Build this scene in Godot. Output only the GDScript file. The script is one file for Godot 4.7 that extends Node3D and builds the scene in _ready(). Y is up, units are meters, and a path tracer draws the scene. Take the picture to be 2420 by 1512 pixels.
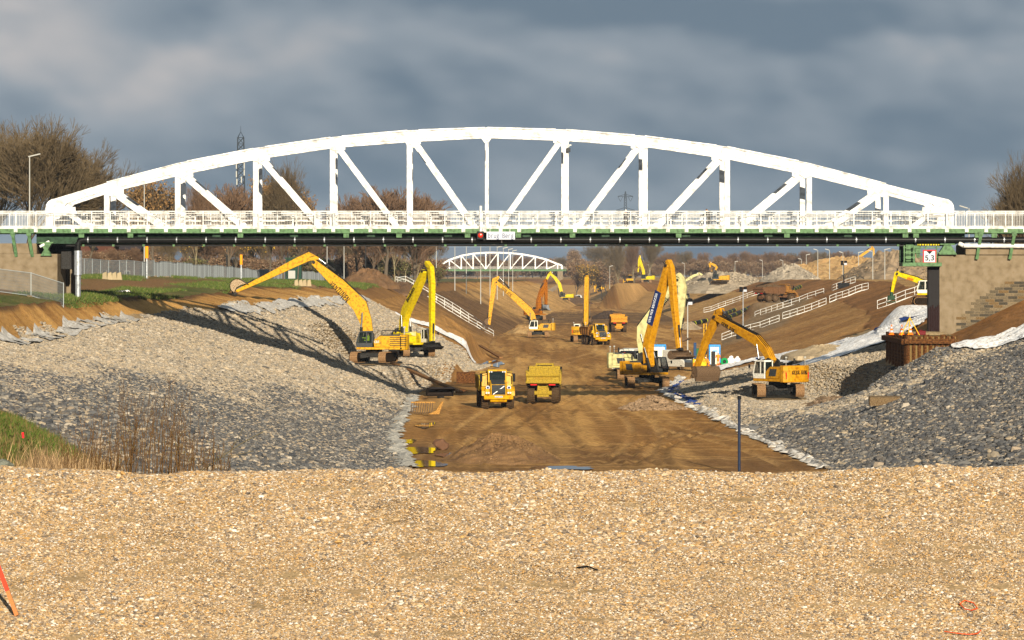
extends Node3D
# A drained canal under works, seen with a long lens: metres, y up, canal floor at y = 0, the eye 12 m above it looking along -z.
const FX := 8980.0    # focal length of the lens for a picture 2420 units wide
const EYE := 12.0
const DB := 334.0     # distance of the bridge's near side
var rng := RandomNumberGenerator.new()
var M := {}           # materials
var T := {}           # textures
var names := {}
var n1 := FastNoiseLite.new()
var n2 := FastNoiseLite.new()
var n3 := FastNoiseLite.new()

func _ready():
	rng.seed = 20241
	for k in 3:
		var nz: FastNoiseLite = [n1, n2, n3][k]
		nz.seed = 11 + k * 7
		nz.frequency = [0.05, 0.25, 0.9][k]
		nz.fractal_octaves = [4, 3, 2][k]
	setup_view()
	make_materials()
	build_terrain()
	build_rocks()
	build_gravel()
	build_heaps()
	build_bridge()
	build_abutments()
	build_far_bridge()
	build_excavators()
	build_trucks()
	build_site()
	build_fences()
	build_lamps()
	build_trees()
	build_foreground()

# ---------------------------------------------------------------- view
func setup_view():
	var cam := Camera3D.new()
	cam.name = "camera"
	add_child(cam)
	cam.position = Vector3(0, EYE, 0)
	# a shifted lens: verticals stay vertical, the horizon lies a little above the middle
	cam.set_frustum(640.0 / 3800.0, Vector2(0, -44.0 / 3800.0), 1.0, 9000.0)
	cam.current = true
	var sun := DirectionalLight3D.new()
	sun.name = "sun"
	sun.light_energy = 1.6
	sun.light_color = Color(1.0, 0.945, 0.85)
	sun.light_angular_distance = 0.5
	sun.shadow_enabled = true
	add_child(sun)
	var el := deg_to_rad(17.0)
	var az := deg_to_rad(9.0)     # the sun stands behind the camera, a little to the right
	sun.look_at_from_position(Vector3.ZERO, Vector3(-sin(az) * cos(el), -sin(el), -cos(az) * cos(el)), Vector3.UP)
	var env := Environment.new()
	env.background_mode = Environment.BG_SKY
	var sky := Sky.new()
	var sm := PanoramaSkyMaterial.new()
	sm.panorama = sky_picture()
	sm.energy_multiplier = 1.0
	sky.sky_material = sm
	env.sky = sky
	env.ambient_light_source = Environment.AMBIENT_SOURCE_SKY
	env.tonemap_mode = Environment.TONE_MAPPER_LINEAR
	env.tonemap_exposure = EXPO
	env.sdfgi_enabled = true
	env.ssao_enabled = true
	env.ssil_enabled = true
	env.fog_enabled = true
	env.fog_density = 0.00004
	env.fog_light_color = Color(0.62, 0.69, 0.76)
	var we := WorldEnvironment.new()
	we.name = "world_environment"
	we.environment = env
	add_child(we)

const EXPO := 1.85
# stratus: grey-blue air with soft lighter and darker cloud, the same kind all round
func sky_picture() -> ImageTexture:
	var w := 2048
	var h := 2048
	var img := Image.create(w, h, false, Image.FORMAT_RGBF)
	var fine := FastNoiseLite.new()
	fine.seed = 17
	fine.frequency = 1.9
	fine.fractal_octaves = 4
	fine.fractal_gain = 0.6
	var dark := Color(0.152, 0.208, 0.268)
	var mid := Color(0.280, 0.328, 0.376)
	var light := Color(0.50, 0.485, 0.485)
	var gnd := Color(0.16, 0.15, 0.13)
	var nz := FastNoiseLite.new()
	nz.seed = 5
	nz.frequency = 0.75
	nz.fractal_octaves = 5
	nz.fractal_gain = 0.52
	# cloud banks: azimuth and elevation in lens units, radii, tilt, lighter (+) or darker (-)
	var banks := [[60, 60, 240, 130, 0.1, 1.3], [-60, 150, 150, 80, 0.1, 0.5], [560, 110, 210, 60, -0.35, 0.34], [700, 130, 330, 60, -0.25, 0.30], [330, 240, 170, 60, -0.45, 0.42], [960, 60, 260, 40, -0.2, 0.22],
		[1640, 22, 600, 46, 0.05, -0.8], [1830, 60, 360, 34, 0.08, -0.55], [1250, 10, 220, 30, 0.1, -0.45], [2350, 120, 260, 60, -0.2, 0.36], [1500, 130, 420, 50, 0.1, 0.18], [1950, 240, 300, 50, -0.1, 0.14], [1100, 250, 330, 40, -0.25, 0.12],
		[420, 30, 190, 40, -0.1, -0.25], [2150, 180, 120, 40, 0.1, -0.2], [1210, 420, 2600, 150, 0.0, -0.22]]
	for j in h:
		var el := PI * (0.5 - (j + 0.5) / h)
		if el < -0.03:
			img.fill_rect(Rect2i(0, j, w, h - j), gnd)
			break
		for i in w:
			var a := wrapf(TAU * (i + 0.5) / w, -PI, PI)
			var q := nz.get_noise_3d(sin(a) * cos(el) * 22.0, sin(el) * 46.0 + sin(a) * 8.0, -cos(a) * cos(el) * 22.0)
			var q2 := fine.get_noise_3d(sin(a) * cos(el) * 26.0, sin(el) * 50.0 + sin(a) * 14.0, -cos(a) * cos(el) * 26.0)
			var t := 0.34 + q * 0.42 + q2 * 0.30
			if el < 0.12 and absf(a) < 0.3:
				var x := 1210.0 + a * FX
				var y := 652.3 - el * FX
				x += q * 90.0 + q2 * 90.0
				y += nz.get_noise_3d(sin(a) * 30.0 + 40.0, el * 90.0, cos(a) * 30.0) * 60.0
				for b in banks:
					var dx: float = x - b[0]
					var dy: float = y - b[1]
					var u: float = (dx * cos(b[4]) + dy * sin(b[4])) / b[2]
					var v: float = (-dx * sin(b[4]) + dy * cos(b[4])) / b[3]
					var r2: float = u * u + v * v
					if r2 < 6.0:
						t += b[5] * (0.55 if b[5] > 0.0 else 0.75) * exp(-r2)
			t = clampf(t, 0.0, 1.15)
			var c: Color = dark.lerp(mid, t / 0.5) if t < 0.5 else mid.lerp(light, (t - 0.5) / 0.5)
			img.set_pixel(i, j, Color(c.r / EXPO, c.g / EXPO, c.b / EXPO))
	return ImageTexture.create_from_image(img)

# a place seen at (x, y) of the 2420-wide photograph, d metres off
func P(x: float, y: float, d: float) -> Vector3:
	return Vector3((x - 1210.0) * d / FX, EYE - (y - 652.3) * d / FX, -d)

# where the line of sight through (x, y) meets the upright plane through base along f
func PP(x: float, y: float, base: Vector3, f: Vector3) -> Vector2:
	var rx := (x - 1210.0) / FX
	# base.x + u f.x = rx * -(base.z + u f.z)
	var u := (-rx * base.z - base.x) / (f.x + rx * f.z)
	var d := -(base.z + u * f.z)
	return Vector2(u, EYE - (y - 652.3) * d / FX - base.y)

# ---------------------------------------------------------------- mesh helpers
class MB:
	var v := PackedVector3Array()
	var n := PackedVector3Array()
	var c := PackedColorArray()
	var col := Color(1, 1, 1)
	var usecol := false
	func tri(a: Vector3, b: Vector3, d: Vector3):
		var nn := (b - a).cross(d - a).normalized()
		v.append(a); v.append(d); v.append(b)
		n.append(nn); n.append(nn); n.append(nn)
		if usecol:
			c.append(col); c.append(col); c.append(col)
	func otri(a: Vector3, b: Vector3, d: Vector3, out: Vector3):
		if (b - a).cross(d - a).dot(out) < 0.0: tri(a, d, b)
		else: tri(a, b, d)
	func quad(a: Vector3, b: Vector3, d: Vector3, e: Vector3):
		tri(a, b, d); tri(a, d, e)
	func oquad(a: Vector3, b: Vector3, d: Vector3, e: Vector3, out: Vector3):
		otri(a, b, d, out); otri(a, d, e, out)
	func box(ctr: Vector3, size: Vector3, bs := Basis.IDENTITY, ch := 0.0):
		var h := size * 0.5
		var k := [bs.x, bs.y, bs.z]
		if ch <= 0.0:
			for a in 3:
				var b := (a + 1) % 3
				var e := (a + 2) % 3
				for s in [-1.0, 1.0]:
					var o: Vector3 = ctr + k[a] * h[a] * s
					var x: Vector3 = k[b] * h[b]
					var y: Vector3 = k[e] * h[e]
					oquad(o - x - y, o + x - y, o + x + y, o - x + y, k[a] * s)
			return
		ch = minf(ch, minf(h.x, minf(h.y, h.z)) * 0.9)
		for a in 3:
			var b := (a + 1) % 3
			var e := (a + 2) % 3
			for s in [-1.0, 1.0]:
				var o: Vector3 = ctr + k[a] * h[a] * s
				var x: Vector3 = k[b] * (h[b] - ch)
				var y: Vector3 = k[e] * (h[e] - ch)
				oquad(o - x - y, o + x - y, o + x + y, o - x + y, k[a] * s)
				for s2 in [-1.0, 1.0]:
					# the edge between face a and face b
					var z: Vector3 = k[e] * (h[e] - ch)
					var p1: Vector3 = ctr + k[a] * h[a] * s + k[b] * (h[b] - ch) * s2
					var p2: Vector3 = ctr + k[a] * (h[a] - ch) * s + k[b] * h[b] * s2
					oquad(p1 - z, p1 + z, p2 + z, p2 - z, k[a] * s + k[b] * s2)
		for sx in [-1.0, 1.0]:
			for sy in [-1.0, 1.0]:
				for sz in [-1.0, 1.0]:
					var q: Vector3 = ctr + k[0] * (h[0] - ch) * sx + k[1] * (h[1] - ch) * sy + k[2] * (h[2] - ch) * sz
					otri(q + k[0] * ch * sx, q + k[1] * ch * sy, q + k[2] * ch * sz, k[0] * sx + k[1] * sy + k[2] * sz)
	func bar(p: Vector3, q: Vector3, w: float, h: float, up := Vector3.UP, ch := 0.0):
		var z := (q - p).normalized()
		if absf(z.dot(up)) > 0.99: up = Vector3(0, 0, 1) if absf(z.z) < 0.9 else Vector3(1, 0, 0)
		var x := up.cross(z).normalized()
		box((p + q) * 0.5, Vector3(w, h, (q - p).length()), Basis(x, z.cross(x), z), ch)
	func tube(p: Vector3, q: Vector3, r0: float, r1: float, seg := 8, cap := true):
		var z := (q - p).normalized()
		var x := z.cross(Vector3.UP if absf(z.y) < 0.9 else Vector3.RIGHT).normalized()
		var y := z.cross(x)
		for i in seg:
			var a0 := TAU * i / seg
			var a1 := TAU * (i + 1) / seg
			var d0 := x * cos(a0) + y * sin(a0)
			var d1 := x * cos(a1) + y * sin(a1)
			var A := p + d0 * r0
			var B := p + d1 * r0
			var C := q + d1 * r1
			var D := q + d0 * r1
			for t in [[A, C, B, d0, d1, d1], [A, D, C, d0, d0, d1]]:
				v.append(t[0]); v.append(t[1]); v.append(t[2])
				n.append(t[3]); n.append(t[4]); n.append(t[5])
				if usecol:
					c.append(col); c.append(col); c.append(col)
			if cap:
				otri(p, A, B, -z)
				otri(q, D, C, z)
	func pipe(pts: Array, r: float, seg := 6):
		for i in pts.size() - 1:
			tube(pts[i], pts[i + 1], r, r, seg, i == 0 or i == pts.size() - 2)
	# an outline in (u, v) drawn out from w0 to w1, edges broken by ch
	func extrude(poly: PackedVector2Array, w0: float, w1: float, xf: Transform3D, ch := 0.0):
		var area := 0.0
		var m := poly.size()
		for i in m:
			area += poly[i].cross(poly[(i + 1) % m])
		if area < 0.0:
			poly = poly.duplicate()
			poly.reverse()
		var inner := poly.duplicate()
		if ch > 0.0:
			for i in m:
				var e0 := (poly[i] - poly[(i + m - 1) % m]).normalized()
				var e1 := (poly[(i + 1) % m] - poly[i]).normalized()
				var b := (Vector2(-e0.y, e0.x) + Vector2(-e1.y, e1.x)).normalized()
				inner[i] = poly[i] + b * ch
		var idx := Geometry2D.triangulate_polygon(inner)
		var zo := xf.basis.z * (1.0 if xf.basis.determinant() > 0 else -1.0)
		for i in range(0, idx.size(), 3):
			var a := inner[idx[i]]
			var b := inner[idx[i + 1]]
			var e := inner[idx[i + 2]]
			otri(xf * Vector3(a.x, a.y, w1), xf * Vector3(b.x, b.y, w1), xf * Vector3(e.x, e.y, w1), xf.basis.z)
			otri(xf * Vector3(a.x, a.y, w0), xf * Vector3(b.x, b.y, w0), xf * Vector3(e.x, e.y, w0), -xf.basis.z)
		for i in m:
			var j := (i + 1) % m
			var a := poly[i]
			var b := poly[j]
			var o := xf.basis * Vector3(b.y - a.y, a.x - b.x, 0)
			oquad(xf * Vector3(a.x, a.y, w0 + ch), xf * Vector3(b.x, b.y, w0 + ch), xf * Vector3(b.x, b.y, w1 - ch), xf * Vector3(a.x, a.y, w1 - ch), o)
			if ch > 0.0:
				var c0 := inner[i]
				var c1 := inner[j]
				oquad(xf * Vector3(a.x, a.y, w1 - ch), xf * Vector3(b.x, b.y, w1 - ch), xf * Vector3(c1.x, c1.y, w1), xf * Vector3(c0.x, c0.y, w1), o.normalized() + xf.basis.z)
				oquad(xf * Vector3(a.x, a.y, w0 + ch), xf * Vector3(b.x, b.y, w0 + ch), xf * Vector3(c1.x, c1.y, w0), xf * Vector3(c0.x, c0.y, w0), o.normalized() - xf.basis.z)
	# an outline (radius, height) turned about the axis y of xf
	func lathe(prof: Array, seg: int, xf: Transform3D):
		for i in seg:
			var a0 := TAU * i / seg
			var a1 := TAU * (i + 1) / seg
			for k in prof.size() - 1:
				var p: Vector2 = prof[k]
				var q: Vector2 = prof[k + 1]
				var A := xf * Vector3(p.x * cos(a0), p.y, p.x * sin(a0))
				var B := xf * Vector3(p.x * cos(a1), p.y, p.x * sin(a1))
				var C := xf * Vector3(q.x * cos(a1), q.y, q.x * sin(a1))
				var D := xf * Vector3(q.x * cos(a0), q.y, q.x * sin(a0))
				var dq := q - p
				var am := (a0 + a1) * 0.5
				var out := xf.basis * Vector3(-dq.y * -cos(am), -dq.x, -dq.y * -sin(am))
				if p.x > 0.0001: otri(A, B, C, out)
				if q.x > 0.0001: otri(A, C, D, out)
	func mesh(m: Material, off := Vector3.ZERO) -> ArrayMesh:
		var arr := []
		arr.resize(Mesh.ARRAY_MAX)
		if off != Vector3.ZERO:
			for i in v.size():
				v[i] -= off
		arr[Mesh.ARRAY_VERTEX] = v
		arr[Mesh.ARRAY_NORMAL] = n
		if usecol: arr[Mesh.ARRAY_COLOR] = c
		var am := ArrayMesh.new()
		am.add_surface_from_arrays(Mesh.PRIMITIVE_TRIANGLES, arr)
		am.surface_set_material(0, m)
		return am

func numbered(called: String) -> String:
	var k: int = names.get(called, 0)
	names[called] = k + 1
	return called if k == 0 else "%s_%03d" % [called, k]

func root_of(p: Node) -> Vector3:
	var o := Vector3.ZERO
	while p != self and p is Node3D:
		o += p.position
		p = p.get_parent()
	return o

# one named mesh; its shape is given in world places
func obj(called: String, b: MB, m: Material, parent: Node = self) -> MeshInstance3D:
	var o := MeshInstance3D.new()
	o.name = numbered(called) if parent == self else called
	o.mesh = b.mesh(m, root_of(parent))
	parent.add_child(o, true)
	return o

func tag(o: Node, label: String, category := "", group := "", kind := ""):
	o.set_meta("label", label)
	if category: o.set_meta("category", category)
	if group: o.set_meta("group", group)
	if kind: o.set_meta("kind", kind)

func thing(called: String, label: String, category: String, at := Vector3.ZERO, group := "") -> Node3D:
	var o := Node3D.new()
	o.name = numbered(called)
	add_child(o)
	o.position = at
	tag(o, label, category, group)
	return o

func copy(o: Node3D, at: Vector3, turn := 0.0, size := Vector3.ONE, label := "", group := "") -> Node3D:
	var base_name := String(o.name)
	if base_name.length() > 4 and base_name[base_name.length() - 4] == "_" and base_name.right(3).is_valid_int(): base_name = base_name.left(-4)
	var r: Node3D = o.duplicate()
	r.name = numbered(base_name)
	add_child(r)
	r.position = at
	r.rotation.y = turn
	r.scale = size
	if label: r.set_meta("label", label)
	if group: r.set_meta("group", group)
	return r

func text_on(parent: Node, words: String, at: Vector3, along: Vector3, up: Vector3, height: float, m: Material, width := 0.0, font := "Droid Sans", bold := 700, called := "lettering"):
	var tm := TextMesh.new()
	var f := SystemFont.new()
	f.font_names = PackedStringArray([font])
	f.font_weight = bold
	tm.font = f
	tm.text = words
	tm.font_size = 64
	tm.pixel_size = 0.01
	tm.depth = 0.02
	tm.curve_step = 4.0
	tm.material = m
	var o := MeshInstance3D.new()
	o.name = called
	o.mesh = tm
	parent.add_child(o, true)
	var s := height / 0.47
	var bx := tm.get_aabb()
	var sx := s if width <= 0.0 else width / maxf(bx.size.x, 0.01)
	var x := along.normalized()
	var z := x.cross(up).normalized()
	o.transform = Transform3D(Basis(x * sx, z.cross(x) * s, z), at - root_of(parent))
	return o

# ---------------------------------------------------------------- materials
func noise_tex(seed_: int, freq: float, oct: int, stops: Array, size := 512, type := FastNoiseLite.TYPE_SIMPLEX_SMOOTH) -> NoiseTexture2D:
	var t := NoiseTexture2D.new()
	var nz := FastNoiseLite.new()
	nz.seed = seed_
	nz.noise_type = type
	nz.frequency = freq
	nz.fractal_octaves = oct
	t.noise = nz
	t.width = size
	t.height = size
	t.seamless = true
	var g := Gradient.new()
	var offs := PackedFloat32Array()
	var cols := PackedColorArray()
	for s in stops:
		offs.append(s[0])
		cols.append(s[1] if s[1] is Color else Color(s[1], s[1], s[1]))
	g.offsets = offs
	g.colors = cols
	t.color_ramp = g
	return t

func mat(c: Color, rough := 0.6, tex := "", size := 3.0, metal := 0.0, bump := "", depth := 0.6) -> StandardMaterial3D:
	var m := StandardMaterial3D.new()
	m.albedo_color = c
	m.roughness = rough
	m.metallic = metal
	m.metallic_specular = 0.12 if rough > 0.8 else (0.22 if rough > 0.3 else 0.5)
	if tex:
		m.albedo_texture = T[tex]
		m.uv1_triplanar = true
		m.uv1_world_triplanar = true
		m.uv1_scale = Vector3.ONE / size
	if bump:
		m.normal_enabled = true
		m.normal_texture = T[bump]
		m.normal_scale = depth
	return m

func vmat(tex := "", size := 3.0, rough := 0.9) -> StandardMaterial3D:
	var m := mat(Color(1, 1, 1), rough, tex, size)
	m.vertex_color_use_as_albedo = true
	return m

func make_materials():
	T.grime = noise_tex(3, 0.012, 5, [[0.0, 0.66], [0.35, 0.86], [0.6, 1.0], [1.0, 1.0]])
	T.dirt = noise_tex(4, 0.02, 5, [[0.0, Color(0.42, 0.34, 0.26)], [0.38, Color(0.72, 0.66, 0.58)], [0.62, Color(1, 1, 1)], [1.0, Color(1, 1, 1)]])
	T.mottle = noise_tex(5, 0.03, 6, [[0.0, 0.58], [0.5, 0.93], [1.0, 1.0]])
	T.mud = noise_tex(14, 0.016, 5, [[0.0, Color(0.66, 0.57, 0.48)], [0.30, Color(0.86, 0.82, 0.77)], [0.52, Color(0.98, 0.98, 0.97)], [1.0, Color(1, 1, 1)]])
	T.cloth = noise_tex(15, 0.01, 5, [[0.0, Color(0.58, 0.52, 0.45)], [0.36, Color(0.86, 0.84, 0.81)], [0.55, Color(1, 1, 1)], [1.0, Color(1, 1, 1)]])
	T.stone = noise_tex(6, 0.04, 5, [[0.0, 0.55], [0.45, 0.85], [1.0, 1.0]])
	T.concrete = noise_tex(7, 0.014, 6, [[0.0, Color(0.54, 0.48, 0.39)], [0.3, Color(0.62, 0.56, 0.46)], [0.6, Color(0.66, 0.60, 0.50)], [0.8, Color(0.68, 0.62, 0.53)], [1.0, Color(0.63, 0.56, 0.44)]])
	T.masonry = noise_tex(8, 0.02, 6, [[0.0, Color(0.30, 0.28, 0.25)], [0.36, Color(0.44, 0.40, 0.34)], [0.52, Color(0.60, 0.54, 0.44)], [0.75, Color(0.66, 0.59, 0.47)], [1.0, Color(0.60, 0.48, 0.32)]])
	T.rust = noise_tex(9, 0.02, 5, [[0.0, Color(0.17, 0.12, 0.09)], [0.4, Color(0.37, 0.26, 0.18)], [0.7, Color(0.52, 0.38, 0.25)], [1.0, Color(0.60, 0.47, 0.32)]])
	T.soilbump = noise_tex(12, 0.03, 5, [[0.0, 0.0], [1.0, 1.0]])
	T.soilbump.as_normal_map = true
	T.soilbump.color_ramp = null
	T.soilbump.bump_strength = 6.0
	M.white = mat(Color(0.86, 0.86, 0.855), 0.45, "grime", 6.0)
	M.rail = mat(Color(0.80, 0.80, 0.785), 0.5, "grime", 5.0)
	M.green = mat(Color(0.32, 0.44, 0.30), 0.5, "grime", 3.0)
	M.dgreen = mat(Color(0.16, 0.25, 0.18), 0.6, "grime", 3.0)
	M.black = mat(Color(0.10, 0.10, 0.10), 0.4, "grime", 3.0)
	M.steel_dark = mat(Color(0.17, 0.17, 0.17), 0.55, "dirt", 1.5)
	M.galv = mat(Color(0.62, 0.64, 0.66), 0.4, "grime", 2.0, 0.5)
	M.chrome = mat(Color(0.55, 0.55, 0.55), 0.3, "", 1.0, 0.9)
	M.lamp = mat(Color(0.60, 0.60, 0.58), 0.5)
	M.concrete = mat(Color(0.70, 0.69, 0.68), 0.9, "concrete", 7.0)
	M.masonry = mat(Color(0.66, 0.65, 0.63), 0.95, "masonry", 3.2)
	M.rust = mat(Color(0.74, 0.68, 0.60), 0.85, "rust", 2.0)
	M.red = mat(Color(0.72, 0.10, 0.09), 0.45)
	M.signwhite = mat(Color(0.68, 0.70, 0.74), 0.5)
	M.signblue = mat(Color(0.10, 0.16, 0.34), 0.5)
	M.ink = mat(Color(0.07, 0.07, 0.08), 0.6)
	M.glass = mat(Color(0.035, 0.06, 0.06), 0.05)
	M.rubber = mat(Color(0.30, 0.245, 0.185), 0.95, "dirt", 0.8)
	M.tracks = mat(Color(0.56, 0.45, 0.33), 0.85, "dirt", 0.9)
	M.trackdark = mat(Color(0.16, 0.13, 0.10), 0.9, "dirt", 1.0)
	M.bucket = mat(Color(0.40, 0.33, 0.26), 0.7, "dirt", 1.0)
	M.hose = mat(Color(0.08, 0.08, 0.08), 0.6)
	M.geo2 = mat(Color(0.74, 0.73, 0.71), 0.9, "cloth", 2.0)
	M.geo = mat(Color(0.95, 0.95, 0.95), 0.9, "cloth", 3.0)
	M.geoblue = mat(Color(0.16, 0.24, 0.45), 0.8)
	M.cab_white = mat(Color(0.86, 0.85, 0.80), 0.4, "grime", 1.0)
	M.cab_grey = mat(Color(0.22, 0.23, 0.24), 0.5, "grime", 1.0)
	M.hivis = mat(Color(0.95, 0.42, 0.10), 0.8)
	M.lime = mat(Color(0.80, 0.95, 0.15), 0.7)
	M.leaf = vmat("", 1.0, 0.8)
	M.leaf.backlight_enabled = true
	M.leaf.backlight = Color(0.2, 0.16, 0.08)
	M.bark = mat(Color(0.40, 0.36, 0.31), 0.9, "stone", 1.5)
	M.barkpale = mat(Color(0.60, 0.56, 0.44), 0.9, "stone", 2.5)
	M.twig = mat(Color(0.37, 0.32, 0.245), 0.9)
	M.bandy = mat(Color(0.70, 0.72, 0.12), 0.6)
	M.twigred = mat(Color(0.42, 0.335, 0.265), 0.9)

# ---------------------------------------------------------------- terrain
# cross-sections of the cut: distance, then (x, y) of fence line, brink, foot of the earth face, middle and toe of the left slope; toe, middle, head, brink and plain on the right
const SECT := [
	[140.0, -62, 11, -48, 9.8, -42, 7.4, -25, 3.9, -6.5, 0, 22, 0, 32, 3.0, 42, 6.6, 50, 9.6, 82, 11],
	[235.0, -58, 11, -44, 9.8, -40, 7.4, -24, 3.9, -7.3, 0, 20.3, 0, 30, 2.7, 41, 6.8, 49, 10, 82, 11.2],
	[290.0, -50, 10.8, -39.8, 9.6, -37.6, 7.2, -23, 3.7, -9.8, 0, 18.9, 0, 28, 2.9, 40, 7.0, 47, 10.4, 80, 11.5],
	[345.0, -50, 11.3, -37.4, 10.1, -35.3, 8.4, -22, 4.3, -10.3, 0, 17.4, 0, 26.5, 2.3, 36.6, 5.9, 46, 10.4, 80, 11.6],
	[390.0, -51, 11.7, -33.6, 9.9, -29.2, 8.7, -19.5, 4.4, -10.5, 0, 16.6, 0, 29.5, 2.6, 38.0, 5.6, 46.5, 9.3, 80, 11.8],
	[450.0, -48, 11.9, -31.4, 10.7, -24.3, 9.1, -15.0, 4.1, -7.5, 0, 21.0, 0, 32.0, 2.5, 42, 5.8, 52, 9.3, 84, 12.3],
	[510.0, -45.5, 11.8, -26.4, 10.5, -20.2, 9.0, -11.0, 4.1, -3.8, 0, 27.5, 0, 38, 3.4, 48, 6.8, 57, 9.9, 88, 12.8],
	[560.0, -45.5, 11.6, -22.8, 10.3, -18.8, 8.5, -11.0, 4.0, -4.0, 0, 31.0, 0, 42, 3.6, 52, 7.1, 60, 10.2, 92, 13],
	[706.0, -43.5, 11.0, -22.6, 10.7, -18.6, 8.6, -11.0, 4.0, -3.9, 0, 38.5, 0, 49, 3.5, 60, 7.4, 70, 11, 104, 12.4],
	[912.0, -38.5, 10.3, -19, 10.4, -15, 8.4, -7.0, 4.0, 1.0, 0, 43, 0, 54, 3.6, 65, 7.4, 76, 11, 130, 11.8],
	[1250.0, -14, 10.6, -9, 10.3, -5, 8.4, 4.0, 4.0, 13, 0, 48, 0, 58, 3.6, 68, 7.4, 80, 10.8, 150, 11.4],
	[1430.0, -6, 10.5, 1, 10.2, 5, 8.4, 14, 4.0, 22, 0, 38, 0, 41, 3.0, 44, 6.0, 50, 8.2, 150, 11],
	[1560.0, -2, 10.5, 6, 10.2, 11, 8.4, 20, 4.0, 27, 0, 46, 0, 55, 3.6, 62, 7.0, 70, 9.6, 160, 11],
	[1900.0, -20, 10.5, -12, 10.2, -7, 8.4, 2, 4.0, 9, 0, 42, 0, 50, 3.6, 58, 7.4, 66, 10, 170, 11],
	[2137.0, -55, 10.5, -47, 10.2, -42, 8.4, -33, 4.0, -26, 0, 8, 0, 15, 3.6, 22, 7.4, 28, 10, 170, 11],
	[2600.0, -100, 10.5, -92, 10.4, -87, 10.3, -80, 10.2, -70, 10, -40, 10, -30, 10.2, -22, 10.3, -14, 10.5, 170, 11],
	[8600.0, -100, 10.5, -92, 10.4, -87, 10.3, -80, 10.2, -70, 10.2, -40, 10.2, -30, 10.2, -22, 10.3, -14, 10.5, 170, 11]]
const SUBS := [14, 18, 22, 46, 46, 110, 50, 50, 26, 14]
# level pads under machines and heaped ground: x, distance, radius across, radius along, level or height, kind (0 level, 1 heap)
var pads := []

func profile(d: float) -> PackedVector2Array:
	var k := 0
	while k < SECT.size() - 2 and SECT[k + 1][0] < d:
		k += 1
	var a: Array = SECT[k]
	var b: Array = SECT[k + 1]
	var t := clampf((d - a[0]) / (b[0] - a[0]), 0.0, 1.0)
	t = lerpf(t, t * t * (3.0 - 2.0 * t), 0.6)
	var out := PackedVector2Array()
	var wide := 60.0 + d * 0.19
	var l := Vector2(lerpf(a[1], b[1], t), lerpf(a[2], b[2], t))
	out.append(Vector2(minf(l.x - 30.0, -wide), l.y))
	for i in 10:
		out.append(Vector2(lerpf(a[1 + i * 2], b[1 + i * 2], t), lerpf(a[2 + i * 2], b[2 + i * 2], t)))
	# the last point is the right-hand end of the sheet; the plain lies just before it
	out[10] = Vector2(maxf(out[10].x, wide), out[10].y)
	return out

func ground(x: float, d: float) -> float:
	return ground_on(profile(d), x, d)

func ground_on(pr: PackedVector2Array, x: float, d: float) -> float:
	var k := 0
	while k < 9 and pr[k + 1].x < x:
		k += 1
	var p := pr[k]
	var q := pr[k + 1]
	var y := lerpf(p.y, q.y, clampf((x - p.x) / maxf(q.x - p.x, 0.01), 0.0, 1.0))
	return shaped(x, d, y, k)

func shaped(x: float, d: float, y: float, seg: int) -> float:
	# unevenness: soft on the floor, gullies in the earth faces, lumps on the slopes
	if seg == 5:
		var e := smoothstep(0.0, 3.0, minf(absf(x + 8.0), 40.0))
		y += n1.get_noise_2d(x * 1.2, d * 0.35) * 0.16 * e + n2.get_noise_2d(x * 1.5, d * 0.2) * 0.045
		var tr := sin(x * 2.1 + sin(d * 0.02) * 2.0 + n1.get_noise_2d(d * 0.4, 3.0) * 3.0)
		y += tr * 0.03
		for k in 9:
			var c := -5.0 + k * 2.7 + sin(d * (0.011 + 0.002 * k) + k * 2.1) * (3.0 + 0.4 * k) + (d - 300.0) * 0.012 * k * 0.3
			var off := absf(absf(x - c) - 1.05)
			if off < 0.6: y -= 0.07 * smoothstep(0.35, 0.15, off) - 0.05 * smoothstep(0.2, 0.1, absf(off - 0.42))
	elif seg == 2 or seg == 8:
		y += n2.get_noise_2d(x * 0.5, d * 1.6) * 0.22 + n1.get_noise_2d(x, d) * 0.4
	elif seg == 1 or seg == 0 or seg == 9:
		y += n1.get_noise_2d(x * 1.3, d * 0.9) * 0.35
	else:
		y += n1.get_noise_2d(x * 1.4, d * 0.8) * 0.45 + n2.get_noise_2d(x, d * 0.6) * 0.12
	for p in pads:
		var ux: float = (x - p[0]) / p[2]
		var ud: float = (d - p[1]) / p[3]
		var r := ux * ux + ud * ud
		if r < 2.6:
			if p[5] == 0: y = lerpf(p[4], y, smoothstep(0.75, 2.6, r))
			else: y += p[4] * maxf(0.0, 1.0 - sqrt(r)) * (1.0 + 0.25 * n1.get_noise_2d(x * 3.0, d * 2.0)) if r < 1.0 else 0.0
	return y

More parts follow.
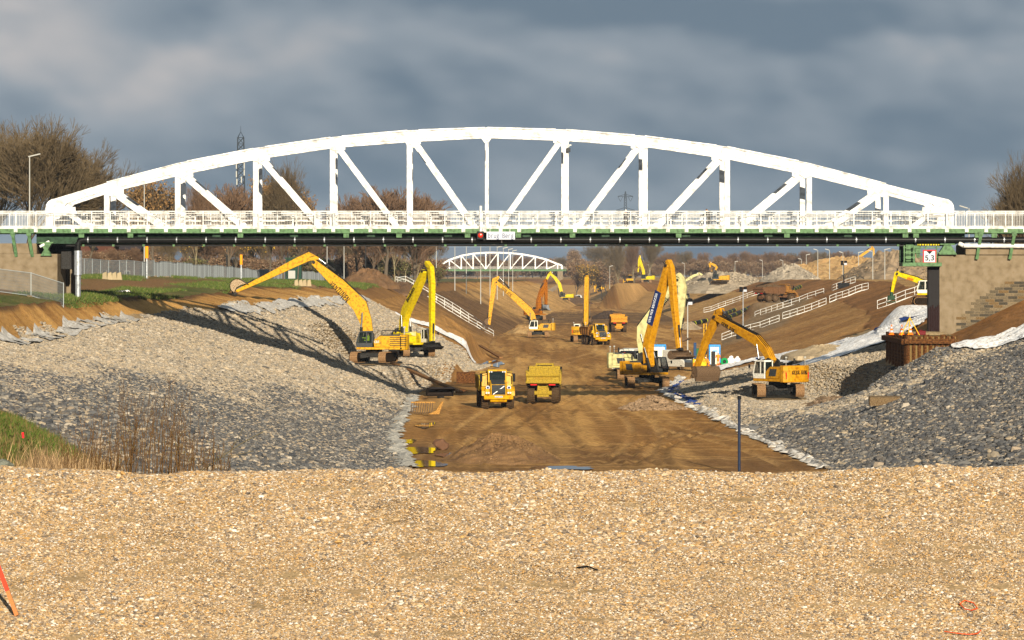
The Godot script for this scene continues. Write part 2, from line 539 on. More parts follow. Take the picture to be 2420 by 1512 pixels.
# what the ground is made of there
func soil(x: float, d: float, seg: int, t: float) -> Color:
	var a := n1.get_noise_2d(x * 1.6, d * 0.5)
	var b := n2.get_noise_2d(x * 0.9, d * 0.3)
	var f := n3.get_noise_2d(x * 1.3, d * 0.5)
	match seg:
		0:
			return Color(0.10, 0.12, 0.045).lerp(Color(0.20, 0.16, 0.085), clampf(0.5 + a * 1.6, 0, 1))
		1:
			var g := Color(0.085, 0.105, 0.03).lerp(Color(0.17, 0.145, 0.055), clampf(0.5 + b * 1.2 + f * 0.4, 0, 1))
			var path := absf(t - 0.45 - a * 0.35)
			var bare := smoothstep(0.30, 0.12, path) * (1.0 if d < 470.0 else 0.55)
			return g.lerp(Color(0.24, 0.14, 0.065), clampf(bare + smoothstep(0.1, 0.5, a) * 0.4, 0, 1))
		2:
			var st := n2.get_noise_2d(x * 0.35 - d * 0.1, d * 1.5)
			var e := Color(0.27, 0.145, 0.055).lerp(Color(0.56, 0.345, 0.135), clampf(0.35 + t * 0.55 + st * 0.9 + a * 0.5, 0, 1))
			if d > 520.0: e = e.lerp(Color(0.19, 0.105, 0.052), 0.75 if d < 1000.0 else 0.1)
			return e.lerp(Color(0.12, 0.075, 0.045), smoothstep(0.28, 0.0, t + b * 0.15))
		3, 4:
			if d < 508.0:
				return Color(0.20, 0.16, 0.115).lerp(Color(0.36, 0.28, 0.19), clampf(0.5 + a, 0, 1))
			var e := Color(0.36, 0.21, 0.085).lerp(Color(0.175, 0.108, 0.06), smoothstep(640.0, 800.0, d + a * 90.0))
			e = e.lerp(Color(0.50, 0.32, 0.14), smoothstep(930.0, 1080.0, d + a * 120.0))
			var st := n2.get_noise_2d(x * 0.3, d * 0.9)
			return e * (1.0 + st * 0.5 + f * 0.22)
		5:
			var e := Color(0.32, 0.178, 0.07).lerp(Color(0.56, 0.345, 0.14), smoothstep(-0.20, 0.42, n1.get_noise_2d(x * 2.2 + 50.0, d * 0.16) + f * 0.22 + b * 0.3))
			var lane := sin(x * 2.3 + sin(d * 0.017) * 3.0)
			e = e.lerp(Color(0.19, 0.105, 0.048), smoothstep(0.2, 0.9, lane + b) * 0.4)
			e = e.lerp(Color(0.17, 0.105, 0.06), smoothstep(300.0, 250.0, d + a * 60.0) * 0.6)
			e = e.lerp(Color(0.13, 0.085, 0.055), smoothstep(880.0, 1020.0, d + a * 120.0) * smoothstep(1330.0, 1180.0, d) * 0.85)
			# wheel marks: pairs of pressed, damp or dusty lines that swing along the floor
			for k in 9:
				var c := -5.0 + k * 2.7 + sin(d * (0.011 + 0.002 * k) + k * 2.1) * (3.0 + 0.4 * k) + (d - 300.0) * 0.012 * k * 0.3
				var off := absf(absf(x - c) - 1.05)
				if off < 0.42:
					var m := smoothstep(0.42, 0.2, off) * clampf(0.55 + n1.get_noise_2d(k * 40.0, d * 0.6) * 1.6, 0.0, 1.0)
					e = e.lerp(Color(0.145, 0.085, 0.042) if k % 3 != 1 else Color(0.60, 0.40, 0.19), m * 0.5)
			# scraped streaks left by blades and buckets
			var sw := n2.get_noise_2d(x * 0.16 + sin(d * 0.03) * 2.0, d * 1.3)
			e = e.lerp(Color(0.62, 0.40, 0.17), smoothstep(0.22, 0.45, sw) * 0.4)
			return e * (1.0 + f * 0.2)
		6, 7:
			if d < 428.0 + t * 10.0:
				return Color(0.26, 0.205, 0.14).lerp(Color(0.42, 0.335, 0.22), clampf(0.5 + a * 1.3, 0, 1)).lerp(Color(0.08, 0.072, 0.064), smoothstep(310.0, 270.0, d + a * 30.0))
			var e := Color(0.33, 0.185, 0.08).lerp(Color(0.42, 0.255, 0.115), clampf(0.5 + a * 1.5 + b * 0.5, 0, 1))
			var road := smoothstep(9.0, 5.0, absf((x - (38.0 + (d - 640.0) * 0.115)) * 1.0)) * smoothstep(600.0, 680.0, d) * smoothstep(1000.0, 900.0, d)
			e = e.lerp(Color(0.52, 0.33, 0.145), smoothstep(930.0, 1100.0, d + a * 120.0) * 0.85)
			e = e.lerp(Color(0.27, 0.205, 0.14), road * 0.85)
			return e * (1.0 + f * 0.24 + n2.get_noise_2d(x * 0.3, d) * 0.25)
		8:
			var e := Color(0.23, 0.125, 0.06).lerp(Color(0.35, 0.185, 0.08), clampf(0.5 + a + b * 0.5, 0, 1))
			return e * (1.0 + f * 0.3)
	return Color(0.48, 0.32, 0.155).lerp(Color(0.32, 0.21, 0.10), clampf(0.5 + a * 1.4, 0, 1))

func build_terrain():
	var A := func(x, y, d, rx, rd, lvl = null): pads.append([P(x, y, d).x, d - 3.0, rx, rd, P(x, y, d).y - 0.18 if lvl == null else lvl, 0])
	# heaped ground first, then the level pads that machines stand on
	pads.append([-8.0, 542.0, 10.0, 34.0, 3.6, 1])
	pads.append([-13.0, 480.0, 9.0, 30.0, 0.9, 1])
	pads.append([26.0, 356.0, 6.5, 9.0, 1.3, 1])
	pads.append([31.0, 262.0, 12.0, 14.0, 1.6, 1])
	pads.append([34.0, 304.0, 6.0, 6.5, 1.3, 1])
	A.call(884, 857, 420.0, 4.6, 15.0)
	A.call(985, 841, 452.0, 4.0, 12.0)
	pads.append([24.2, 329.0, 5.2, 20.0, 0.88, 0])
	A.call(2235, 722, 418.0, 5.0, 8.0)
	pads.append([35.3, 326.5, 1.9, 4.2, 7.2, 0])
	A.call(1835, 713, 820.0, 5.0, 12.0)
	A.call(1527, 668, 1430.0, 12.0, 30.0)
	for q in [[-6.4, 262.0, 1.6, 8.0], [-5.5, 242.0, 2.4, 7.0], [-8.0, 247.0, 1.4, 6.0], [3.4, 237.5, 4.2, 5.0], [-2.6, 520.0, 2.4, 34.0], [-6.0, 397.0, 2.8, 9.0], [-4.0, 254.0, 1.6, 5.0], [-7.6, 275.0, 1.3, 6.0], [-7.0, 305.0, 1.5, 9.0]]:
		pads.append([q[0], q[1], q[2], q[3], -0.03, 0])
	var m := vmat("mottle", 5.0, 0.95)
	m.normal_enabled = true
	m.normal_texture = T.soilbump
	m.normal_scale = 0.7
	var rows := PackedFloat32Array()
	var d := 140.0
	while d < 8600.0:
		rows.append(d)
		d += 3.0 if d < 225.0 else (1.2 if d < 545.0 else (3.0 if d < 1000.0 else (9.0 if d < 1700.0 else (40.0 if d < 2700.0 else 900.0))))
	rows.append(8600.0)
	var groups := {"left_bank": [0, 1], "left_slope": [2, 3, 4], "canal_floor": [5], "right_slope": [6, 7, 8], "right_bank": [9]}
	var labels := {"left_bank": "grassy left bank with a worn dirt path behind the brink", "left_slope": "earth and stone slope on the left of the drained canal", "canal_floor": "brown muddy floor of the drained canal with wheel tracks", "right_slope": "brown earth slope on the right of the canal", "right_bank": "bare plain beyond the right brink"}
	var profs := []
	for r in rows:
		profs.append(profile(r))
	for g in groups:
		var segs: Array = groups[g]
		var ncol := 1
		for s in segs:
			ncol += SUBS[s]
		var vs := PackedVector3Array()
		var cs := PackedColorArray()
		for ri in rows.size():
			var rd: float = rows[ri]
			var pr: PackedVector2Array = profs[ri]
			for si in segs.size():
				var s: int = segs[si]
				var last := si == segs.size() - 1
				for k in SUBS[s] + (1 if last else 0):
					var t: float = float(k) / SUBS[s]
					var tt := t
					if s == 0: tt = 1.0 - pow(1.0 - t, 2.5)
					if s == 9: tt = pow(t, 2.5)
					var x := lerpf(pr[s].x, pr[s + 1].x, tt)
					# borders between two kinds of ground wander a little
					var y := lerpf(pr[s].y, pr[s + 1].y, tt)
					var y2 := shaped(x, rd, y, s)
					if k == 0 or t == 1.0:
						var other: int = s - 1 if k == 0 else s + 1
						if other >= 0 and other <= 9: y2 = (y2 + shaped(x, rd, y, other)) * 0.5
					vs.append(Vector3(x, y2, -rd))
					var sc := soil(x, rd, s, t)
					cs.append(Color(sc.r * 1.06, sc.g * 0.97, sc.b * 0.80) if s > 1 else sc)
		var idx := PackedInt32Array()
		for ri in rows.size() - 1:
			for c in ncol - 1:
				var a := ri * ncol + c
				var b := a + ncol
				idx.append(a); idx.append(b); idx.append(a + 1)
				idx.append(a + 1); idx.append(b); idx.append(b + 1)
		var ns := PackedVector3Array()
		ns.resize(vs.size())
		for ri in rows.size():
			for c in ncol:
				var i := ri * ncol + c
				var l := vs[i - 1] if c > 0 else vs[i]
				var r2 := vs[i + 1] if c < ncol - 1 else vs[i]
				var u := vs[i - ncol] if ri > 0 else vs[i]
				var w := vs[i + ncol] if ri < rows.size() - 1 else vs[i]
				ns[i] = (r2 - l).cross(w - u).normalized()
				if ns[i].y < 0.0: ns[i] = -ns[i]
		var arr := []
		arr.resize(Mesh.ARRAY_MAX)
		arr[Mesh.ARRAY_VERTEX] = vs
		arr[Mesh.ARRAY_NORMAL] = ns
		arr[Mesh.ARRAY_COLOR] = cs
		arr[Mesh.ARRAY_INDEX] = idx
		var am := ArrayMesh.new()
		am.add_surface_from_arrays(Mesh.PRIMITIVE_TRIANGLES, arr)
		am.surface_set_material(0, m)
		var o := MeshInstance3D.new()
		o.name = g
		o.mesh = am
		add_child(o)
		tag(o, labels[g], "ground", "", "structure")

# ---------------------------------------------------------------- stones
func stone_mesh(seed_: int, flat: float, sharp: float, m: Material, fine := true) -> ArrayMesh:
	var r := RandomNumberGenerator.new()
	r.seed = seed_
	var g := (1.0 + sqrt(5.0)) / 2.0
	var vs := []
	for q in [[-1, g, 0], [1, g, 0], [-1, -g, 0], [1, -g, 0], [0, -1, g], [0, 1, g], [0, -1, -g], [0, 1, -g], [g, 0, -1], [g, 0, 1], [-g, 0, -1], [-g, 0, 1]]:
		vs.append(Vector3(q[0], q[1], q[2]).normalized())
	var fs := [[0, 11, 5], [0, 5, 1], [0, 1, 7], [0, 7, 10], [0, 10, 11], [1, 5, 9], [5, 11, 4], [11, 10, 2], [10, 7, 6], [7, 1, 8], [3, 9, 4], [3, 4, 2], [3, 2, 6], [3, 6, 8], [3, 8, 9], [4, 9, 5], [2, 4, 11], [6, 2, 10], [8, 6, 7], [9, 8, 1]]
	# flat cuts make the broken faces of a quarried stone
	var cuts := []
	for k in 7:
		cuts.append([Vector3(r.randfn(), r.randfn(), r.randfn()).normalized(), r.randf_range(0.55, 0.85)])
	if fine:
		var nf := []
		var cache := {}
		for f in fs:
			var mid := []
			for e in 3:
				var a: int = f[e]
				var b: int = f[(e + 1) % 3]
				var key := Vector2i(mini(a, b), maxi(a, b))
				if not cache.has(key):
					cache[key] = vs.size()
					vs.append(((vs[a] + vs[b]) * 0.5).normalized())
				mid.append(cache[key])
			nf.append([f[0], mid[0], mid[2]])
			nf.append([mid[0], f[1], mid[1]])
			nf.append([mid[2], mid[1], f[2]])
			nf.append([mid[0], mid[1], mid[2]])
		fs = nf
	for i in vs.size():
		var p: Vector3 = vs[i] * r.randf_range(1.0 - sharp * 0.3, 1.0 + sharp * 0.3)
		for c in cuts:
			var over: float = p.dot(c[0]) - c[1]
			if over > 0.0: p -= c[0] * over * sharp
		vs[i] = Vector3(p.x, p.y * flat, p.z) * 0.5
	var b := MB.new()
	for f in fs:
		b.otri(vs[f[0]], vs[f[1]], vs[f[2]], vs[f[0]] + vs[f[1]] + vs[f[2]])
	return b.mesh(m)

func scatter(called: String, label: String, meshes: Array, xforms: Array, cols: Array, category := "stones"):
	# xforms[k], cols[k]: one list for each mesh; all of it one uncountable mass
	var top := Node3D.new()
	top.name = called
	add_child(top)
	tag(top, label, category, "", "stuff")
	for k in meshes.size():
		var mm := MultiMesh.new()
		mm.transform_format = MultiMesh.TRANSFORM_3D
		mm.use_colors = true
		mm.mesh = meshes[k]
		mm.instance_count = xforms[k].size()
		for i in xforms[k].size():
			mm.set_instance_transform(i, xforms[k][i])
			mm.set_instance_color(i, cols[k][i])
		var o := MultiMeshInstance3D.new()
		o.name = "stones" if category == "stones" else category
		o.multimesh = mm
		top.add_child(o, true)
		o.set_meta("kind", "stuff")

func stone_turn(s: float, flatness := 0.8) -> Basis:
	var b := Basis.from_euler(Vector3(rng.randfn() * 0.45, rng.randf() * TAU, rng.randfn() * 0.45))
	return b.scaled(Vector3(s * rng.randf_range(0.8, 1.45), s * flatness * rng.randf_range(0.8, 1.2), s * rng.randf_range(0.8, 1.3)))

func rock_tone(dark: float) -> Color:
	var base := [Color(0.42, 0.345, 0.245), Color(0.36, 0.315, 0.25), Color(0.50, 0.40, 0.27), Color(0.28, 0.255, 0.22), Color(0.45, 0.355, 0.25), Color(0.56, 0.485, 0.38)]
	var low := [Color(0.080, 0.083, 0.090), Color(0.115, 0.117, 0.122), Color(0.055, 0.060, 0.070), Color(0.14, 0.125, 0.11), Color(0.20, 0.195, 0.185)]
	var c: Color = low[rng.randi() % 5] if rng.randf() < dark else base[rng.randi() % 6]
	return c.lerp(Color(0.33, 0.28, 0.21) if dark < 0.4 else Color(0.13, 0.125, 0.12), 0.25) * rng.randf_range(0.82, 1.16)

func build_rocks():
	var rm := vmat("stone", 0.5, 0.9)
	var meshes := []
	for k in 4:
		meshes.append(stone_mesh(100 + k, 0.75, 1.0, rm, k < 2))
	for side in 2:
		var xf := [[], [], [], []]
		var cl := [[], [], [], []]
		var d := 165.0
		while d < (512.0 if side == 0 else 434.0):
			var step := lerpf(0.13, 0.245, clampf((d - 250.0) / 260.0, 0.0, 1.0))
			if d < 228.0: step = 0.19
			var pr := profile(d)
			var x0 := pr[3].x if side == 0 else pr[6].x - 0.8
			var x1 := pr[5].x + 0.9 if side == 0 else pr[8].x
			# the stone reaches higher or lower here and there
			var wob := n1.get_noise_2d(d * 1.2, 70.0 + side * 50.0) * 2.2
			if side == 0: x0 -= wob
			else: x1 += wob
			if side == 0 and d < 235.0: x0 = maxf(x0, -0.145 * d - 3.0)
			if side == 1 and d < 290.0: x1 = minf(x1, 0.145 * d + 3.0)
			if side == 1 and d > 366.0: x1 = lerpf(x1, 29.4, smoothstep(366.0, 374.0, d))
			if side == 1 and d > 400.0: x1 = lerpf(x1, pr[6].x + 8.0, smoothstep(400.0, 432.0, d))
			var x := x0 + rng.randf() * step
			while x < x1:
				var xx := x + rng.randf_range(-0.4, 0.4) * step
				var dd := d + rng.randf_range(-0.5, 0.5) * step
				var t: float = clampf((xx - pr[3].x) / (pr[5].x - pr[3].x), 0, 1) if side == 0 else clampf((pr[8].x - xx) / (pr[8].x - pr[6].x), 0, 1)
				var nn := n1.get_noise_2d(xx * 0.9, dd * 0.7)
				var dark := 0.0
				var s := step * 1.42
				if side == 0:
					# dark quarry stone low on the near slope, dusty limestone above and beyond
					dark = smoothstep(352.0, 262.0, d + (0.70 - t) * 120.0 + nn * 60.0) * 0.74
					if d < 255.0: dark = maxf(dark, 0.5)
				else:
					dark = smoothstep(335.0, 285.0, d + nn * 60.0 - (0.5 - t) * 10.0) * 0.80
					s = step * (1.45 if d < 330.0 else 1.25)
					if d < 300.0 and t > 0.4: s *= 1.3
				s *= exp(rng.randfn() * 0.28)
				x += step * rng.randf_range(0.75, 1.25)
				if side == 1 and xx > 32.2 and d > 311.0 and d < 338.0: continue
				if side == 1 and absf(xx - 24.2) < 2.4 and d > 338.0 and d < 350.0: continue
				if side == 0 and absf(xx + 15.25) < 3.2 and d > 408.0 and d < 426.0: continue
				if side == 0 and absf(xx + 11.3) < 2.6 and d > 444.0 and d < 457.0: continue
				var y := ground_on(pr, xx, dd)
				var k := rng.randi() % 4
				xf[k].append(Transform3D(stone_turn(s), Vector3(xx, y + s * 0.10, -dd)))
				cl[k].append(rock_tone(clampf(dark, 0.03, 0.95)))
			d += step * (1.5 if d > 225.0 else 2.0)
		if side == 0: scatter("left_slope_stones", "grey and beige quarry stone covering the left canal slope", meshes, xf, cl)
		else: scatter("right_slope_stones", "dark grey quarry stone covering the right canal slope", meshes, xf, cl)

# ---------------------------------------------------------------- gravel dam in front
func gravel_y(x: float, d: float) -> float:
	var crest := 8.86 + n1.get_noise_2d(x * 1.6, 9.0) * 0.09 + n2.get_noise_2d(x * 2.0, 3.0) * 0.05
	var t := (d - 50.0) / 11.0
	var y := 7.21 + (crest - 7.21) * t
	if d > 60.0: y = lerpf(7.21, crest, 10.0 / 11.0) + (crest - 7.21) * ((d - 60.0) / 11.0) - pow((d - 60.0) / 2.2, 2.0) * 0.22
	return y + n1.get_noise_2d(x * 6.0, d * 6.0) * 0.10 + n2.get_noise_2d(x * 2.0, d * 2.0) * 0.03

func build_gravel():
	var b := MB.new()
	b.usecol = true
	var nx := 90
	var nd := 60
	for i in nx:
		for j in nd:
			var x0 := -15.0 + 30.0 * i / nx
			var x1 := -15.0 + 30.0 * (i + 1) / nx
			var d0 := 44.0 + 26.0 * j / nd
			var d1 := 44.0 + 26.0 * (j + 1) / nd
			b.col = Color(0.40, 0.28, 0.15) * (1.0 + n2.get_noise_2d(x0, d0) * 0.2)
			b.quad(Vector3(x0, gravel_y(x0, d0), -d0), Vector3(x1, gravel_y(x1, d0), -d0), Vector3(x1, gravel_y(x1, d1), -d1), Vector3(x0, gravel_y(x0, d1), -d1))
	var o := obj("gravel_dam", b, vmat("mottle", 1.2, 0.95))
	tag(o, "broad dam of tan gravel closing the canal in the foreground", "ground", "", "structure")
	var pm := vmat("stone", 0.15, 0.7)
	var meshes := []
	for k in 4:
		meshes.append(stone_mesh(200 + k, 0.62, 0.45, pm, k < 2))
	var xf := [[], [], [], []]
	var cl := [[], [], [], []]
	var tones := [Color(0.52, 0.38, 0.21), Color(0.45, 0.30, 0.14), Color(0.57, 0.44, 0.27), Color(0.37, 0.23, 0.10), Color(0.60, 0.51, 0.37), Color(0.42, 0.28, 0.14), Color(0.27, 0.18, 0.10), Color(0.48, 0.28, 0.09), Color(0.25, 0.21, 0.165), Color(0.10, 0.09, 0.085), Color(0.72, 0.67, 0.58), Color(0.34, 0.26, 0.175), Color(0.50, 0.36, 0.20), Color(0.18, 0.145, 0.115)]
	var d := 47.5
	while d < 62.6:
		var half := d * 0.142 + 0.3
		var x := -half
		var st := 0.0195 * d / 52.0
		while x < half:
			var coarse := clampf(0.5 + n1.get_noise_2d(x * 5.0, d * 4.0) * 1.1 + (d - 56.0) * 0.05, 0.0, 1.0)
			var s := lerpf(0.018, 0.030, coarse) * exp(rng.randfn() * 0.33)
			var dd := d + rng.randf_range(-0.03, 0.03)
			var k := rng.randi() % 4
			var y := gravel_y(x, dd)
			xf[k].append(Transform3D(stone_turn(s * 1.15, 0.9), Vector3(x, y + s * rng.randf_range(0.05, 0.35), -dd)))
			cl[k].append(tones[rng.randi() % 14].lerp(Color(0.42, 0.305, 0.17), 0.16) * Color(1.0, 0.985, 1.0) * rng.randf_range(0.98, 1.36))
			x += st * rng.randf_range(0.7, 1.3)
		d += 0.030 * d / 52.0
	scatter("gravel_pebbles", "rounded cream, tan, brown and white pebbles covering the foreground dam", meshes, xf, cl)

# ---------------------------------------------------------------- the truss bridge
# node lines of the near truss: place along the bridge, top and bottom of the upper chord (all read at the bridge's distance)
const NODES := [[162, 460, 480], [250, 429, 449], [418, 385, 408], [603, 349.5, 370], [785, 323.5, 343], [967, 307.5, 329], [1151, 301, 319.5], [1338, 306, 326], [1525, 321, 339.5], [1720, 346.5, 368], [1914, 385, 407], [2096, 432.5, 452], [2200, 460, 480]]
const DECK := 16.2

func bx(x: float) -> float: return (x - 1210.0) * DB / FX
func by(y: float) -> float: return EYE - (y - 652.3) * DB / FX

func truss(parent: Node, z: float, shift: float, lower: float):
	var pts := []
	for nd in NODES:
		pts.append([bx(nd[0]) + shift, by(nd[1]), by(nd[2])])
	var wt := 0.30      # half thickness of the box members
	var zf := Transform3D(Basis.IDENTITY, Vector3(0, 0, z))
	# upper chord: one box girder per panel, with end posts that bend down to the deck
	for i in range(1, pts.size() - 2):
		var a: Array = pts[i]
		var b: Array = pts[i + 1]
		var m := MB.new()
		m.extrude(PackedVector2Array([Vector2(a[0], a[2]), Vector2(b[0], b[2]), Vector2(b[0], b[1] - 0.09), Vector2(a[0], a[1] - 0.09)]), -wt, wt, zf, 0.02)
		var ch := obj("upper_chord", m, M.white, parent)
		var fl := MB.new()
		fl.bar(Vector3(a[0], a[1] - 0.03, z), Vector3(b[0], b[1] - 0.03, z), 0.8, 0.07)
		fl.bar(Vector3(a[0], a[2] + 0.06, z + wt + 0.03), Vector3(b[0], b[2] + 0.06, z + wt + 0.03), 0.06, 0.12)
		# cover plate that stops short of the node, so that the outline steps
		var inner: float = 0.9
		var t0 := 0.12 if i < 6 else 0.0
		var t1 := 1.0 if i < 6 else inner
		if i > 1 and i < 10:
			fl.bar(Vector3(lerpf(a[0], b[0], t0), lerpf(a[1], b[1], t0) + 0.035, z), Vector3(lerpf(a[0], b[0], t1 - 0.03), lerpf(a[1], b[1], t1 - 0.03) + 0.035, z), 0.72, 0.06)
		var rv := MB.new()
		var len := Vector2(b[0] - a[0], b[1] - a[1]).length()
		var nr := int(len / 0.28)
		for k in nr:
			var t: float = (k + 0.5) / nr
			rv.box(Vector3(lerpf(a[0], b[0], t), lerpf(a[2], b[2], t) + 0.2, z + wt + 0.012), Vector3(0.06, 0.06, 0.03))
		obj("flange", fl, M.white, ch)
		obj("rivets", rv, M.white, ch).set_meta("kind", "stuff")
	for s in [0, 1]:
		var i0 := 0 if s == 0 else pts.size() - 1
		var i1 := 1 if s == 0 else pts.size() - 2
		var q: Array = pts[i1]
		var xo := bx(105.0 if s == 0 else 2257.0) + shift
		var sg := 1.0 if s == 0 else -1.0
		var rise: float = (q[1] - by(469)) / (q[0] - xo - sg * 0.9)
		var yc := by(469)
		var out := PackedVector2Array([Vector2(xo, DECK)])
		for k in 5:
			var an := PI * 0.5 * k / 4.0
			out.append(Vector2(xo + sg * 0.85 * (1 - cos(an)) , yc - 0.85 + 0.85 * sin(an)))
		out.append(Vector2(q[0], q[1] - 0.09))
		out.append(Vector2(q[0], q[2]))
		out.append(Vector2(xo + sg * 1.9, yc + rise * sg * 1.05 - 0.75))
		for k in 5:
			var an := PI * 0.5 * k / 4.0
			out.append(Vector2(xo + sg * (0.68 + 0.75 * (1 - sin(an))), yc - 0.98 - 0.75 * (1 - cos(an))))
		out.append(Vector2(xo + sg * 0.68, DECK))
		var m := MB.new()
		m.extrude(out, -wt, wt, zf, 0.02)
		var ep := obj("end_post", m, M.white, parent)
		var g := MB.new()
		# gusset and the short end diagonal
		g.extrude(PackedVector2Array([Vector2(xo + sg * 0.6, yc - 0.8), Vector2(xo + sg * 2.0, yc - 0.62), Vector2(xo + sg * 2.05, yc - 1.25), Vector2(xo + sg * 1.5, yc - 1.45), Vector2(xo + sg * 0.6, yc - 1.35)]), wt, wt + 0.03, zf)
		obj("gusset", g, M.white, ep)
		var dg := MB.new()
		dg.bar(Vector3(xo + sg * 1.65, yc - 1.0, z), Vector3(xo + sg * 3.75, DECK + 0.05, z), 0.44, 0.42, Vector3(0, 0, 1))
		obj("diagonal", dg, M.white, parent)
	# uprights, gussets and diagonals
	for i in range(1, pts.size() - 1):
		var p: Array = pts[i]
		var mid := i == 6
		var w := 0.26 if mid else 0.46
		var m := MB.new()
		if mid:
			m.box(Vector3(p[0], (p[2] + DECK) * 0.5, z), Vector3(w, p[2] - DECK, 0.4), Basis.IDENTITY, 0.02)
		else:
			# two flanges and a set-back web, as rolled posts have
			m.box(Vector3(p[0], (p[2] + DECK) * 0.5, z - 0.2), Vector3(w, p[2] - DECK, 0.1), Basis.IDENTITY, 0.01)
			m.box(Vector3(p[0], (p[2] + DECK) * 0.5, z + 0.2), Vector3(w, p[2] - DECK, 0.1), Basis.IDENTITY, 0.01)
			m.box(Vector3(p[0], (p[2] + DECK) * 0.5, z), Vector3(w - 0.03, p[2] - DECK, 0.36))
		var up := obj("upright", m, M.white, parent)
		var dir := 1.0 if i < 6 else -1.0
		var g := MB.new()
		var gy: float = p[2]
		if mid:
			g.extrude(PackedVector2Array([Vector2(p[0] - 0.55, gy + 0.1), Vector2(p[0] + 0.55, gy + 0.1), Vector2(p[0] + 0.16, gy - 0.42), Vector2(p[0] - 0.16, gy - 0.42)]), wt, wt + 0.03, zf)
		else:
			g.extrude(PackedVector2Array([Vector2(p[0] - dir * 0.42, gy + 0.15), Vector2(p[0] - dir * 0.42, gy - 0.05), Vector2(p[0] - dir * 0.24, gy - 0.35), Vector2(p[0] + dir * 0.35, gy - 0.5), Vector2(p[0] + dir * 0.95, gy - 0.15), Vector2(p[0] + dir * 0.95, gy + 0.3)]), wt, wt + 0.03, zf)
		obj("gusset", g, M.white, up)
		if not mid:
			var nx: Array = pts[i + int(dir)]
			var e := MB.new()
			var pa := Vector3(p[0] + dir * 0.42, gy - 0.12, z)
			var span: float = absf(nx[0] - p[0])
			var pb := Vector3(p[0] + dir * (span - 1.0), DECK, z)
			if i == 1 or i == 11: pb = Vector3(p[0] + dir * 5.0, DECK, z)
			e.bar(pa, pb + Vector3(0, 0, -0.16) * 0, 0.5, 0.40 if i > 1 and i < 11 else 0.5, Vector3(0, 0, 1), 0.015)
			obj("diagonal", e, M.white, parent)

func railing(parent: Node, x0: float, x1: float, z: float, deck: float, top := 1.47, step := 1.65):
	var n := maxi(1, int(round((x1 - x0) / step)))
	var st := (x1 - x0) / n
	for q in [[top, 0.075, 0.08], [top - 0.19, 0.045, 0.04], [0.16, 0.05, 0.04]]:
		var r := MB.new()
		r.box(Vector3((x0 + x1) * 0.5, deck + q[0], z), Vector3(x1 - x0, q[1], q[2]))
		obj("rail", r, M.rail, parent)
	for k in n:
		var a := x0 + k * st
		var b := a + st
		var post := MB.new()
		post.box(Vector3(a, deck + top * 0.5, z), Vector3(0.07, top, 0.06))
		var po := obj("railing_post", post, M.rail, parent)
		var br := MB.new()
		br.box(Vector3(a, deck - 0.22, z + 0.09), Vector3(0.32, 0.30, 0.05), Basis.IDENTITY, 0.01)
		br.box(Vector3(a, deck - 0.22, z + 0.13), Vector3(0.10, 0.24, 0.05))
		obj("bracket", br, M.rail, po)
		var v := MB.new()
		var nb := int(st / 0.135)
		for q in nb:
			v.box(Vector3(a + (q + 0.5) * st / nb, deck + top * 0.5 + 0.05, z), Vector3(0.019, top - 0.16, 0.022))
		obj("bars", v, M.rail, po).set_meta("kind", "stuff")

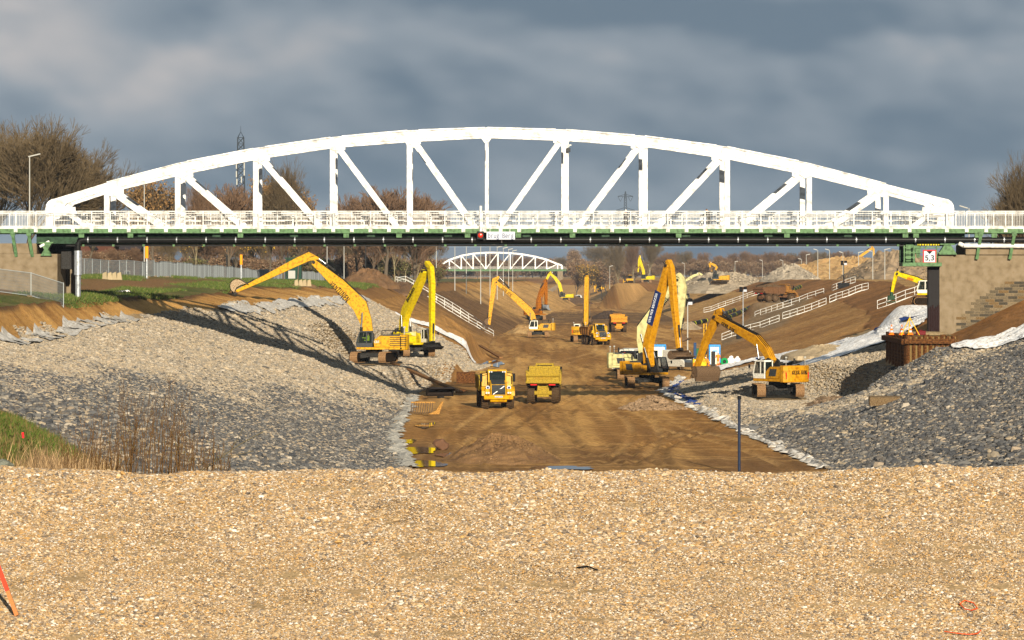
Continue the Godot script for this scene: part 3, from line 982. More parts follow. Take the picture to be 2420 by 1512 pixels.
func build_bridge():
	var zn := -DB
	var br := thing("truss_bridge", "big white bowstring truss bridge with green deck edge crossing the canal", "bridge", Vector3(bx(1150), DECK - 1.4, zn - 3.5))
	truss(br, zn - 1.0, 0.0, 0.0)
	truss(br, zn - 7.4, -0.10, 0.0)
	var x0 := bx(-140)
	var x1 := bx(2560)
	var xl := bx(83)
	var xr := bx(2283)
	# deck and kerbs
	var m := MB.new()
	m.box(Vector3((x0 + x1) * 0.5, DECK - 0.2, zn - 4.2), Vector3(x1 - x0, 0.3, 8.0))
	obj("deck_slab", m, M.steel_dark, br)
	for sd in [0, 1]:
		var zz: float = zn - 0.08 if sd == 0 else zn - 8.32
		var zo := 1.0 if sd == 0 else -1.0
		for seg in [[x0, xl - 0.06], [xl + 0.06, xr - 0.06], [xr + 0.06, x1]]:
			var e := MB.new()
			var cx: float = (seg[0] + seg[1]) * 0.5
			var len: float = seg[1] - seg[0]
			e.box(Vector3(cx, DECK - 0.23, zz), Vector3(len, 0.36, 0.08))
			e.box(Vector3(cx, DECK - 0.42, zz + zo * 0.02), Vector3(len, 0.035, 0.2))
			obj("edge_beam", e, M.green, br)
			var kb := MB.new()
			kb.box(Vector3(cx, DECK + 0.045, zz - zo * 0.03), Vector3(len, 0.18, 0.1))
			obj("kerb", kb, M.rail, br)
			railing(br, seg[0], seg[1], zz + zo * 0.02, DECK + 0.02)
	# guard rails along the road, inside the trusses
	for gz in [zn - 1.45, zn - 6.95]:
		for k in 26:
			var a := bx(120) + k * 3.03
			var g := MB.new()
			for yy in [0.30, 0.72, 1.1]:
				g.box(Vector3(a + 1.515, DECK + yy, gz), Vector3(3.03, 0.075, 0.06))
			g.box(Vector3(a, DECK + 0.6, gz - 0.05), Vector3(0.12, 1.2, 0.1))
			obj("guard_rail", g, M.rail, br)
	# steel under the deck
	for gz in [zn - 1.0, zn - 7.4]:
		var g := MB.new()
		g.box(Vector3((xl + xr) * 0.5, DECK - 0.85, gz), Vector3(xr - xl, 0.95, 0.06))
		g.box(Vector3((xl + xr) * 0.5, DECK - 1.33, gz), Vector3(xr - xl, 0.05, 0.5))
		g.box(Vector3((xl + xr) * 0.5, DECK - 0.38, gz), Vector3(xr - xl, 0.05, 0.5))
		obj("main_girder", g, M.dgreen, br)
	var nodes := []
	for i in range(1, 12): nodes.append(bx(NODES[i][0]))
	for i in nodes.size():
		var g := MB.new()
		g.box(Vector3(nodes[i], DECK - 0.8, zn - 4.2), Vector3(0.3, 0.8, 6.6))
		obj("cross_beam", g, M.dgreen, br)
		if i < 10:
			var mid: float = (nodes[i] + nodes[i + 1]) * 0.5
			var h := MB.new()
			h.bar(Vector3(nodes[i], DECK - 1.2, zn - 1.3), Vector3(nodes[i + 1], DECK - 1.2, zn - 7.1), 0.16, 0.12)
			h.bar(Vector3(nodes[i], DECK - 1.2, zn - 7.1), Vector3(nodes[i + 1], DECK - 1.2, zn - 1.3), 0.16, 0.12)
			obj("wind_brace", h, M.dgreen, br)
			var c := MB.new()
			c.box(Vector3(mid, DECK - 0.72, zn - 0.5), Vector3(0.7, 0.6, 0.05))
			obj("stiffener_plate", c, M.dgreen, br)
	for x in [192, 308, 568, 818, 943, 1105, 1225, 1353, 1604, 1860, 2140, 2165, 2310, 2350]:
		var h := MB.new()
		h.box(Vector3(bx(x * 1.0), DECK - 0.62, zn - 0.16), Vector3(0.48, 0.40, 0.22))
		obj("hanger_plate", h, M.green, br)
	# inspection rail with its little green clamps
	var ir := MB.new()
	ir.box(Vector3((xl + xr) * 0.5 + 0.6, DECK - 1.50, zn - 1.2), Vector3(xr - xl - 4.0, 0.16, 0.3))
	obj("inspection_rail", ir, M.black, br)
	for k in 30:
		var cl := MB.new()
		cl.box(Vector3(bx(175) + k * 2.66 + 0.7, DECK - 1.50, zn - 0.98), Vector3(0.2, 0.20, 0.16))
		obj("rail_clamp", cl, M.green, br)
	# pipeline slung under the edge
	var pp := thing("bridge_pipeline", "black pipeline slung under the edge of the truss bridge", "pipe", Vector3(bx(1210), DECK - 1.05, zn - 0.5))
	var pm := MB.new()
	pm.tube(Vector3(bx(196), DECK - 1.02, zn - 0.45), Vector3(x1 - 1.0, DECK - 1.02, zn - 0.45), 0.25, 0.25, 14)
	var py := DECK - 1.02
	pm.pipe([Vector3(bx(196), py, zn - 0.45), Vector3(bx(188), py - 0.06, zn - 0.45), Vector3(bx(184), py - 0.22, zn - 0.45), Vector3(bx(183), py - 0.5, zn - 0.45), Vector3(bx(183), py - 1.0, zn - 0.45)], 0.25, 14)
	obj("pipe", pm, M.black, pp)
	var dn := MB.new()
	dn.tube(Vector3(bx(183), py - 0.95, zn - 0.45), Vector3(bx(183), py - 3.1, zn - 0.45), 0.36, 0.36, 12)
	dn.tube(Vector3(bx(183), py - 3.1, zn - 0.45), Vector3(bx(183), 9.9, zn - 0.45), 0.25, 0.25, 12)
	obj("down_pipe", dn, M.galv, pp)
	for k in 32:
		var cx := bx(207) + k * 2.6
		if cx > x1 - 2.0: break
		var co := MB.new()
		co.tube(Vector3(cx - 0.05, py, zn - 0.45), Vector3(cx + 0.05, py, zn - 0.45), 0.275, 0.275, 14)
		obj("collar", co, M.galv, pp)
	# name board, signal lamp, camera box on the truss
	var s := thing("name_board", "white name board with dark blue lettering under the bridge deck", "sign", Vector3(bx(1183.5), by(557), zn + 0.35))
	var sb := MB.new()
	sb.box(Vector3(bx(1183.5), by(557), zn + 0.33), Vector3(2.5, 0.70, 0.05), Basis.IDENTITY, 0.01)
	obj("board", sb, M.signwhite, s)
	var sh := MB.new()
	for x in [1158, 1205]:
		sh.box(Vector3(bx(x * 1.0), by(546), zn + 0.24), Vector3(0.05, 0.8, 0.05))
	obj("hanger", sh, M.rail, s)
	text_on(s, "brug Berg", Vector3(bx(1183.5), by(557.5), zn + 0.37), Vector3.RIGHT, Vector3.UP, 0.42, M.signblue, 2.22, "Droid Sans Mono", 800)
	var tl := thing("signal_lamp", "red navigation signal lamp on a dark box under the deck", "lamp", Vector3(bx(1135), by(556), zn + 0.3))
	var tb := MB.new()
	tb.box(Vector3(bx(1135.5), by(556.5), zn + 0.28), Vector3(0.62, 0.72, 0.2), Basis.IDENTITY, 0.03)
	obj("housing", tb, M.black, tl)
	var tr := MB.new()
	tr.lathe([Vector2(0, 0.12), Vector2(0.14, 0.09), Vector2(0.22, 0.0)], 14, Transform3D(Basis(Vector3.RIGHT, PI * 0.5), Vector3(bx(1135.5), by(556.5), zn + 0.385)))
	var lens_m := mat(Color(0.75, 0.16, 0.08), 0.25)
	obj("lens", tr, lens_m, tl)
	var tp := MB.new()
	tp.box(Vector3(bx(1136.5), by(518), zn + 0.2), Vector3(0.2, 2.35, 0.16))
	tp.box(Vector3(bx(1145), by(544), zn + 0.24), Vector3(0.34, 0.42, 0.2), Basis.IDENTITY, 0.02)
	obj("post", tp, M.rail, tl)
	var cb := thing("camera_box", "small dark box with a camera arm high on the white upright", "camera", Vector3(bx(1344), by(354), zn - 0.5))
	var cm := MB.new()
	cm.box(Vector3(bx(1343.5), by(354), zn - 0.55), Vector3(0.36, 0.36, 0.3), Basis.IDENTITY, 0.02)
	obj("box", cm, M.cab_grey, cb)
	var ca := MB.new()
	ca.bar(Vector3(bx(1343), by(348), zn - 0.55), Vector3(bx(1347), by(343.5), zn - 0.5), 0.05, 0.05)
	ca.box(Vector3(bx(1348), by(342.5), zn - 0.5), Vector3(0.2, 0.1, 0.1))
	obj("camera_arm", ca, M.rail, cb)

func build_abutments():
	var zn := -DB
	# right: concrete wall with sloping masonry below, dark pier leg in front of the opening
	var t := thing("right_abutment", "stained concrete abutment with weathered masonry at the right end of the bridge", "abutment", Vector3(bx(2320), 8.0, zn - 3.0))
	var m := MB.new()
	m.box(Vector3((bx(2222) + bx(2640)) * 0.5, (by(602) + 6.5) * 0.5, zn - 4.6), Vector3(bx(2640) - bx(2222), by(602) - 6.5, 7.6), Basis.IDENTITY, 0.04)
	obj("wall", m, M.concrete, t)
	var up := MB.new()
	up.box(Vector3((bx(2284) + bx(2640)) * 0.5, (by(578) + by(602)) * 0.5, zn - 4.3), Vector3(bx(2640) - bx(2284), by(578) - by(602), 7.4), Basis.IDENTITY, 0.03)
	obj("bearing_wall", up, M.concrete, t)
	var cap := MB.new()
	cap.box(Vector3(bx(2237), (by(602) + 6.6) * 0.5, zn - 0.75), Vector3(bx(2258) - bx(2222) , by(602) - 6.6, 0.3), Basis.IDENTITY, 0.03)
	obj("pilaster", cap, M.concrete, t)
	# masonry in courses below a sloping line
	var stonem := []
	for c in [Color(0.43, 0.385, 0.31), Color(0.37, 0.335, 0.275), Color(0.48, 0.425, 0.335), Color(0.29, 0.27, 0.235), Color(0.44, 0.36, 0.25)]:
		stonem.append(mat(c, 0.95, "stone", 2.5))
	for r in 19:
		var y0 := 6.6 + r * 0.26
		var k := 0
		var x := bx(2262) + (0.0 if r % 2 == 0 else 0.42)
		while x < bx(2425):
			var w := 0.84 * rng.randf_range(0.92, 1.08)
			var lim := lerpf(by(742), by(630), clampf((x - bx(2262)) / (bx(2400) - bx(2262)), 0.0, 1.2))
			if y0 + 0.24 < lim and y0 > by(795) + (x - bx(2262)) * 0.42:
				var b := MB.new()
				b.box(Vector3(x + w * 0.5, y0 + 0.12, zn - 0.865 + rng.randf_range(0.0, 0.02)), Vector3(w - 0.03, 0.235, 0.16), Basis.IDENTITY, 0.02)
				obj("stone_block", b, stonem[rng.randi() % 5], t)
			x += w
			k += 1
	var leg := thing("pier_column", "black tarred pier column under the right end of the bridge", "pier", Vector3(bx(2208), 7.4, zn - 3.5))
	var lm := MB.new()
	lm.box(Vector3(bx(2208.5), (by(630) + 7.0) * 0.5, zn - 1.0), Vector3(1.0, by(630) - 7.0, 0.9), Basis.IDENTITY, 0.03)
	obj("column", lm, mat(Color(0.12, 0.11, 0.115), 0.6, "mottle", 1.2), leg)
	var lp := MB.new()
	for k in 6:
		lp.tube(Vector3(bx(2197) + k * 0.17, 6.9, zn - 0.48), Vector3(bx(2197) + k * 0.17, 9.2 + (k % 3) * 0.12, zn - 0.48), 0.085, 0.085, 6)
	obj("timber_fender", lp, mat(Color(0.20, 0.15, 0.15), 0.9, "mottle", 0.4), leg)
	# bearing and green platform
	var pl := thing("inspection_platform", "green steel inspection platform hanging at the right pier", "platform", Vector3(bx(2178), by(630), zn - 0.5))
	var fl := MB.new()
	fl.box(Vector3(bx(2178), by(625), zn - 1.0), Vector3(3.45, 0.34, 3.0), Basis.IDENTITY, 0.02)
	obj("floor_beam", fl, M.green, pl)
	for x in [2136.0, 2159.0, 2187.0, 2212.0]:
		var p := MB.new()
		p.box(Vector3(bx(x), by(601), zn + 0.35), Vector3(0.12, 1.55, 0.1))
		obj("stanchion", p, M.green, pl)
	for y in [585.0, 597.0, 608.0]:
		var p := MB.new()
		p.box(Vector3(bx(2178), by(y), zn + 0.33), Vector3(3.3, 0.07, 0.06))
		obj("handrail", p, M.green, pl)
	var gp := MB.new()
	gp.box(Vector3(bx(2151), by(598), zn - 0.6), Vector3(0.7, 1.5, 0.5), Basis.IDENTITY, 0.03)
	gp.extrude(PackedVector2Array([Vector2(bx(2160), by(580)), Vector2(bx(2176), by(580)), Vector2(bx(2173), by(607)), Vector2(bx(2166), by(607))]), 0.0, 0.3, Transform3D(Basis.IDENTITY, Vector3(0, 0, zn - 0.1)))
	obj("hydraulic_unit", gp, M.green, pl)
	var bk := MB.new()
	bk.box(Vector3(bx(2150), by(602), zn - 2.2), Vector3(1.4, 1.9, 0.2))
	obj("back_plate", bk, M.dgreen, pl)
	var hz := MB.new()
	hz.box(Vector3(bx(2193), by(578.5), zn + 0.36), Vector3(1.9, 0.12, 0.05))
	obj("warning_strip", hz, mat(Color(0.72, 0.66, 0.12), 0.6), pl)
	for k in 8:
		var h2 := MB.new()
		h2.box(Vector3(bx(2193) - 0.83 + k * 0.235, by(578.5), zn + 0.388), Vector3(0.09, 0.119, 0.01))
		obj("warning_stripe", h2, M.ink, pl)
	for q in [[2240.0, "right"], [108.0, "left"]]:
		var be := thing("bridge_bearing", "green pyramid-shaped bearing under the %s end of the bridge" % q[1], "bearing", Vector3(bx(q[0]), by(602) if q[1] == "right" else by(604), zn - 0.6))
		var bm := MB.new()
		var bb := by(602)
		bm.extrude(PackedVector2Array([Vector2(bx(q[0]) - 0.85, bb), Vector2(bx(q[0]) + 0.85, bb), Vector2(bx(q[0]) + 0.3, bb + 0.85), Vector2(bx(q[0]) - 0.3, bb + 0.85)]) if q[1] == "right" else PackedVector2Array([Vector2(bx(q[0]) - 0.5, bb - 0.1), Vector2(bx(q[0]) + 0.5, bb - 0.1), Vector2(bx(q[0]) + 0.18, bb + 0.45), Vector2(bx(q[0]) + 0.5, bb + 1.0), Vector2(bx(q[0]) - 0.5, bb + 1.0), Vector2(bx(q[0]) - 0.18, bb + 0.45)]), -0.4, 0.4, Transform3D(Basis.IDENTITY, Vector3(0, 0, zn - 0.6)), 0.03)
		obj("pedestal", bm, M.green, be)
		var bt := MB.new()
		bt.box(Vector3(bx(q[0]), bb + (0.92 if q[1] == "right" else 1.06), zn - 0.6), Vector3(1.3, 0.12, 0.9))
		obj("bearing_plate", bt, M.green, be)
	# clearance sign
	var s := thing("clearance_sign", "square white height clearance sign with red border on the green platform", "sign", Vector3(bx(2195.5), by(607), zn + 0.45))
	var sm := MB.new()
	sm.box(Vector3(bx(2195.5), by(606.5), zn + 0.43), Vector3(1.17, 1.17, 0.04), Basis.IDENTITY, 0.01)
	obj("red_border", sm, M.red, s)
	var sw := MB.new()
	sw.box(Vector3(bx(2195.5), by(606.5), zn + 0.456), Vector3(0.98, 0.98, 0.02))
	obj("face", sw, M.signwhite, s)
	var st := MB.new()
	var sc := Vector3(bx(2195.5), by(606.5), zn + 0.47)
	st.extrude(PackedVector2Array([Vector2(-0.27, 0.49), Vector2(0.27, 0.49), Vector2(0, 0.22)]), 0.0, 0.012, Transform3D(Basis.IDENTITY, sc))
	obj("triangle", st, M.ink, s)
	text_on(s, "5,3", sc + Vector3(0, -0.12, 0.01), Vector3.RIGHT, Vector3.UP, 0.46, M.ink, 0.78, "Droid Sans", 800)
	# struts and white pipe along the right-hand wall
	var wp := thing("white_pipe", "white pipe along the top of the right abutment wall", "pipe", Vector3(bx(2360), by(577), zn - 0.2))
	var wm := MB.new()
	wm.pipe([Vector3(bx(2268), by(575), zn - 0.42), Vector3(bx(2278), by(580.5), zn - 0.3), Vector3(bx(2560), by(582.5), zn - 0.3)], 0.2, 10)
	obj("pipe", wm, M.rail, wp)
	var k := 0
	for x in [[2318.0, 2310.0, "right abutment, nearest the pier"], [2397.0, 2388.0, "right abutment, between its two neighbours"], [2479.0, 2466.0, "right abutment, at the edge of the picture"], [30.0, 37.0, "left abutment, farthest from the bearing"], [101.0 - 0.0, 108.0 - 36.0, "left abutment, nearest the bearing"]]:
		if k == 4: x = [101.0 - 33.0, 108.0 - 33.0, x[2]]
		var b := thing("deck_bracket", "slanting green deck bracket on the " + x[2], "bracket", Vector3(bx(x[1]), by(610), zn))
		var mm := MB.new()
		mm.bar(Vector3(bx(x[0]), by(556), zn - 0.1), Vector3(bx(x[1]), by(612 if k < 3 else 606), zn - 0.55), 0.26, 0.3, Vector3(0, 0, 1))
		obj("strut", mm, M.green, b)
		var mc := MB.new()
		mc.box(Vector3(bx(x[0]), by(553), zn - 0.1), Vector3(0.42, 0.3, 0.3))
		obj("head", mc, M.green, b)
		k += 1
	# left abutment
	var la := thing("left_abutment", "low weathered concrete abutment at the left end of the bridge", "abutment", Vector3(bx(60), 10.0, zn - 3.0))
	var l1 := MB.new()
	l1.box(Vector3((bx(-220) + bx(84)) * 0.5, (by(575) + by(600)) * 0.5, zn - 4.6), Vector3(bx(84) - bx(-220), by(575) - by(600), 7.6), Basis.IDENTITY, 0.03)
	obj("bearing_wall", l1, M.concrete, la)
	var l2 := MB.new()
	l2.box(Vector3((bx(-220) + bx(134)) * 0.5, (by(600) + 9.0) * 0.5, zn - 4.3), Vector3(bx(134) - bx(-220), by(600) - 9.0, 7.6), Basis.IDENTITY, 0.04)
	obj("wall", l2, M.concrete, la)
	var l3 := MB.new()
	l3.box(Vector3(bx(148), (by(578) + 9.2) * 0.5, zn - 7.6), Vector3(1.0, by(578) - 9.2, 1.2), Basis.IDENTITY, 0.03)
	obj("rear_column", l3, M.concrete, la)
	var l4 := MB.new()
	l4.bar(Vector3(bx(93), by(583), zn - 0.2), Vector3(bx(115), by(570), zn - 0.4), 0.2, 0.2)
	obj("drain_pipe", l4, M.rail, la)
	var l6 := MB.new()
	l6.box(Vector3(bx(118), (by(575) + by(602)) * 0.5, zn - 6.2), Vector3(bx(160) - bx(80), by(575) - by(602), 0.6))
	obj("added_shade_panel", l6, M.steel_dark, la)  # dark panel added across the open gap, standing in for shade under the deck
	var l5 := MB.new()
	l5.box(Vector3(bx(150), by(615), zn - 2.4), Vector3(0.9, 1.6, 0.8), Basis.IDENTITY, 0.03)
	obj("cabinet", l5, M.steel_dark, la)

func build_far_bridge():
	var d := 2137.0
	var k := d / FX
	var fx := func(x): return (x - 1210.0) * k
	var fy := func(y): return EYE - (y - 652.3) * k
	var br := thing("far_truss_bridge", "small distant white truss bridge across the canal beyond the works", "bridge", Vector3(fx.call(1210), 10, -d))
	var top := [[1040, 627], [1062, 614], [1090, 604.5], [1118, 599.3], [1148, 597], [1177, 597], [1206, 598], [1235, 601], [1265, 606.5], [1292, 613.5], [1318, 624], [1328, 627]]
	var dk: float = fy.call(636)
	for side in 2:
		var z := -d - side * 7.0
		for i in top.size() - 1:
			var a := Vector3(fx.call(top[i][0]), fy.call(top[i][1]), z)
			var b := Vector3(fx.call(top[i + 1][0]), fy.call(top[i + 1][1]), z)
			var m := MB.new()
			m.bar(a, b, 0.7, 0.9)
			obj("upper_chord", m, M.white, br)
			if i > 0 and i < 11:
				var u := MB.new()
				u.box(Vector3(a.x, (a.y + dk) * 0.5, z), Vector3(0.6, a.y - dk, 0.4))
				obj("upright", u, M.white, br)
				var g := MB.new()
				if i < 5: g.bar(a, Vector3(b.x, dk, z), 0.5, 0.5, Vector3(0, 0, 1))
				else: g.bar(a, Vector3(fx.call(top[i - 1][0]), dk, z), 0.5, 0.5, Vector3(0, 0, 1))
				if i != 4: obj("diagonal", g, M.white, br)
		for s in [1040.0, 1328.0]:
			var e := MB.new()
			e.box(Vector3(fx.call(s), (fy.call(627) + dk) * 0.5, z), Vector3(0.9, fy.call(627) - dk, 0.6))
			obj("end_post", e, M.white, br)
		var r := MB.new()
		for yy in [0.3, 0.8, 1.3]:
			r.box(Vector3(fx.call(1184), dk + yy, z), Vector3(fx.call(1340) - fx.call(1028), 0.12, 0.08))
		obj("railing", r, M.rail, br)
	var db := MB.new()
	db.box(Vector3(fx.call(1150), dk - 0.6, -d - 3.5), Vector3(fx.call(1420) - fx.call(880), 1.1, 8.0))
	obj("deck", db, M.green, br)
	for s in [1324.0, 1030.0]:
		var p := MB.new()
		p.box(Vector3(fx.call(s), (dk - 1.2 + 2.0) * 0.5, -d - 3.5), Vector3(3.0, dk - 1.2 - 2.0, 8.0))
		obj("pier", p, M.concrete, br)

# ---------------------------------------------------------------- excavators
# outline of a limb that runs through pts (u, v) with the given widths
func limb(pts: Array, widths: Array) -> PackedVector2Array:
	var l := []
	var r := []
	var n := pts.size()
	for i in n:
		var t: Vector2
		if i == 0: t = (pts[1] - pts[0]).normalized()
		elif i == n - 1: t = (pts[n - 1] - pts[n - 2]).normalized()
		else: t = ((pts[i] - pts[i - 1]).normalized() + (pts[i + 1] - pts[i]).normalized()).normalized()
		var nn: Vector2 = Vector2(-t.y, t.x) * widths[i] * 0.5
		var e: Vector2 = t * widths[i] * 0.18
		if i == 0:
			l.append(pts[i] + nn * 0.6 - e); r.append(pts[i] - nn * 0.6 - e)
		l.append(pts[i] + nn); r.append(pts[i] - nn)
		if i == n - 1:
			l.append(pts[i] + nn * 0.6 + e); r.append(pts[i] - nn * 0.6 + e)
	r.reverse()
	return PackedVector2Array(l + r)

func track(parent: Node, at: Vector3, t: Vector3, length: float, height: float, width: float, shoes: int):
	var q := t.cross(Vector3.UP)
	var r := height * 0.5
	var xf := Transform3D(Basis(t, Vector3.UP, q), at + Vector3(0, r, 0))
	var frame := MB.new()
	var poly := PackedVector2Array()
	for k in 16:
		var a := TAU * k / 16.0
		var x := cos(a) * r * 0.84 + (length * 0.5 - r) * signf(cos(a) + 0.0001)
		poly.append(Vector2(x, sin(a) * r * 0.84))
	frame.extrude(poly, -width * 0.32, width * 0.32, xf)
	for s in [-1.0, 1.0]:
		for e in [-1.0, 1.0]:
			frame.tube(xf * Vector3(e * (length * 0.5 - r), 0, s * width * 0.3), xf * Vector3(e * (length * 0.5 - r), 0, s * width * 0.42), r * 0.66, r * 0.6, 12)
	var fr := obj("track", frame, M.trackdark, parent)
	var sh := MB.new()
	var straight := length - 2.0 * r
	var peri := 2.0 * straight + TAU * r
	for k in shoes:
		var p := peri * k / shoes
		var pos: Vector2
		var dir: Vector2
		if p < straight:
			pos = Vector2(-straight * 0.5 + p, r); dir = Vector2(1, 0)
		elif p < straight + PI * r:
			var a := PI * 0.5 - (p - straight) / r
			pos = Vector2(straight * 0.5 + cos(a) * r, sin(a) * r); dir = Vector2(sin(a), -cos(a))
		elif p < 2.0 * straight + PI * r:
			pos = Vector2(straight * 0.5 - (p - straight - PI * r), -r); dir = Vector2(-1, 0)
		else:
			var a := -PI * 0.5 - (p - 2.0 * straight - PI * r) / r
			pos = Vector2(-straight * 0.5 + cos(a) * r, sin(a) * r); dir = Vector2(sin(a), -cos(a))
		var nn := Vector2(-dir.y, dir.x)
		var bx_ := xf.basis * Vector3(dir.x, dir.y, 0)
		var by_ := xf.basis * Vector3(nn.x, nn.y, 0)
		pos -= nn * 0.055
		sh.box(xf * Vector3(pos.x, pos.y, 0), Vector3(peri / shoes * 0.86, 0.05, width), Basis(bx_, by_, q))
		sh.box(xf * Vector3(pos.x + nn.x * 0.04, pos.y + nn.y * 0.04, 0), Vector3(0.035, 0.05, width), Basis(bx_, by_, q))
	obj("track_shoes", sh, M.tracks, fr).set_meta("kind", "stuff")

func cyl(parent: Node, a: Vector3, b: Vector3, r: float, called := "hydraulic_cylinder"):
	var m := MB.new()
	var mid := a.lerp(b, 0.56)
	m.tube(a, mid, r, r, 8)
	var c := obj(called, m, M.steel_dark, parent)
	var rod := MB.new()
	rod.tube(mid, b, r * 0.55, r * 0.55, 8)
	obj("piston_rod", rod, M.chrome, c)

# bucket in the boom plane: pin, turn, size, width and offset across
func bucket(parent: Node, xf: Transform3D, pin: Vector2, turn: float, size: float, width: float, wo: float, m: Material, shallow := false, heaped := false):
	var back := []
	var inn := []
	var n := 9
	var cy := -0.62 if not shallow else -0.5
	var ry := 0.62 if not shallow else 0.45
	for k in n + 1:
		var a := lerpf(1.75, 4.95, float(k) / n)
		back.append(Vector2(cos(a) * 0.62 + 0.08, sin(a) * ry + cy))
		inn.append(Vector2(cos(a) * 0.56 + 0.08, sin(a) * (ry - 0.06) + cy))
	back.append(Vector2(0.75, cy - ry * 0.8))
	inn.append(Vector2(0.75, cy - ry * 0.8 + 0.05))
	var tr := Transform2D(turn, Vector2(size, size), 0.0, pin)
	var shell := PackedVector2Array()
	for p in back: shell.append(tr * p)
	var ri := inn.duplicate()
	ri.reverse()
	for p in ri: shell.append(tr * p)
	var b := MB.new()
	b.extrude(shell, wo - width * 0.5, wo + width * 0.5, xf)
	var o := obj("bucket", b, m, parent)
	var side := PackedVector2Array()
	for p in back: side.append(tr * p)
	side.append(tr * Vector2(0.30, cy - ry * 0.25))
	side.append(tr * Vector2(0.06, cy + ry * 0.2))
	side.append(tr * Vector2(0.04, cy + ry * 0.85))
	for s in [-1.0, 1.0]:
		var sp := MB.new()
		var w: float = wo + s * (width * 0.5 - 0.03)
		sp.extrude(side, w - 0.03, w + 0.033, xf)
		obj("side_plate", sp, m, o)
	var edge := MB.new()
	for k in 5:
		var wq := wo + (k - 2.0) / 5.0 * width * 0.98
		edge.extrude(PackedVector2Array([tr * Vector2(0.66, cy - ry * 0.86), tr * Vector2(0.98, cy - ry * 0.72), tr * Vector2(0.68, cy - ry * 0.70)]), wq - 0.05, wq + 0.05, xf)
	if not shallow: obj("teeth", edge, M.steel_dark, o).set_meta("kind", "stuff")
	var br := MB.new()
	br.extrude(PackedVector2Array([tr * Vector2(-0.16, 0.12), tr * Vector2(0.2, 0.14), tr * Vector2(0.3, cy + ry * 0.85), tr * Vector2(-0.2, cy + ry * 0.9)]), -0.28, 0.28, xf)
	obj("quick_coupler", br, M.steel_dark, o)
	if heaped:
		var ld := MB.new()
		for k in 60:
			var c: Vector2 = tr * Vector2(rng.randf_range(-0.35, 0.5), cy + ry * rng.randf_range(0.1, 0.75))
			var rr := rng.randf_range(0.1, 0.25)
			ld.box(xf * Vector3(c.x, c.y, wo + rng.randf_range(-0.46, 0.46) * width), Vector3(rr, rr, rr) * 1.6, Basis.from_euler(Vector3(rng.randf() * 3, rng.randf() * 3, rng.randf() * 3)), rr * 0.3)
		obj("soil_load", ld, M.soil, o).set_meta("kind", "stuff")
	return o

func panel(parent: Node, called: String, pts: Array, m: Material):
	var b := MB.new()
	var c := Vector3.ZERO
	for p in pts: c += p
	c /= pts.size()
	for i in pts.size():
		b.tri(c, pts[i], pts[(i + 1) % pts.size()])
	return obj(called, b, m, parent)

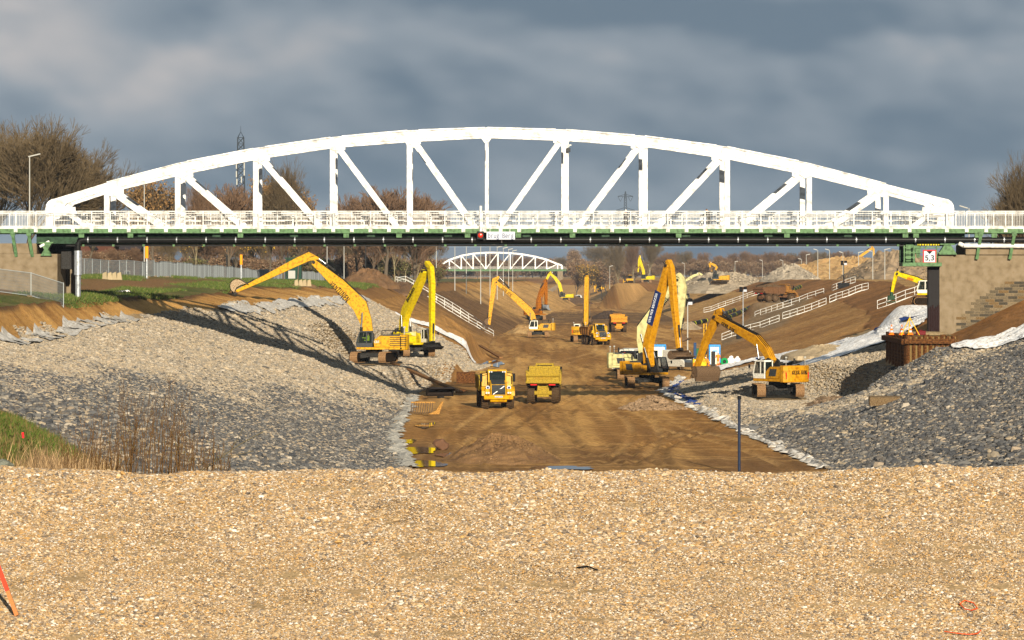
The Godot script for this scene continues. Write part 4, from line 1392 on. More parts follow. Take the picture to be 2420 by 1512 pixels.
func excavator(o: Dictionary) -> Node3D:
	var base := P(o.x, o.y, o.d)
	if o.get("snap", false): base.y = heap_top(base.x, o.d)
	var mpp: float = o.d / FX
	var s: float = o.get("s", 1.0)
	var far: bool = o.get("far", false)
	var psi := deg_to_rad(o.psi)
	var phi := deg_to_rad(o.get("phi", -90.0))
	var f := Vector3(cos(psi), 0, -sin(psi))
	var R := f.cross(Vector3.UP)
	var t := Vector3(cos(phi), 0, -sin(phi))
	var q := t.cross(Vector3.UP)
	var e := thing("excavator", o.label, "excavator", base, o.get("group", ""))
	var paint: Material = o.paint
	var house: Material = o.get("house", paint)
	# undercarriage
	var tl: float = 5.2 * s
	var gw: float = o.get("gauge", 3.0) * s
	for k in [-1.0, 1.0]:
		track(e, base + q * k * gw * 0.5, t, tl, 1.12 * s, 0.78 * s, 26 if far else 48)
	var cb := MB.new()
	cb.box(base + Vector3(0, 0.78 * s, 0), Vector3(1.9, 0.5, gw / s * 0.98) * s, Basis(t, Vector3.UP, q), 0.06)
	for k in [-1.0, 1.0]:
		cb.bar(base + t * 0.5 * s + Vector3(0, 0.85 * s, 0), base + t * 1.2 * s * k + q * 1.2 * s * k + Vector3(0, 0.62 * s, 0), 0.4 * s, 0.36 * s)
		cb.bar(base - t * 0.5 * s + Vector3(0, 0.85 * s, 0), base - t * 1.2 * s * k + q * 1.2 * s * k + Vector3(0, 0.62 * s, 0), 0.4 * s, 0.36 * s)
	obj("car_body", cb, M.steel_dark, e)
	var tt := MB.new()
	tt.tube(base + Vector3(0, 0.95 * s, 0), base + Vector3(0, 1.4 * s, 0), 0.85 * s, 0.85 * s, 16)
	obj("turntable", tt, M.trackdark, e)
	# upper structure
	var X := Transform3D(Basis(f, Vector3.UP, R).scaled(Vector3(s, s, s)), base)
	X.basis = Basis(f * s, Vector3.UP * s, R * s)
	var top: float = o.get("top", 2.95)
	var rear: float = o.get("rear", -3.4)
	var dk := MB.new()
	dk.extrude(PackedVector2Array([Vector2(rear + 0.7, 1.36), Vector2(1.75, 1.36), Vector2(1.75, 1.6), Vector2(rear + 0.7, 1.6)]), -1.5, 1.5, X, 0.03)
	obj("deck_frame", dk, house, e)
	# side bodies with the engine behind: sloping shoulder towards the cab
	var hb := MB.new()
	var ht := top - 0.25
	hb.extrude(PackedVector2Array([Vector2(rear + 0.75, 1.603), Vector2(-0.05, 1.603), Vector2(0.0, 2.2), Vector2(-0.45, ht - 0.1), Vector2(-0.7, ht), Vector2(rear + 0.75, ht)]), -1.5, -0.45, X, 0.06)
	var hbo := obj("engine_housing", hb, house, e)
	var hr := MB.new()
	hr.extrude(PackedVector2Array([Vector2(rear + 0.75, 1.603), Vector2(0.7, 1.603), Vector2(0.7, 2.35), Vector2(-0.3, 2.45), Vector2(-0.5, ht), Vector2(rear + 0.75, ht)]), 0.45, 1.5, X, 0.06)
	obj("tank_housing", hr, house, e)
	var hm := MB.new()
	hm.extrude(PackedVector2Array([Vector2(rear + 0.75, 1.603), Vector2(-0.9, 1.603), Vector2(-0.9, ht + 0.12), Vector2(rear + 0.75, ht + 0.14)]), -0.44, 0.44, X, 0.04)
	obj("engine_hood", hm, o.get("hood", M.cab_grey), e)
	# grilles on the side panels
	if not far:
		for sd in [-1.0, 1.0]:
			if o.get("slats", false):
				for k in 5:
					var gr := MB.new()
					gr.box(X * Vector3((rear - 0.7) * 0.5 - 0.35, 1.78 + k * 0.2, sd * 1.505), Vector3(1.7, 0.07, 0.02) * s, X.basis.orthonormalized())
					obj("louvre", gr, M.steel_dark, hbo)
			else:
				var gr := MB.new()
				gr.extrude(PackedVector2Array([Vector2(rear + 1.5, 1.85), Vector2(rear + 2.5, 1.85), Vector2(rear + 2.3, 2.5), Vector2(rear + 1.35, 2.5)]), sd * 1.505 - 0.015, sd * 1.505 + 0.015, X)
				obj("air_grille", gr, M.cab_grey, hbo)
			var sm := MB.new()
			sm.box(X * Vector3(-0.75, (1.6 + ht) * 0.5, sd * 1.503), Vector3(0.03, (ht - 1.75), 0.01) * s, X.basis.orthonormalized())
			obj("panel_gap", sm, M.ink, hbo)
	# counterweight, rounded in plan
	var cw := MB.new()
	var pl := PackedVector2Array()
	for k in 9:
		var a := lerpf(-1.0, 1.0, k / 8.0)
		pl.append(Vector2(rear + 0.42 * pow(absf(a), 3.0), a * 1.5))
	pl.append(Vector2(rear + 0.9, 1.5)); pl.append(Vector2(rear + 0.9, -1.5))
	cw.extrude(pl, 1.3, top - 0.12, Transform3D(Basis(f * s, R * s, Vector3.UP * s), base), 0.07)
	var cwo := obj("counterweight", cw, o.get("tail", house), e)
	if o.get("lights", false):
		for sd in [-1.0, 1.0]:
			var lm := MB.new()
			lm.extrude(PackedVector2Array([Vector2(sd * 1.3, 1.62), Vector2(sd * 1.05, 1.66), Vector2(sd * 1.18, 2.2), Vector2(sd * 1.34, 2.2)]), 0.0, 0.03, Transform3D(Basis(R * s, Vector3.UP * s, -f * s), X * Vector3(rear + 0.27, 0, 0)))
			obj("tail_light", lm, M.red, cwo)
	# cab: body, pillars, roof and panes, on the left-hand side
	var cabm: Material = o.get("cab", M.cab_grey)
	var c0 := -1.5
	var c1 := -0.52
	var cl := MB.new()
	cl.extrude(PackedVector2Array([Vector2(0.1, 1.605), Vector2(1.7, 1.605), Vector2(1.82, 2.05), Vector2(0.1, 2.05)]), c0, c1, X, 0.03)
	var cab := obj("cab", cl, cabm, e)
	var cr := MB.new()
	cr.extrude(PackedVector2Array([Vector2(0.05, 3.12), Vector2(1.45, 3.12), Vector2(1.4, 3.24), Vector2(0.1, 3.27)]), c0 - 0.03, c1 + 0.03, X, 0.03)
	obj("roof", cr, cabm, cab)
	for w in [c0 + 0.05, c1 - 0.05]:
		for pq in [[0.14, 2.0, 0.14, 3.15], [0.72, 2.0, 0.70, 3.15], [1.78, 2.0, 1.42, 3.15]]:
			var pm := MB.new()
			pm.bar(X * Vector3(pq[0], pq[1], w), X * Vector3(pq[2], pq[3], w), 0.10 * s, 0.09 * s, R)
			obj("pillar", pm, cabm, cab)
	for w in [c0 + 0.03, c1 - 0.03]:
		panel(cab, "side_pane", [X * Vector3(0.15, 2.05, w), X * Vector3(1.76, 2.05, w), X * Vector3(1.42, 3.12, w), X * Vector3(0.15, 3.12, w)], M.pane)
	panel(cab, "windscreen", [X * Vector3(1.79, 2.05, c0 + 0.06), X * Vector3(1.79, 2.05, c1 - 0.06), X * Vector3(1.44, 3.12, c1 - 0.06), X * Vector3(1.44, 3.12, c0 + 0.06)], M.pane)
	panel(cab, "lower_windscreen", [X * Vector3(1.715, 1.66, c0 + 0.08), X * Vector3(1.715, 1.66, c1 - 0.08), X * Vector3(1.826, 2.04, c1 - 0.08), X * Vector3(1.826, 2.04, c0 + 0.08)], M.glass)
	panel(cab, "rear_pane", [X * Vector3(0.12, 2.2, c0 + 0.08), X * Vector3(0.12, 2.2, c1 - 0.08), X * Vector3(0.12, 3.12, c1 - 0.08), X * Vector3(0.12, 3.12, c0 + 0.08)], M.pane)
	var seat := MB.new()
	seat.box(X * Vector3(0.55, 2.15, -1.0), Vector3(0.5, 0.2, 0.5) * s, X.basis.orthonormalized(), 0.04)
	seat.box(X * Vector3(0.32, 2.5, -1.0), Vector3(0.15, 0.7, 0.5) * s, X.basis.orthonormalized(), 0.04)
	seat.box(X * Vector3(0.2, 2.62, -1.0), Vector3(0.06, 1.0, 0.8) * s, X.basis.orthonormalized())
	obj("seat", seat, M.ink, cab)
	if not far:
		var mi := MB.new()
		mi.bar(X * Vector3(1.7, 2.7, c0), X * Vector3(1.85, 2.75, c0 - 0.3), 0.04 * s, 0.04 * s)
		mi.box(X * Vector3(1.86, 2.7, c0 - 0.34), Vector3(0.08, 0.34, 0.2) * s, X.basis.orthonormalized(), 0.02)
		obj("mirror", mi, M.ink, cab)
		for w in [-1.4, 1.4]:
			var hd := MB.new()
			hd.pipe([X * Vector3(rear + 1.0, top - 0.2, w), X * Vector3(rear + 1.0, top + 0.3, w), X * Vector3(-0.8, top + 0.3, w), X * Vector3(-0.8, top - 0.2, w)], 0.025 * s, 5)
			obj("handrail", hd, M.steel_dark, e)
		var ex := MB.new()
		ex.tube(X * Vector3(rear + 1.4, top, 0.6), X * Vector3(rear + 1.4, top + 0.5, 0.6), 0.09 * s, 0.09 * s, 8)
		obj("exhaust", ex, M.steel_dark, e)
		var gp := MB.new()
		for w in [-1.1, 1.1]:
			gp.tube(X * Vector3(rear + 0.5, top - 0.2, w), X * Vector3(rear + 0.5, top + 0.55, w), 0.03 * s, 0.03 * s, 5)
			gp.tube(X * Vector3(rear + 0.5, top + 0.55, w), X * Vector3(rear + 0.5, top + 0.68, w), 0.13 * s, 0.1 * s, 8)
		obj("antenna", gp, M.lamp, e)
	# boom, stick and bucket, each laid in the upright plane through the middle
	var U := Transform3D(Basis(f, Vector3.UP, R), base + R * 0.12 * s)
	var bo := []
	var bw := []
	for p in o.boom:
		bo.append(PP(p[0], p[1], U.origin, f)); bw.append(p[2] * mpp)
	var th: float = o.get("thick", 0.8) * s
	var bm := MB.new()
	bm.extrude(limb(bo, bw), -th * 0.5, th * 0.5, U, 0.03)
	var boom := obj("boom", bm, paint, e)
	var so := []
	var sw := []
	for p in o.stick:
		so.append(PP(p[0], p[1], U.origin, f)); sw.append(p[2] * mpp)
	var sm2 := MB.new()
	var ts: float = th * 0.72
	sm2.extrude(limb(so, sw), -ts * 0.5, ts * 0.5, U, 0.03)
	var stick := obj("stick", sm2, o.get("stick_paint", paint), e)
	var P3 := func(p: Vector2, w: float) -> Vector3: return U * Vector3(p.x, p.y, w)
	# the pin where boom and stick meet
	var tip: Vector2 = bo[bo.size() - 1]
	var pn := MB.new()
	pn.tube(P3.call(tip, -th * 0.62), P3.call(tip, th * 0.62), 0.16 * s, 0.16 * s, 10)
	obj("pivot_pin", pn, M.steel_dark, e)
	# lugs that carry the foot
	var lg := MB.new()
	var foot: Vector2 = bo[0]
	for w in [-th * 0.62, th * 0.62]:
		lg.extrude(PackedVector2Array([foot + Vector2(-0.5, 0.1) * s, foot + Vector2(0.0, 0.3) * s, foot + Vector2(0.5, 0.0) * s, Vector2(foot.x + 0.7 * s, 1.55 * s), Vector2(foot.x - 0.7 * s, 1.55 * s)]), w - 0.06, w + 0.06, U)
	obj("boom_foot", lg, M.steel_dark, e)
	# boom rams on both sides
	var bi: int = mini(2, bo.size() - 2)
	var target: Vector2 = bo[bi].lerp(bo[bi - 1], 0.45)
	for w in [-th * 0.5 - 0.18 * s, th * 0.5 + 0.18 * s]:
		cyl(e, P3.call(Vector2(foot.x + 0.85 * s, 1.75 * s), w), P3.call(target, w), 0.15 * s, "boom_ram")
	# stick ram over the boom
	var bmid: Vector2 = bo[bo.size() - 2].lerp(tip, 0.35)
	var bdir: Vector2 = (tip - bo[bo.size() - 2]).normalized()
	var bn := Vector2(-bdir.y, bdir.x)
	if bn.dot((so[0] - tip)) < 0.0: bn = -bn
	var hw: float = bw[bw.size() - 2] * 0.62
	if o.get("ram", true): cyl(e, P3.call(bmid + bn * hw, 0.0), P3.call(so[0], 0.0), 0.15 * s, "stick_ram")
	# bucket ram along the stick
	var si: int = so.size() - 1
	var sdir: Vector2 = (so[si] - so[maxi(si - 1, 1)]).normalized()
	var sn := Vector2(-sdir.y, sdir.x)
	if sn.dot(tip - so[si]) > 0.0: sn = -sn
	var bside: float = o.get("bram", 1.0)
	var sa: Vector2 = so[si].lerp(so[maxi(si - 1, 1)], 0.55) + sn * bside * sw[si] * 0.9
	cyl(e, P3.call(sa, 0.0), P3.call(so[si] + sn * bside * sw[si] * 0.6, 0.0), 0.11 * s, "bucket_ram")
	if not far:
		var ho := MB.new()
		for w in [-0.3, 0.3, 0.0]:
			var hp := []
			for k in bo.size():
				hp.append(P3.call(bo[k] + bn * bw[k] * 0.56, w * th))
			var lift: Vector2 = tip + bn * bw[bw.size() - 1] * 1.3 + bdir * 0.2
			hp.append(P3.call(lift, w * th))
			hp.append(P3.call(so[1] + sn * -sw[1] * 0.1, w * th * 1.3))
			ho.pipe(hp, 0.035 * s, 5)
		obj("hydraulic_hoses", ho, M.hose, e)
	var bk: Array = o.get("bucket", [])
	if bk.size() > 0:
		var pin := PP(bk[0], bk[1], U.origin, f)
		bucket(e, U, pin, deg_to_rad(bk[2]), bk[3], bk[4], bk[5], o.get("bucket_mat", M.bucket), bk[6] if bk.size() > 6 else false, bk[7] if bk.size() > 7 else false)
	# lettering
	for tx in o.get("text", []):
		if tx[0] == "boom" or tx[0] == "stick":
			var sd := 1.0 if R.z > 0.0 else -1.0
			var w2: float = (th if tx[0] == "boom" else ts) * 0.5
			var a2 := PP(tx[2], tx[3], U.origin, f)
			var b2 := PP(tx[4], tx[5], U.origin, f)
			if tx.size() > 8:
				# a coloured name panel under the words
				var dv := (b2 - a2).normalized()
				var nv: Vector2 = Vector2(-dv.y, dv.x) * tx[6] * 1.15
				var pb := MB.new()
				pb.extrude(PackedVector2Array([a2 - dv * 0.25 + nv, b2 + dv * 0.25 + nv, b2 + dv * 0.25 - nv, a2 - dv * 0.25 - nv]), sd * (w2 + 0.012) - 0.01, sd * (w2 + 0.012) + 0.01, U)
				obj("name_panel", pb, tx[8], boom)
			var A3: Vector3 = P3.call(a2, sd * (w2 + 0.035))
			var B3: Vector3 = P3.call(b2, sd * (w2 + 0.035))
			text_on(boom, tx[1], (A3 + B3) * 0.5, B3 - A3, Vector3.UP if absf((B3 - A3).normalized().y) < 0.85 else Vector3(-1, 0, 0), tx[6], tx[7], (B3 - A3).length(), o.get("font", "Droid Sans"), 800)
		elif tx[0] == "side":
			var sd := 1.0 if R.z > 0.0 else -1.0
			text_on(hbo, tx[1], X * Vector3(tx[2], tx[3], sd * 1.52), (f * sd), Vector3.UP, tx[4] * s, tx[5], tx[6] * s, o.get("font", "Droid Sans"), 800)
		elif tx[0] == "tail":
			text_on(cwo, tx[1], X * Vector3(rear - 0.02, tx[3], tx[2]), R, Vector3.UP, tx[4] * s, tx[5], tx[6] * s, o.get("font", "Droid Sans"), 800)
	return e

func build_excavators():
	M.soil = mat(Color(0.36, 0.29, 0.215), 0.95, "mottle", 0.8)
	M.pane = mat(Color(0.10, 0.14, 0.13, 0.55), 0.04)
	M.pane.transparency = BaseMaterial3D.TRANSPARENCY_ALPHA
	var yel := mat(Color(0.71, 0.54, 0.05), 0.42, "mud", 3.2)
	var yel2 := mat(Color(0.75, 0.665, 0.06), 0.42, "mud", 3.2)
	var ora := mat(Color(0.70, 0.50, 0.07), 0.42, "mud", 3.2)
	var deep := mat(Color(0.60, 0.36, 0.03), 0.42, "dirt", 3.0)
	var cream := mat(Color(0.70, 0.675, 0.48), 0.5, "grime", 5.0)
	var orag := mat(Color(0.71, 0.535, 0.12), 0.45, "mud", 3.2)
	M.yel = yel
	M.yel2 = yel2
	M.ora = ora
	var e: Node3D = excavator({"x": 884, "y": 857, "d": 420.0, "psi": 180, "phi": -103, "s": 1.08, "rear": -3.6, "top": 3.0, "paint": yel, "slats": true, "label": "amber long-reach excavator with black cab digging at the left earth face",
		"boom": [[872, 790, 21], [864, 758, 29], [851, 723, 36], [801, 672, 29], [742, 620, 14]], "stick": [[753, 611, 6], [731, 606, 21], [700, 620, 19], [640, 650, 14], [560, 688, 7]], "thick": 0.95,
		"bucket": [553, 692, 200, 1.35, 1.5, 0.0], "bucket_mat": mat(Color(0.62, 0.55, 0.45), 0.5, "dirt", 1.2), "text": [["boom", "VAN", 783, 669, 797, 683, 0.55, M.ink], ["boom", "TUNEN", 798, 684, 823, 711, 0.75, M.ink], ["side", "CAT", -0.32, 2.15, 0.24, M.signwhite, 0.5]]})
	# red wedge beside the maker's mark
	e = excavator({"x": 985, "y": 841, "d": 452.0, "psi": -58, "phi": -82, "paint": yel2, "cab": M.cab_white, "label": "lemon yellow excavator with white cab standing behind the amber one", "hood": cream,
		"boom": [[953, 786, 17], [955, 758, 20], [961, 734, 24], [985, 684, 20], [1005, 641, 12]], "stick": [[1009, 620, 9], [1018, 634, 15], [1021, 670, 14], [1021, 730, 12], [1021, 806, 8]],
		"bucket": [1021, 808, 20, 1.0, 2.2, 0.0, true], "bucket_mat": M.steel_dark, "text": [["boom", "Boskalis", 969, 712, 986, 680, 0.5, M.ink]]})
	e = excavator({"x": 1271.7, "y": 797, "d": 741.0, "psi": 180, "phi": -90, "paint": orag, "cab": M.cab_white, "label": "orange long-reach excavator with white cab scraping the left brown slope", "gauge": 3.3,
		"boom": [[1262, 757, 12], [1257, 744, 15], [1250, 734, 17], [1212, 699, 14], [1173, 667, 8]], "stick": [[1179, 654, 5], [1169, 662, 13], [1165, 690, 12], [1161, 718, 10], [1156, 767, 6]],
		"bucket": [1155, 768, 150, 1.1, 1.2, 0.0], "font": "Droid Serif", "text": [["boom", "GEBR. KOK", 1186, 680, 1209, 699, 0.62, M.ink]]})
	e = excavator({"x": 1268, "y": 757, "d": 1030.0, "psi": 40, "phi": -80, "far": true, "paint": deep, "label": "deep orange excavator with grey bucket behind the white-cab long-reach", "s": 1.1,
		"boom": [[1272, 732, 10], [1274, 712, 13], [1279, 693, 12], [1289, 664, 6]], "stick": [[1290, 660, 5], [1289, 672, 9], [1290, 695, 7], [1290, 719, 5]],
		"bucket": [1290, 720, -20, 1.5, 2.8, 0.0, true], "bucket_mat": M.galv, "text": [["side", "MULDERS", -1.4, 2.1, 0.7, M.ink, 2.4]]})
	e = excavator({"x": 1336, "y": 704, "d": 1500.0, "psi": 178, "far": true, "snap": true, "paint": yel2, "label": "distant lemon excavator with raised bent boom low on the left slope",
		"boom": [[1327, 690, 7], [1322, 672, 9], [1312, 657, 7], [1300, 646, 5]], "stick": [[1302, 642, 3], [1297, 650, 6], [1291, 662, 5], [1286, 676, 4]], "bucket": [1285, 677, 170, 1.3, 1.4, 0.0]})
	e = excavator({"x": 1376, "y": 808, "d": 692.0, "psi": 78, "phi": -84, "paint": orag, "cab": M.cab_white, "label": "orange excavator with upright boom seen from behind, beside the yellow dumper", "rear": -3.0, "lights": true,
		"boom": [[1385, 768, 9], [1385.6, 740, 10], [1386, 700, 8], [1387, 655, 6]], "stick": [[1388, 652, 5], [1387.4, 665, 7], [1387, 700, 6], [1387, 745, 5]], "ram": false, "bucket": [1387, 748, 20, 1.2, 1.8, 0.0], "text": [["tail", "LIEBHERR", 0.0, 1.95, 0.42, M.ink, 2.2]]})
	e = excavator({"x": 1417, "y": 704, "d": 1950.0, "psi": 178, "far": true, "snap": true, "paint": yel, "label": "small distant amber excavator at the end of the canal floor",
		"boom": [[1412, 690, 4], [1412, 682, 5], [1407, 672, 3]], "stick": [[1408, 670, 2], [1406, 676, 4], [1405, 690, 3]], "bucket": [1405, 691, 150, 1.3, 1.4, 0.0]})
	e = excavator({"x": 1527, "y": 668, "d": 1430.0, "psi": 172, "far": true, "snap": true, "paint": yel2, "label": "yellow excavator with tall boom standing on the far earth bench",
		"boom": [[1522, 655, 7], [1520, 640, 8], [1516, 625, 6], [1511.5, 607, 4]], "stick": [[1512.5, 604, 3], [1510.5, 615, 5], [1509.5, 630, 4], [1508, 643, 3]], "bucket": [1507.5, 644, 160, 1.7, 1.7, 0.0]})
	e = excavator({"x": 1529, "y": 915, "d": 408.0, "psi": -48, "phi": -88, "paint": ora, "cab": M.cab_grey, "gauge": 3.7, "label": "orange excavator with dark cab and blue name panel in the canal middle", "rear": -3.1, "top": 2.9,
		"boom": [[1534, 864, 19], [1532, 835, 20], [1533, 810, 21], [1553, 728, 18], [1580, 628, 13]], "stick": [[1580, 616, 10], [1585, 632, 14], [1588, 660, 16], [1594, 725, 13], [1605, 822, 8]], "thick": 0.85,
		"bucket": [1606, 826, 15, 1.15, 2.75, 0.0, true], "text": [["boom", "VAN DER BRUGGEN", 1543, 762, 1561, 694, 0.42, M.signwhite, M.signblue]]})
	e = excavator({"x": 1496, "y": 896, "d": 444.0, "psi": -14, "phi": -90, "paint": cream, "label": "cream excavator half hidden behind the orange one with blue panel", "rear": -3.0, "top": 3.2,
		"boom": [[1519, 838, 15], [1516, 805, 20], [1518, 776, 24], [1560, 716, 20], [1602, 662, 15]], "stick": [[1603, 648, 12], [1609, 658, 18], [1613, 680, 21], [1611, 730, 14], [1607, 776, 7]],
		"bucket": [1606, 778, 10, 1.2, 1.6, 0.0], "text": [["boom", "Boskalis", 1551, 740, 1577, 704, 0.75, M.ink]]})
	e = excavator({"x": 1838.7, "y": 936, "d": 345.0, "psi": 125, "phi": -88, "paint": ora, "cab": M.cab_white, "label": "orange excavator with white cab and lettered tail on the right stone bank", "gauge": 3.5, "rear": -3.0, "top": 2.95, "lights": true, "font": "Droid Serif",
		"boom": [[1824, 853, 17], [1812, 828, 19], [1789, 803, 23], [1742, 776, 18], [1695, 749, 13]], "stick": [[1706, 732, 10], [1697, 740, 17], [1690, 759, 19], [1668, 806, 16], [1645, 872, 9]], "thick": 0.72,
		"bucket": [1644, 876, -75, 1.05, 2.8, 0.8, true, true], "text": [["boom", "GEBR. KOK", 1713, 764, 1744, 783, 0.36, M.ink], ["tail", "GEBR. KOK", 0.05, 2.2, 0.36, M.ink, 1.75]]})
	e = excavator({"x": 2203, "y": 722, "d": 418.0, "psi": 166, "phi": 180, "paint": yel2, "cab": M.cab_white, "label": "yellow excavator with white cab partly behind the black pier column", "s": 0.85,
		"boom": [[2192, 676, 11], [2182, 668, 12], [2165, 661, 13], [2140, 653, 11], [2121, 647, 9]], "stick": [[2124, 642, 6], [2119, 646, 10], [2113, 668, 8], [2108, 693, 6]],
		"bucket": [], "text": [["boom", "janssen", 2145, 657, 2160, 661, 0.3, M.red]]})
	# vibrating plate hanging from its stick
	var vp := MB.new()
	var vc := P(2106, 706, 414.5)
	vp.box(vc + Vector3(0, 0.1, 0), Vector3(0.75, 0.5, 0.7), Basis.IDENTITY, 0.05)
	vp.box(vc + Vector3(0, -0.35, 0), Vector3(0.95, 0.12, 1.0), Basis.IDENTITY, 0.02)
	vp.tube(vc + Vector3(0.03, 0.3, 0), vc + Vector3(0.05, 0.75, 0), 0.2, 0.14, 8)
	obj("compactor_plate", vp, M.dgreen, e)
	e = excavator({"x": 1699, "y": 656, "d": 1178.0, "psi": 176, "snap": true, "phi": 180, "far": true, "paint": orag, "label": "amber excavator perched on the far grey rubble heap",
		"boom": [[1690, 640, 5], [1693, 632, 7], [1689, 627, 6], [1677, 621, 4]], "stick": [[1678, 619, 3], [1677, 624, 5], [1679, 632, 4], [1682, 642, 3]], "bucket": [1682, 643, 170, 1.3, 1.4, 0.0], "text": []})
	e = excavator({"x": 1618, "y": 690, "d": 1250.0, "psi": 4, "far": true, "snap": true, "paint": cream, "label": "pale yellow excavator reaching right behind the tall cream boom",
		"boom": [[1619, 672, 7], [1624, 662, 8], [1638, 652, 6], [1652, 648, 5]], "stick": [[1650, 645, 3], [1656, 648, 5], [1664, 654, 4], [1673, 661, 3]], "bucket": [1673, 661, 20, 1.3, 1.4, 0.0]})
	e = excavator({"x": 2013, "y": 652, "d": 1392.0, "psi": 2, "far": true, "paint": orag, "label": "orange excavator behind the sand heap with only its boom showing",
		"boom": [[2014, 634, 5], [2021, 614, 6], [2044, 598, 6], [2062, 586, 5]], "stick": [[2060, 582, 3], [2064, 588, 5], [2065, 600, 4], [2064, 616, 3]], "bucket": [2064, 617, 20, 1.3, 1.4, 0.0]})
	# small dozer beside the far bench
	var dc := P(1487, 676, 1425.0)
	dc.y = heap_top(dc.x, 1425.0)
	var dz := thing("bulldozer", "small yellow bulldozer beside the far earth bench", "bulldozer", dc)
	for k in [-1.0, 1.0]:
		track(dz, dc + Vector3(0, 0, k * 0.9), Vector3.RIGHT, 3.2, 1.0, 0.6, 22)
	var db := MB.new()
	db.box(dc + Vector3(0.2, 1.25, 0), Vector3(2.6, 0.9, 1.2), Basis.IDENTITY, 0.08)
	obj("body", db, yel, dz)
	var dcab := MB.new()
	dcab.box(dc + Vector3(0.3, 2.4, 0), Vector3(1.2, 1.1, 1.3), Basis.IDENTITY, 0.05)
	var dco := obj("cab", dcab, M.glass, dz)
	var drf := MB.new()
	drf.box(dc + Vector3(0.3, 3.0, 0), Vector3(1.5, 0.14, 1.5), Basis.IDENTITY, 0.04)
	obj("roof", drf, yel, dco)
	var dbl := MB.new()
	dbl.box(dc + Vector3(-2.2, 0.75, 0), Vector3(0.25, 1.3, 3.2), Basis.IDENTITY, 0.04)
	dbl.bar(dc + Vector3(-2.2, 0.6, 1.0), dc + Vector3(-0.6, 0.6, 1.0), 0.2, 0.2)
	dbl.bar(dc + Vector3(-2.2, 0.6, -1.0), dc + Vector3(-0.6, 0.6, -1.0), 0.2, 0.2)
	obj("blade", dbl, yel, dz)

# ---------------------------------------------------------------- dumpers
func wheel(parent: Node, c: Vector3, axis: Vector3, r: float, w: float, far := false):
	var y := axis
	var x := Vector3.UP.cross(y).normalized()
	var xf := Transform3D(Basis(x, y, x.cross(y)), c)
	var t := MB.new()
	var h := w * 0.5
	t.lathe([Vector2(r * 0.55, -h * 0.9), Vector2(r * 0.8, -h), Vector2(r * 0.95, -h * 0.85), Vector2(r * 0.97, -h * 0.3), Vector2(r * 0.97, h * 0.3), Vector2(r * 0.95, h * 0.85), Vector2(r * 0.8, h), Vector2(r * 0.55, h * 0.9)], 20, xf)
	if not far:
		for k in 22:
			for s in [-1.0, 1.0]:
				var a := TAU * (k + (0.0 if s > 0 else 0.5)) / 22.0
				var d := xf.basis * Vector3(cos(a), 0, sin(a))
				var tg := xf.basis * Vector3(-sin(a), 0, cos(a))
				var ax: Vector3 = (y + tg * 0.45 * s).normalized()
				t.box(c + d * r * 0.965 + y * s * h * 0.48, Vector3(r * 0.10, r * 0.07, w * 0.5), Basis(tg, d, ax).orthonormalized())
	var tyre := obj("wheel", t, M.rubber, parent)
	var rim := MB.new()
	rim.lathe([Vector2(0, -h * 0.55), Vector2(r * 0.2, -h * 0.6), Vector2(r * 0.5, -h * 0.4), Vector2(r * 0.57, -h * 0.88), Vector2(r * 0.57, h * 0.88), Vector2(r * 0.5, h * 0.4), Vector2(r * 0.2, h * 0.6), Vector2(0, h * 0.55)], 14, xf)
	obj("rim", rim, M.bucket, tyre)

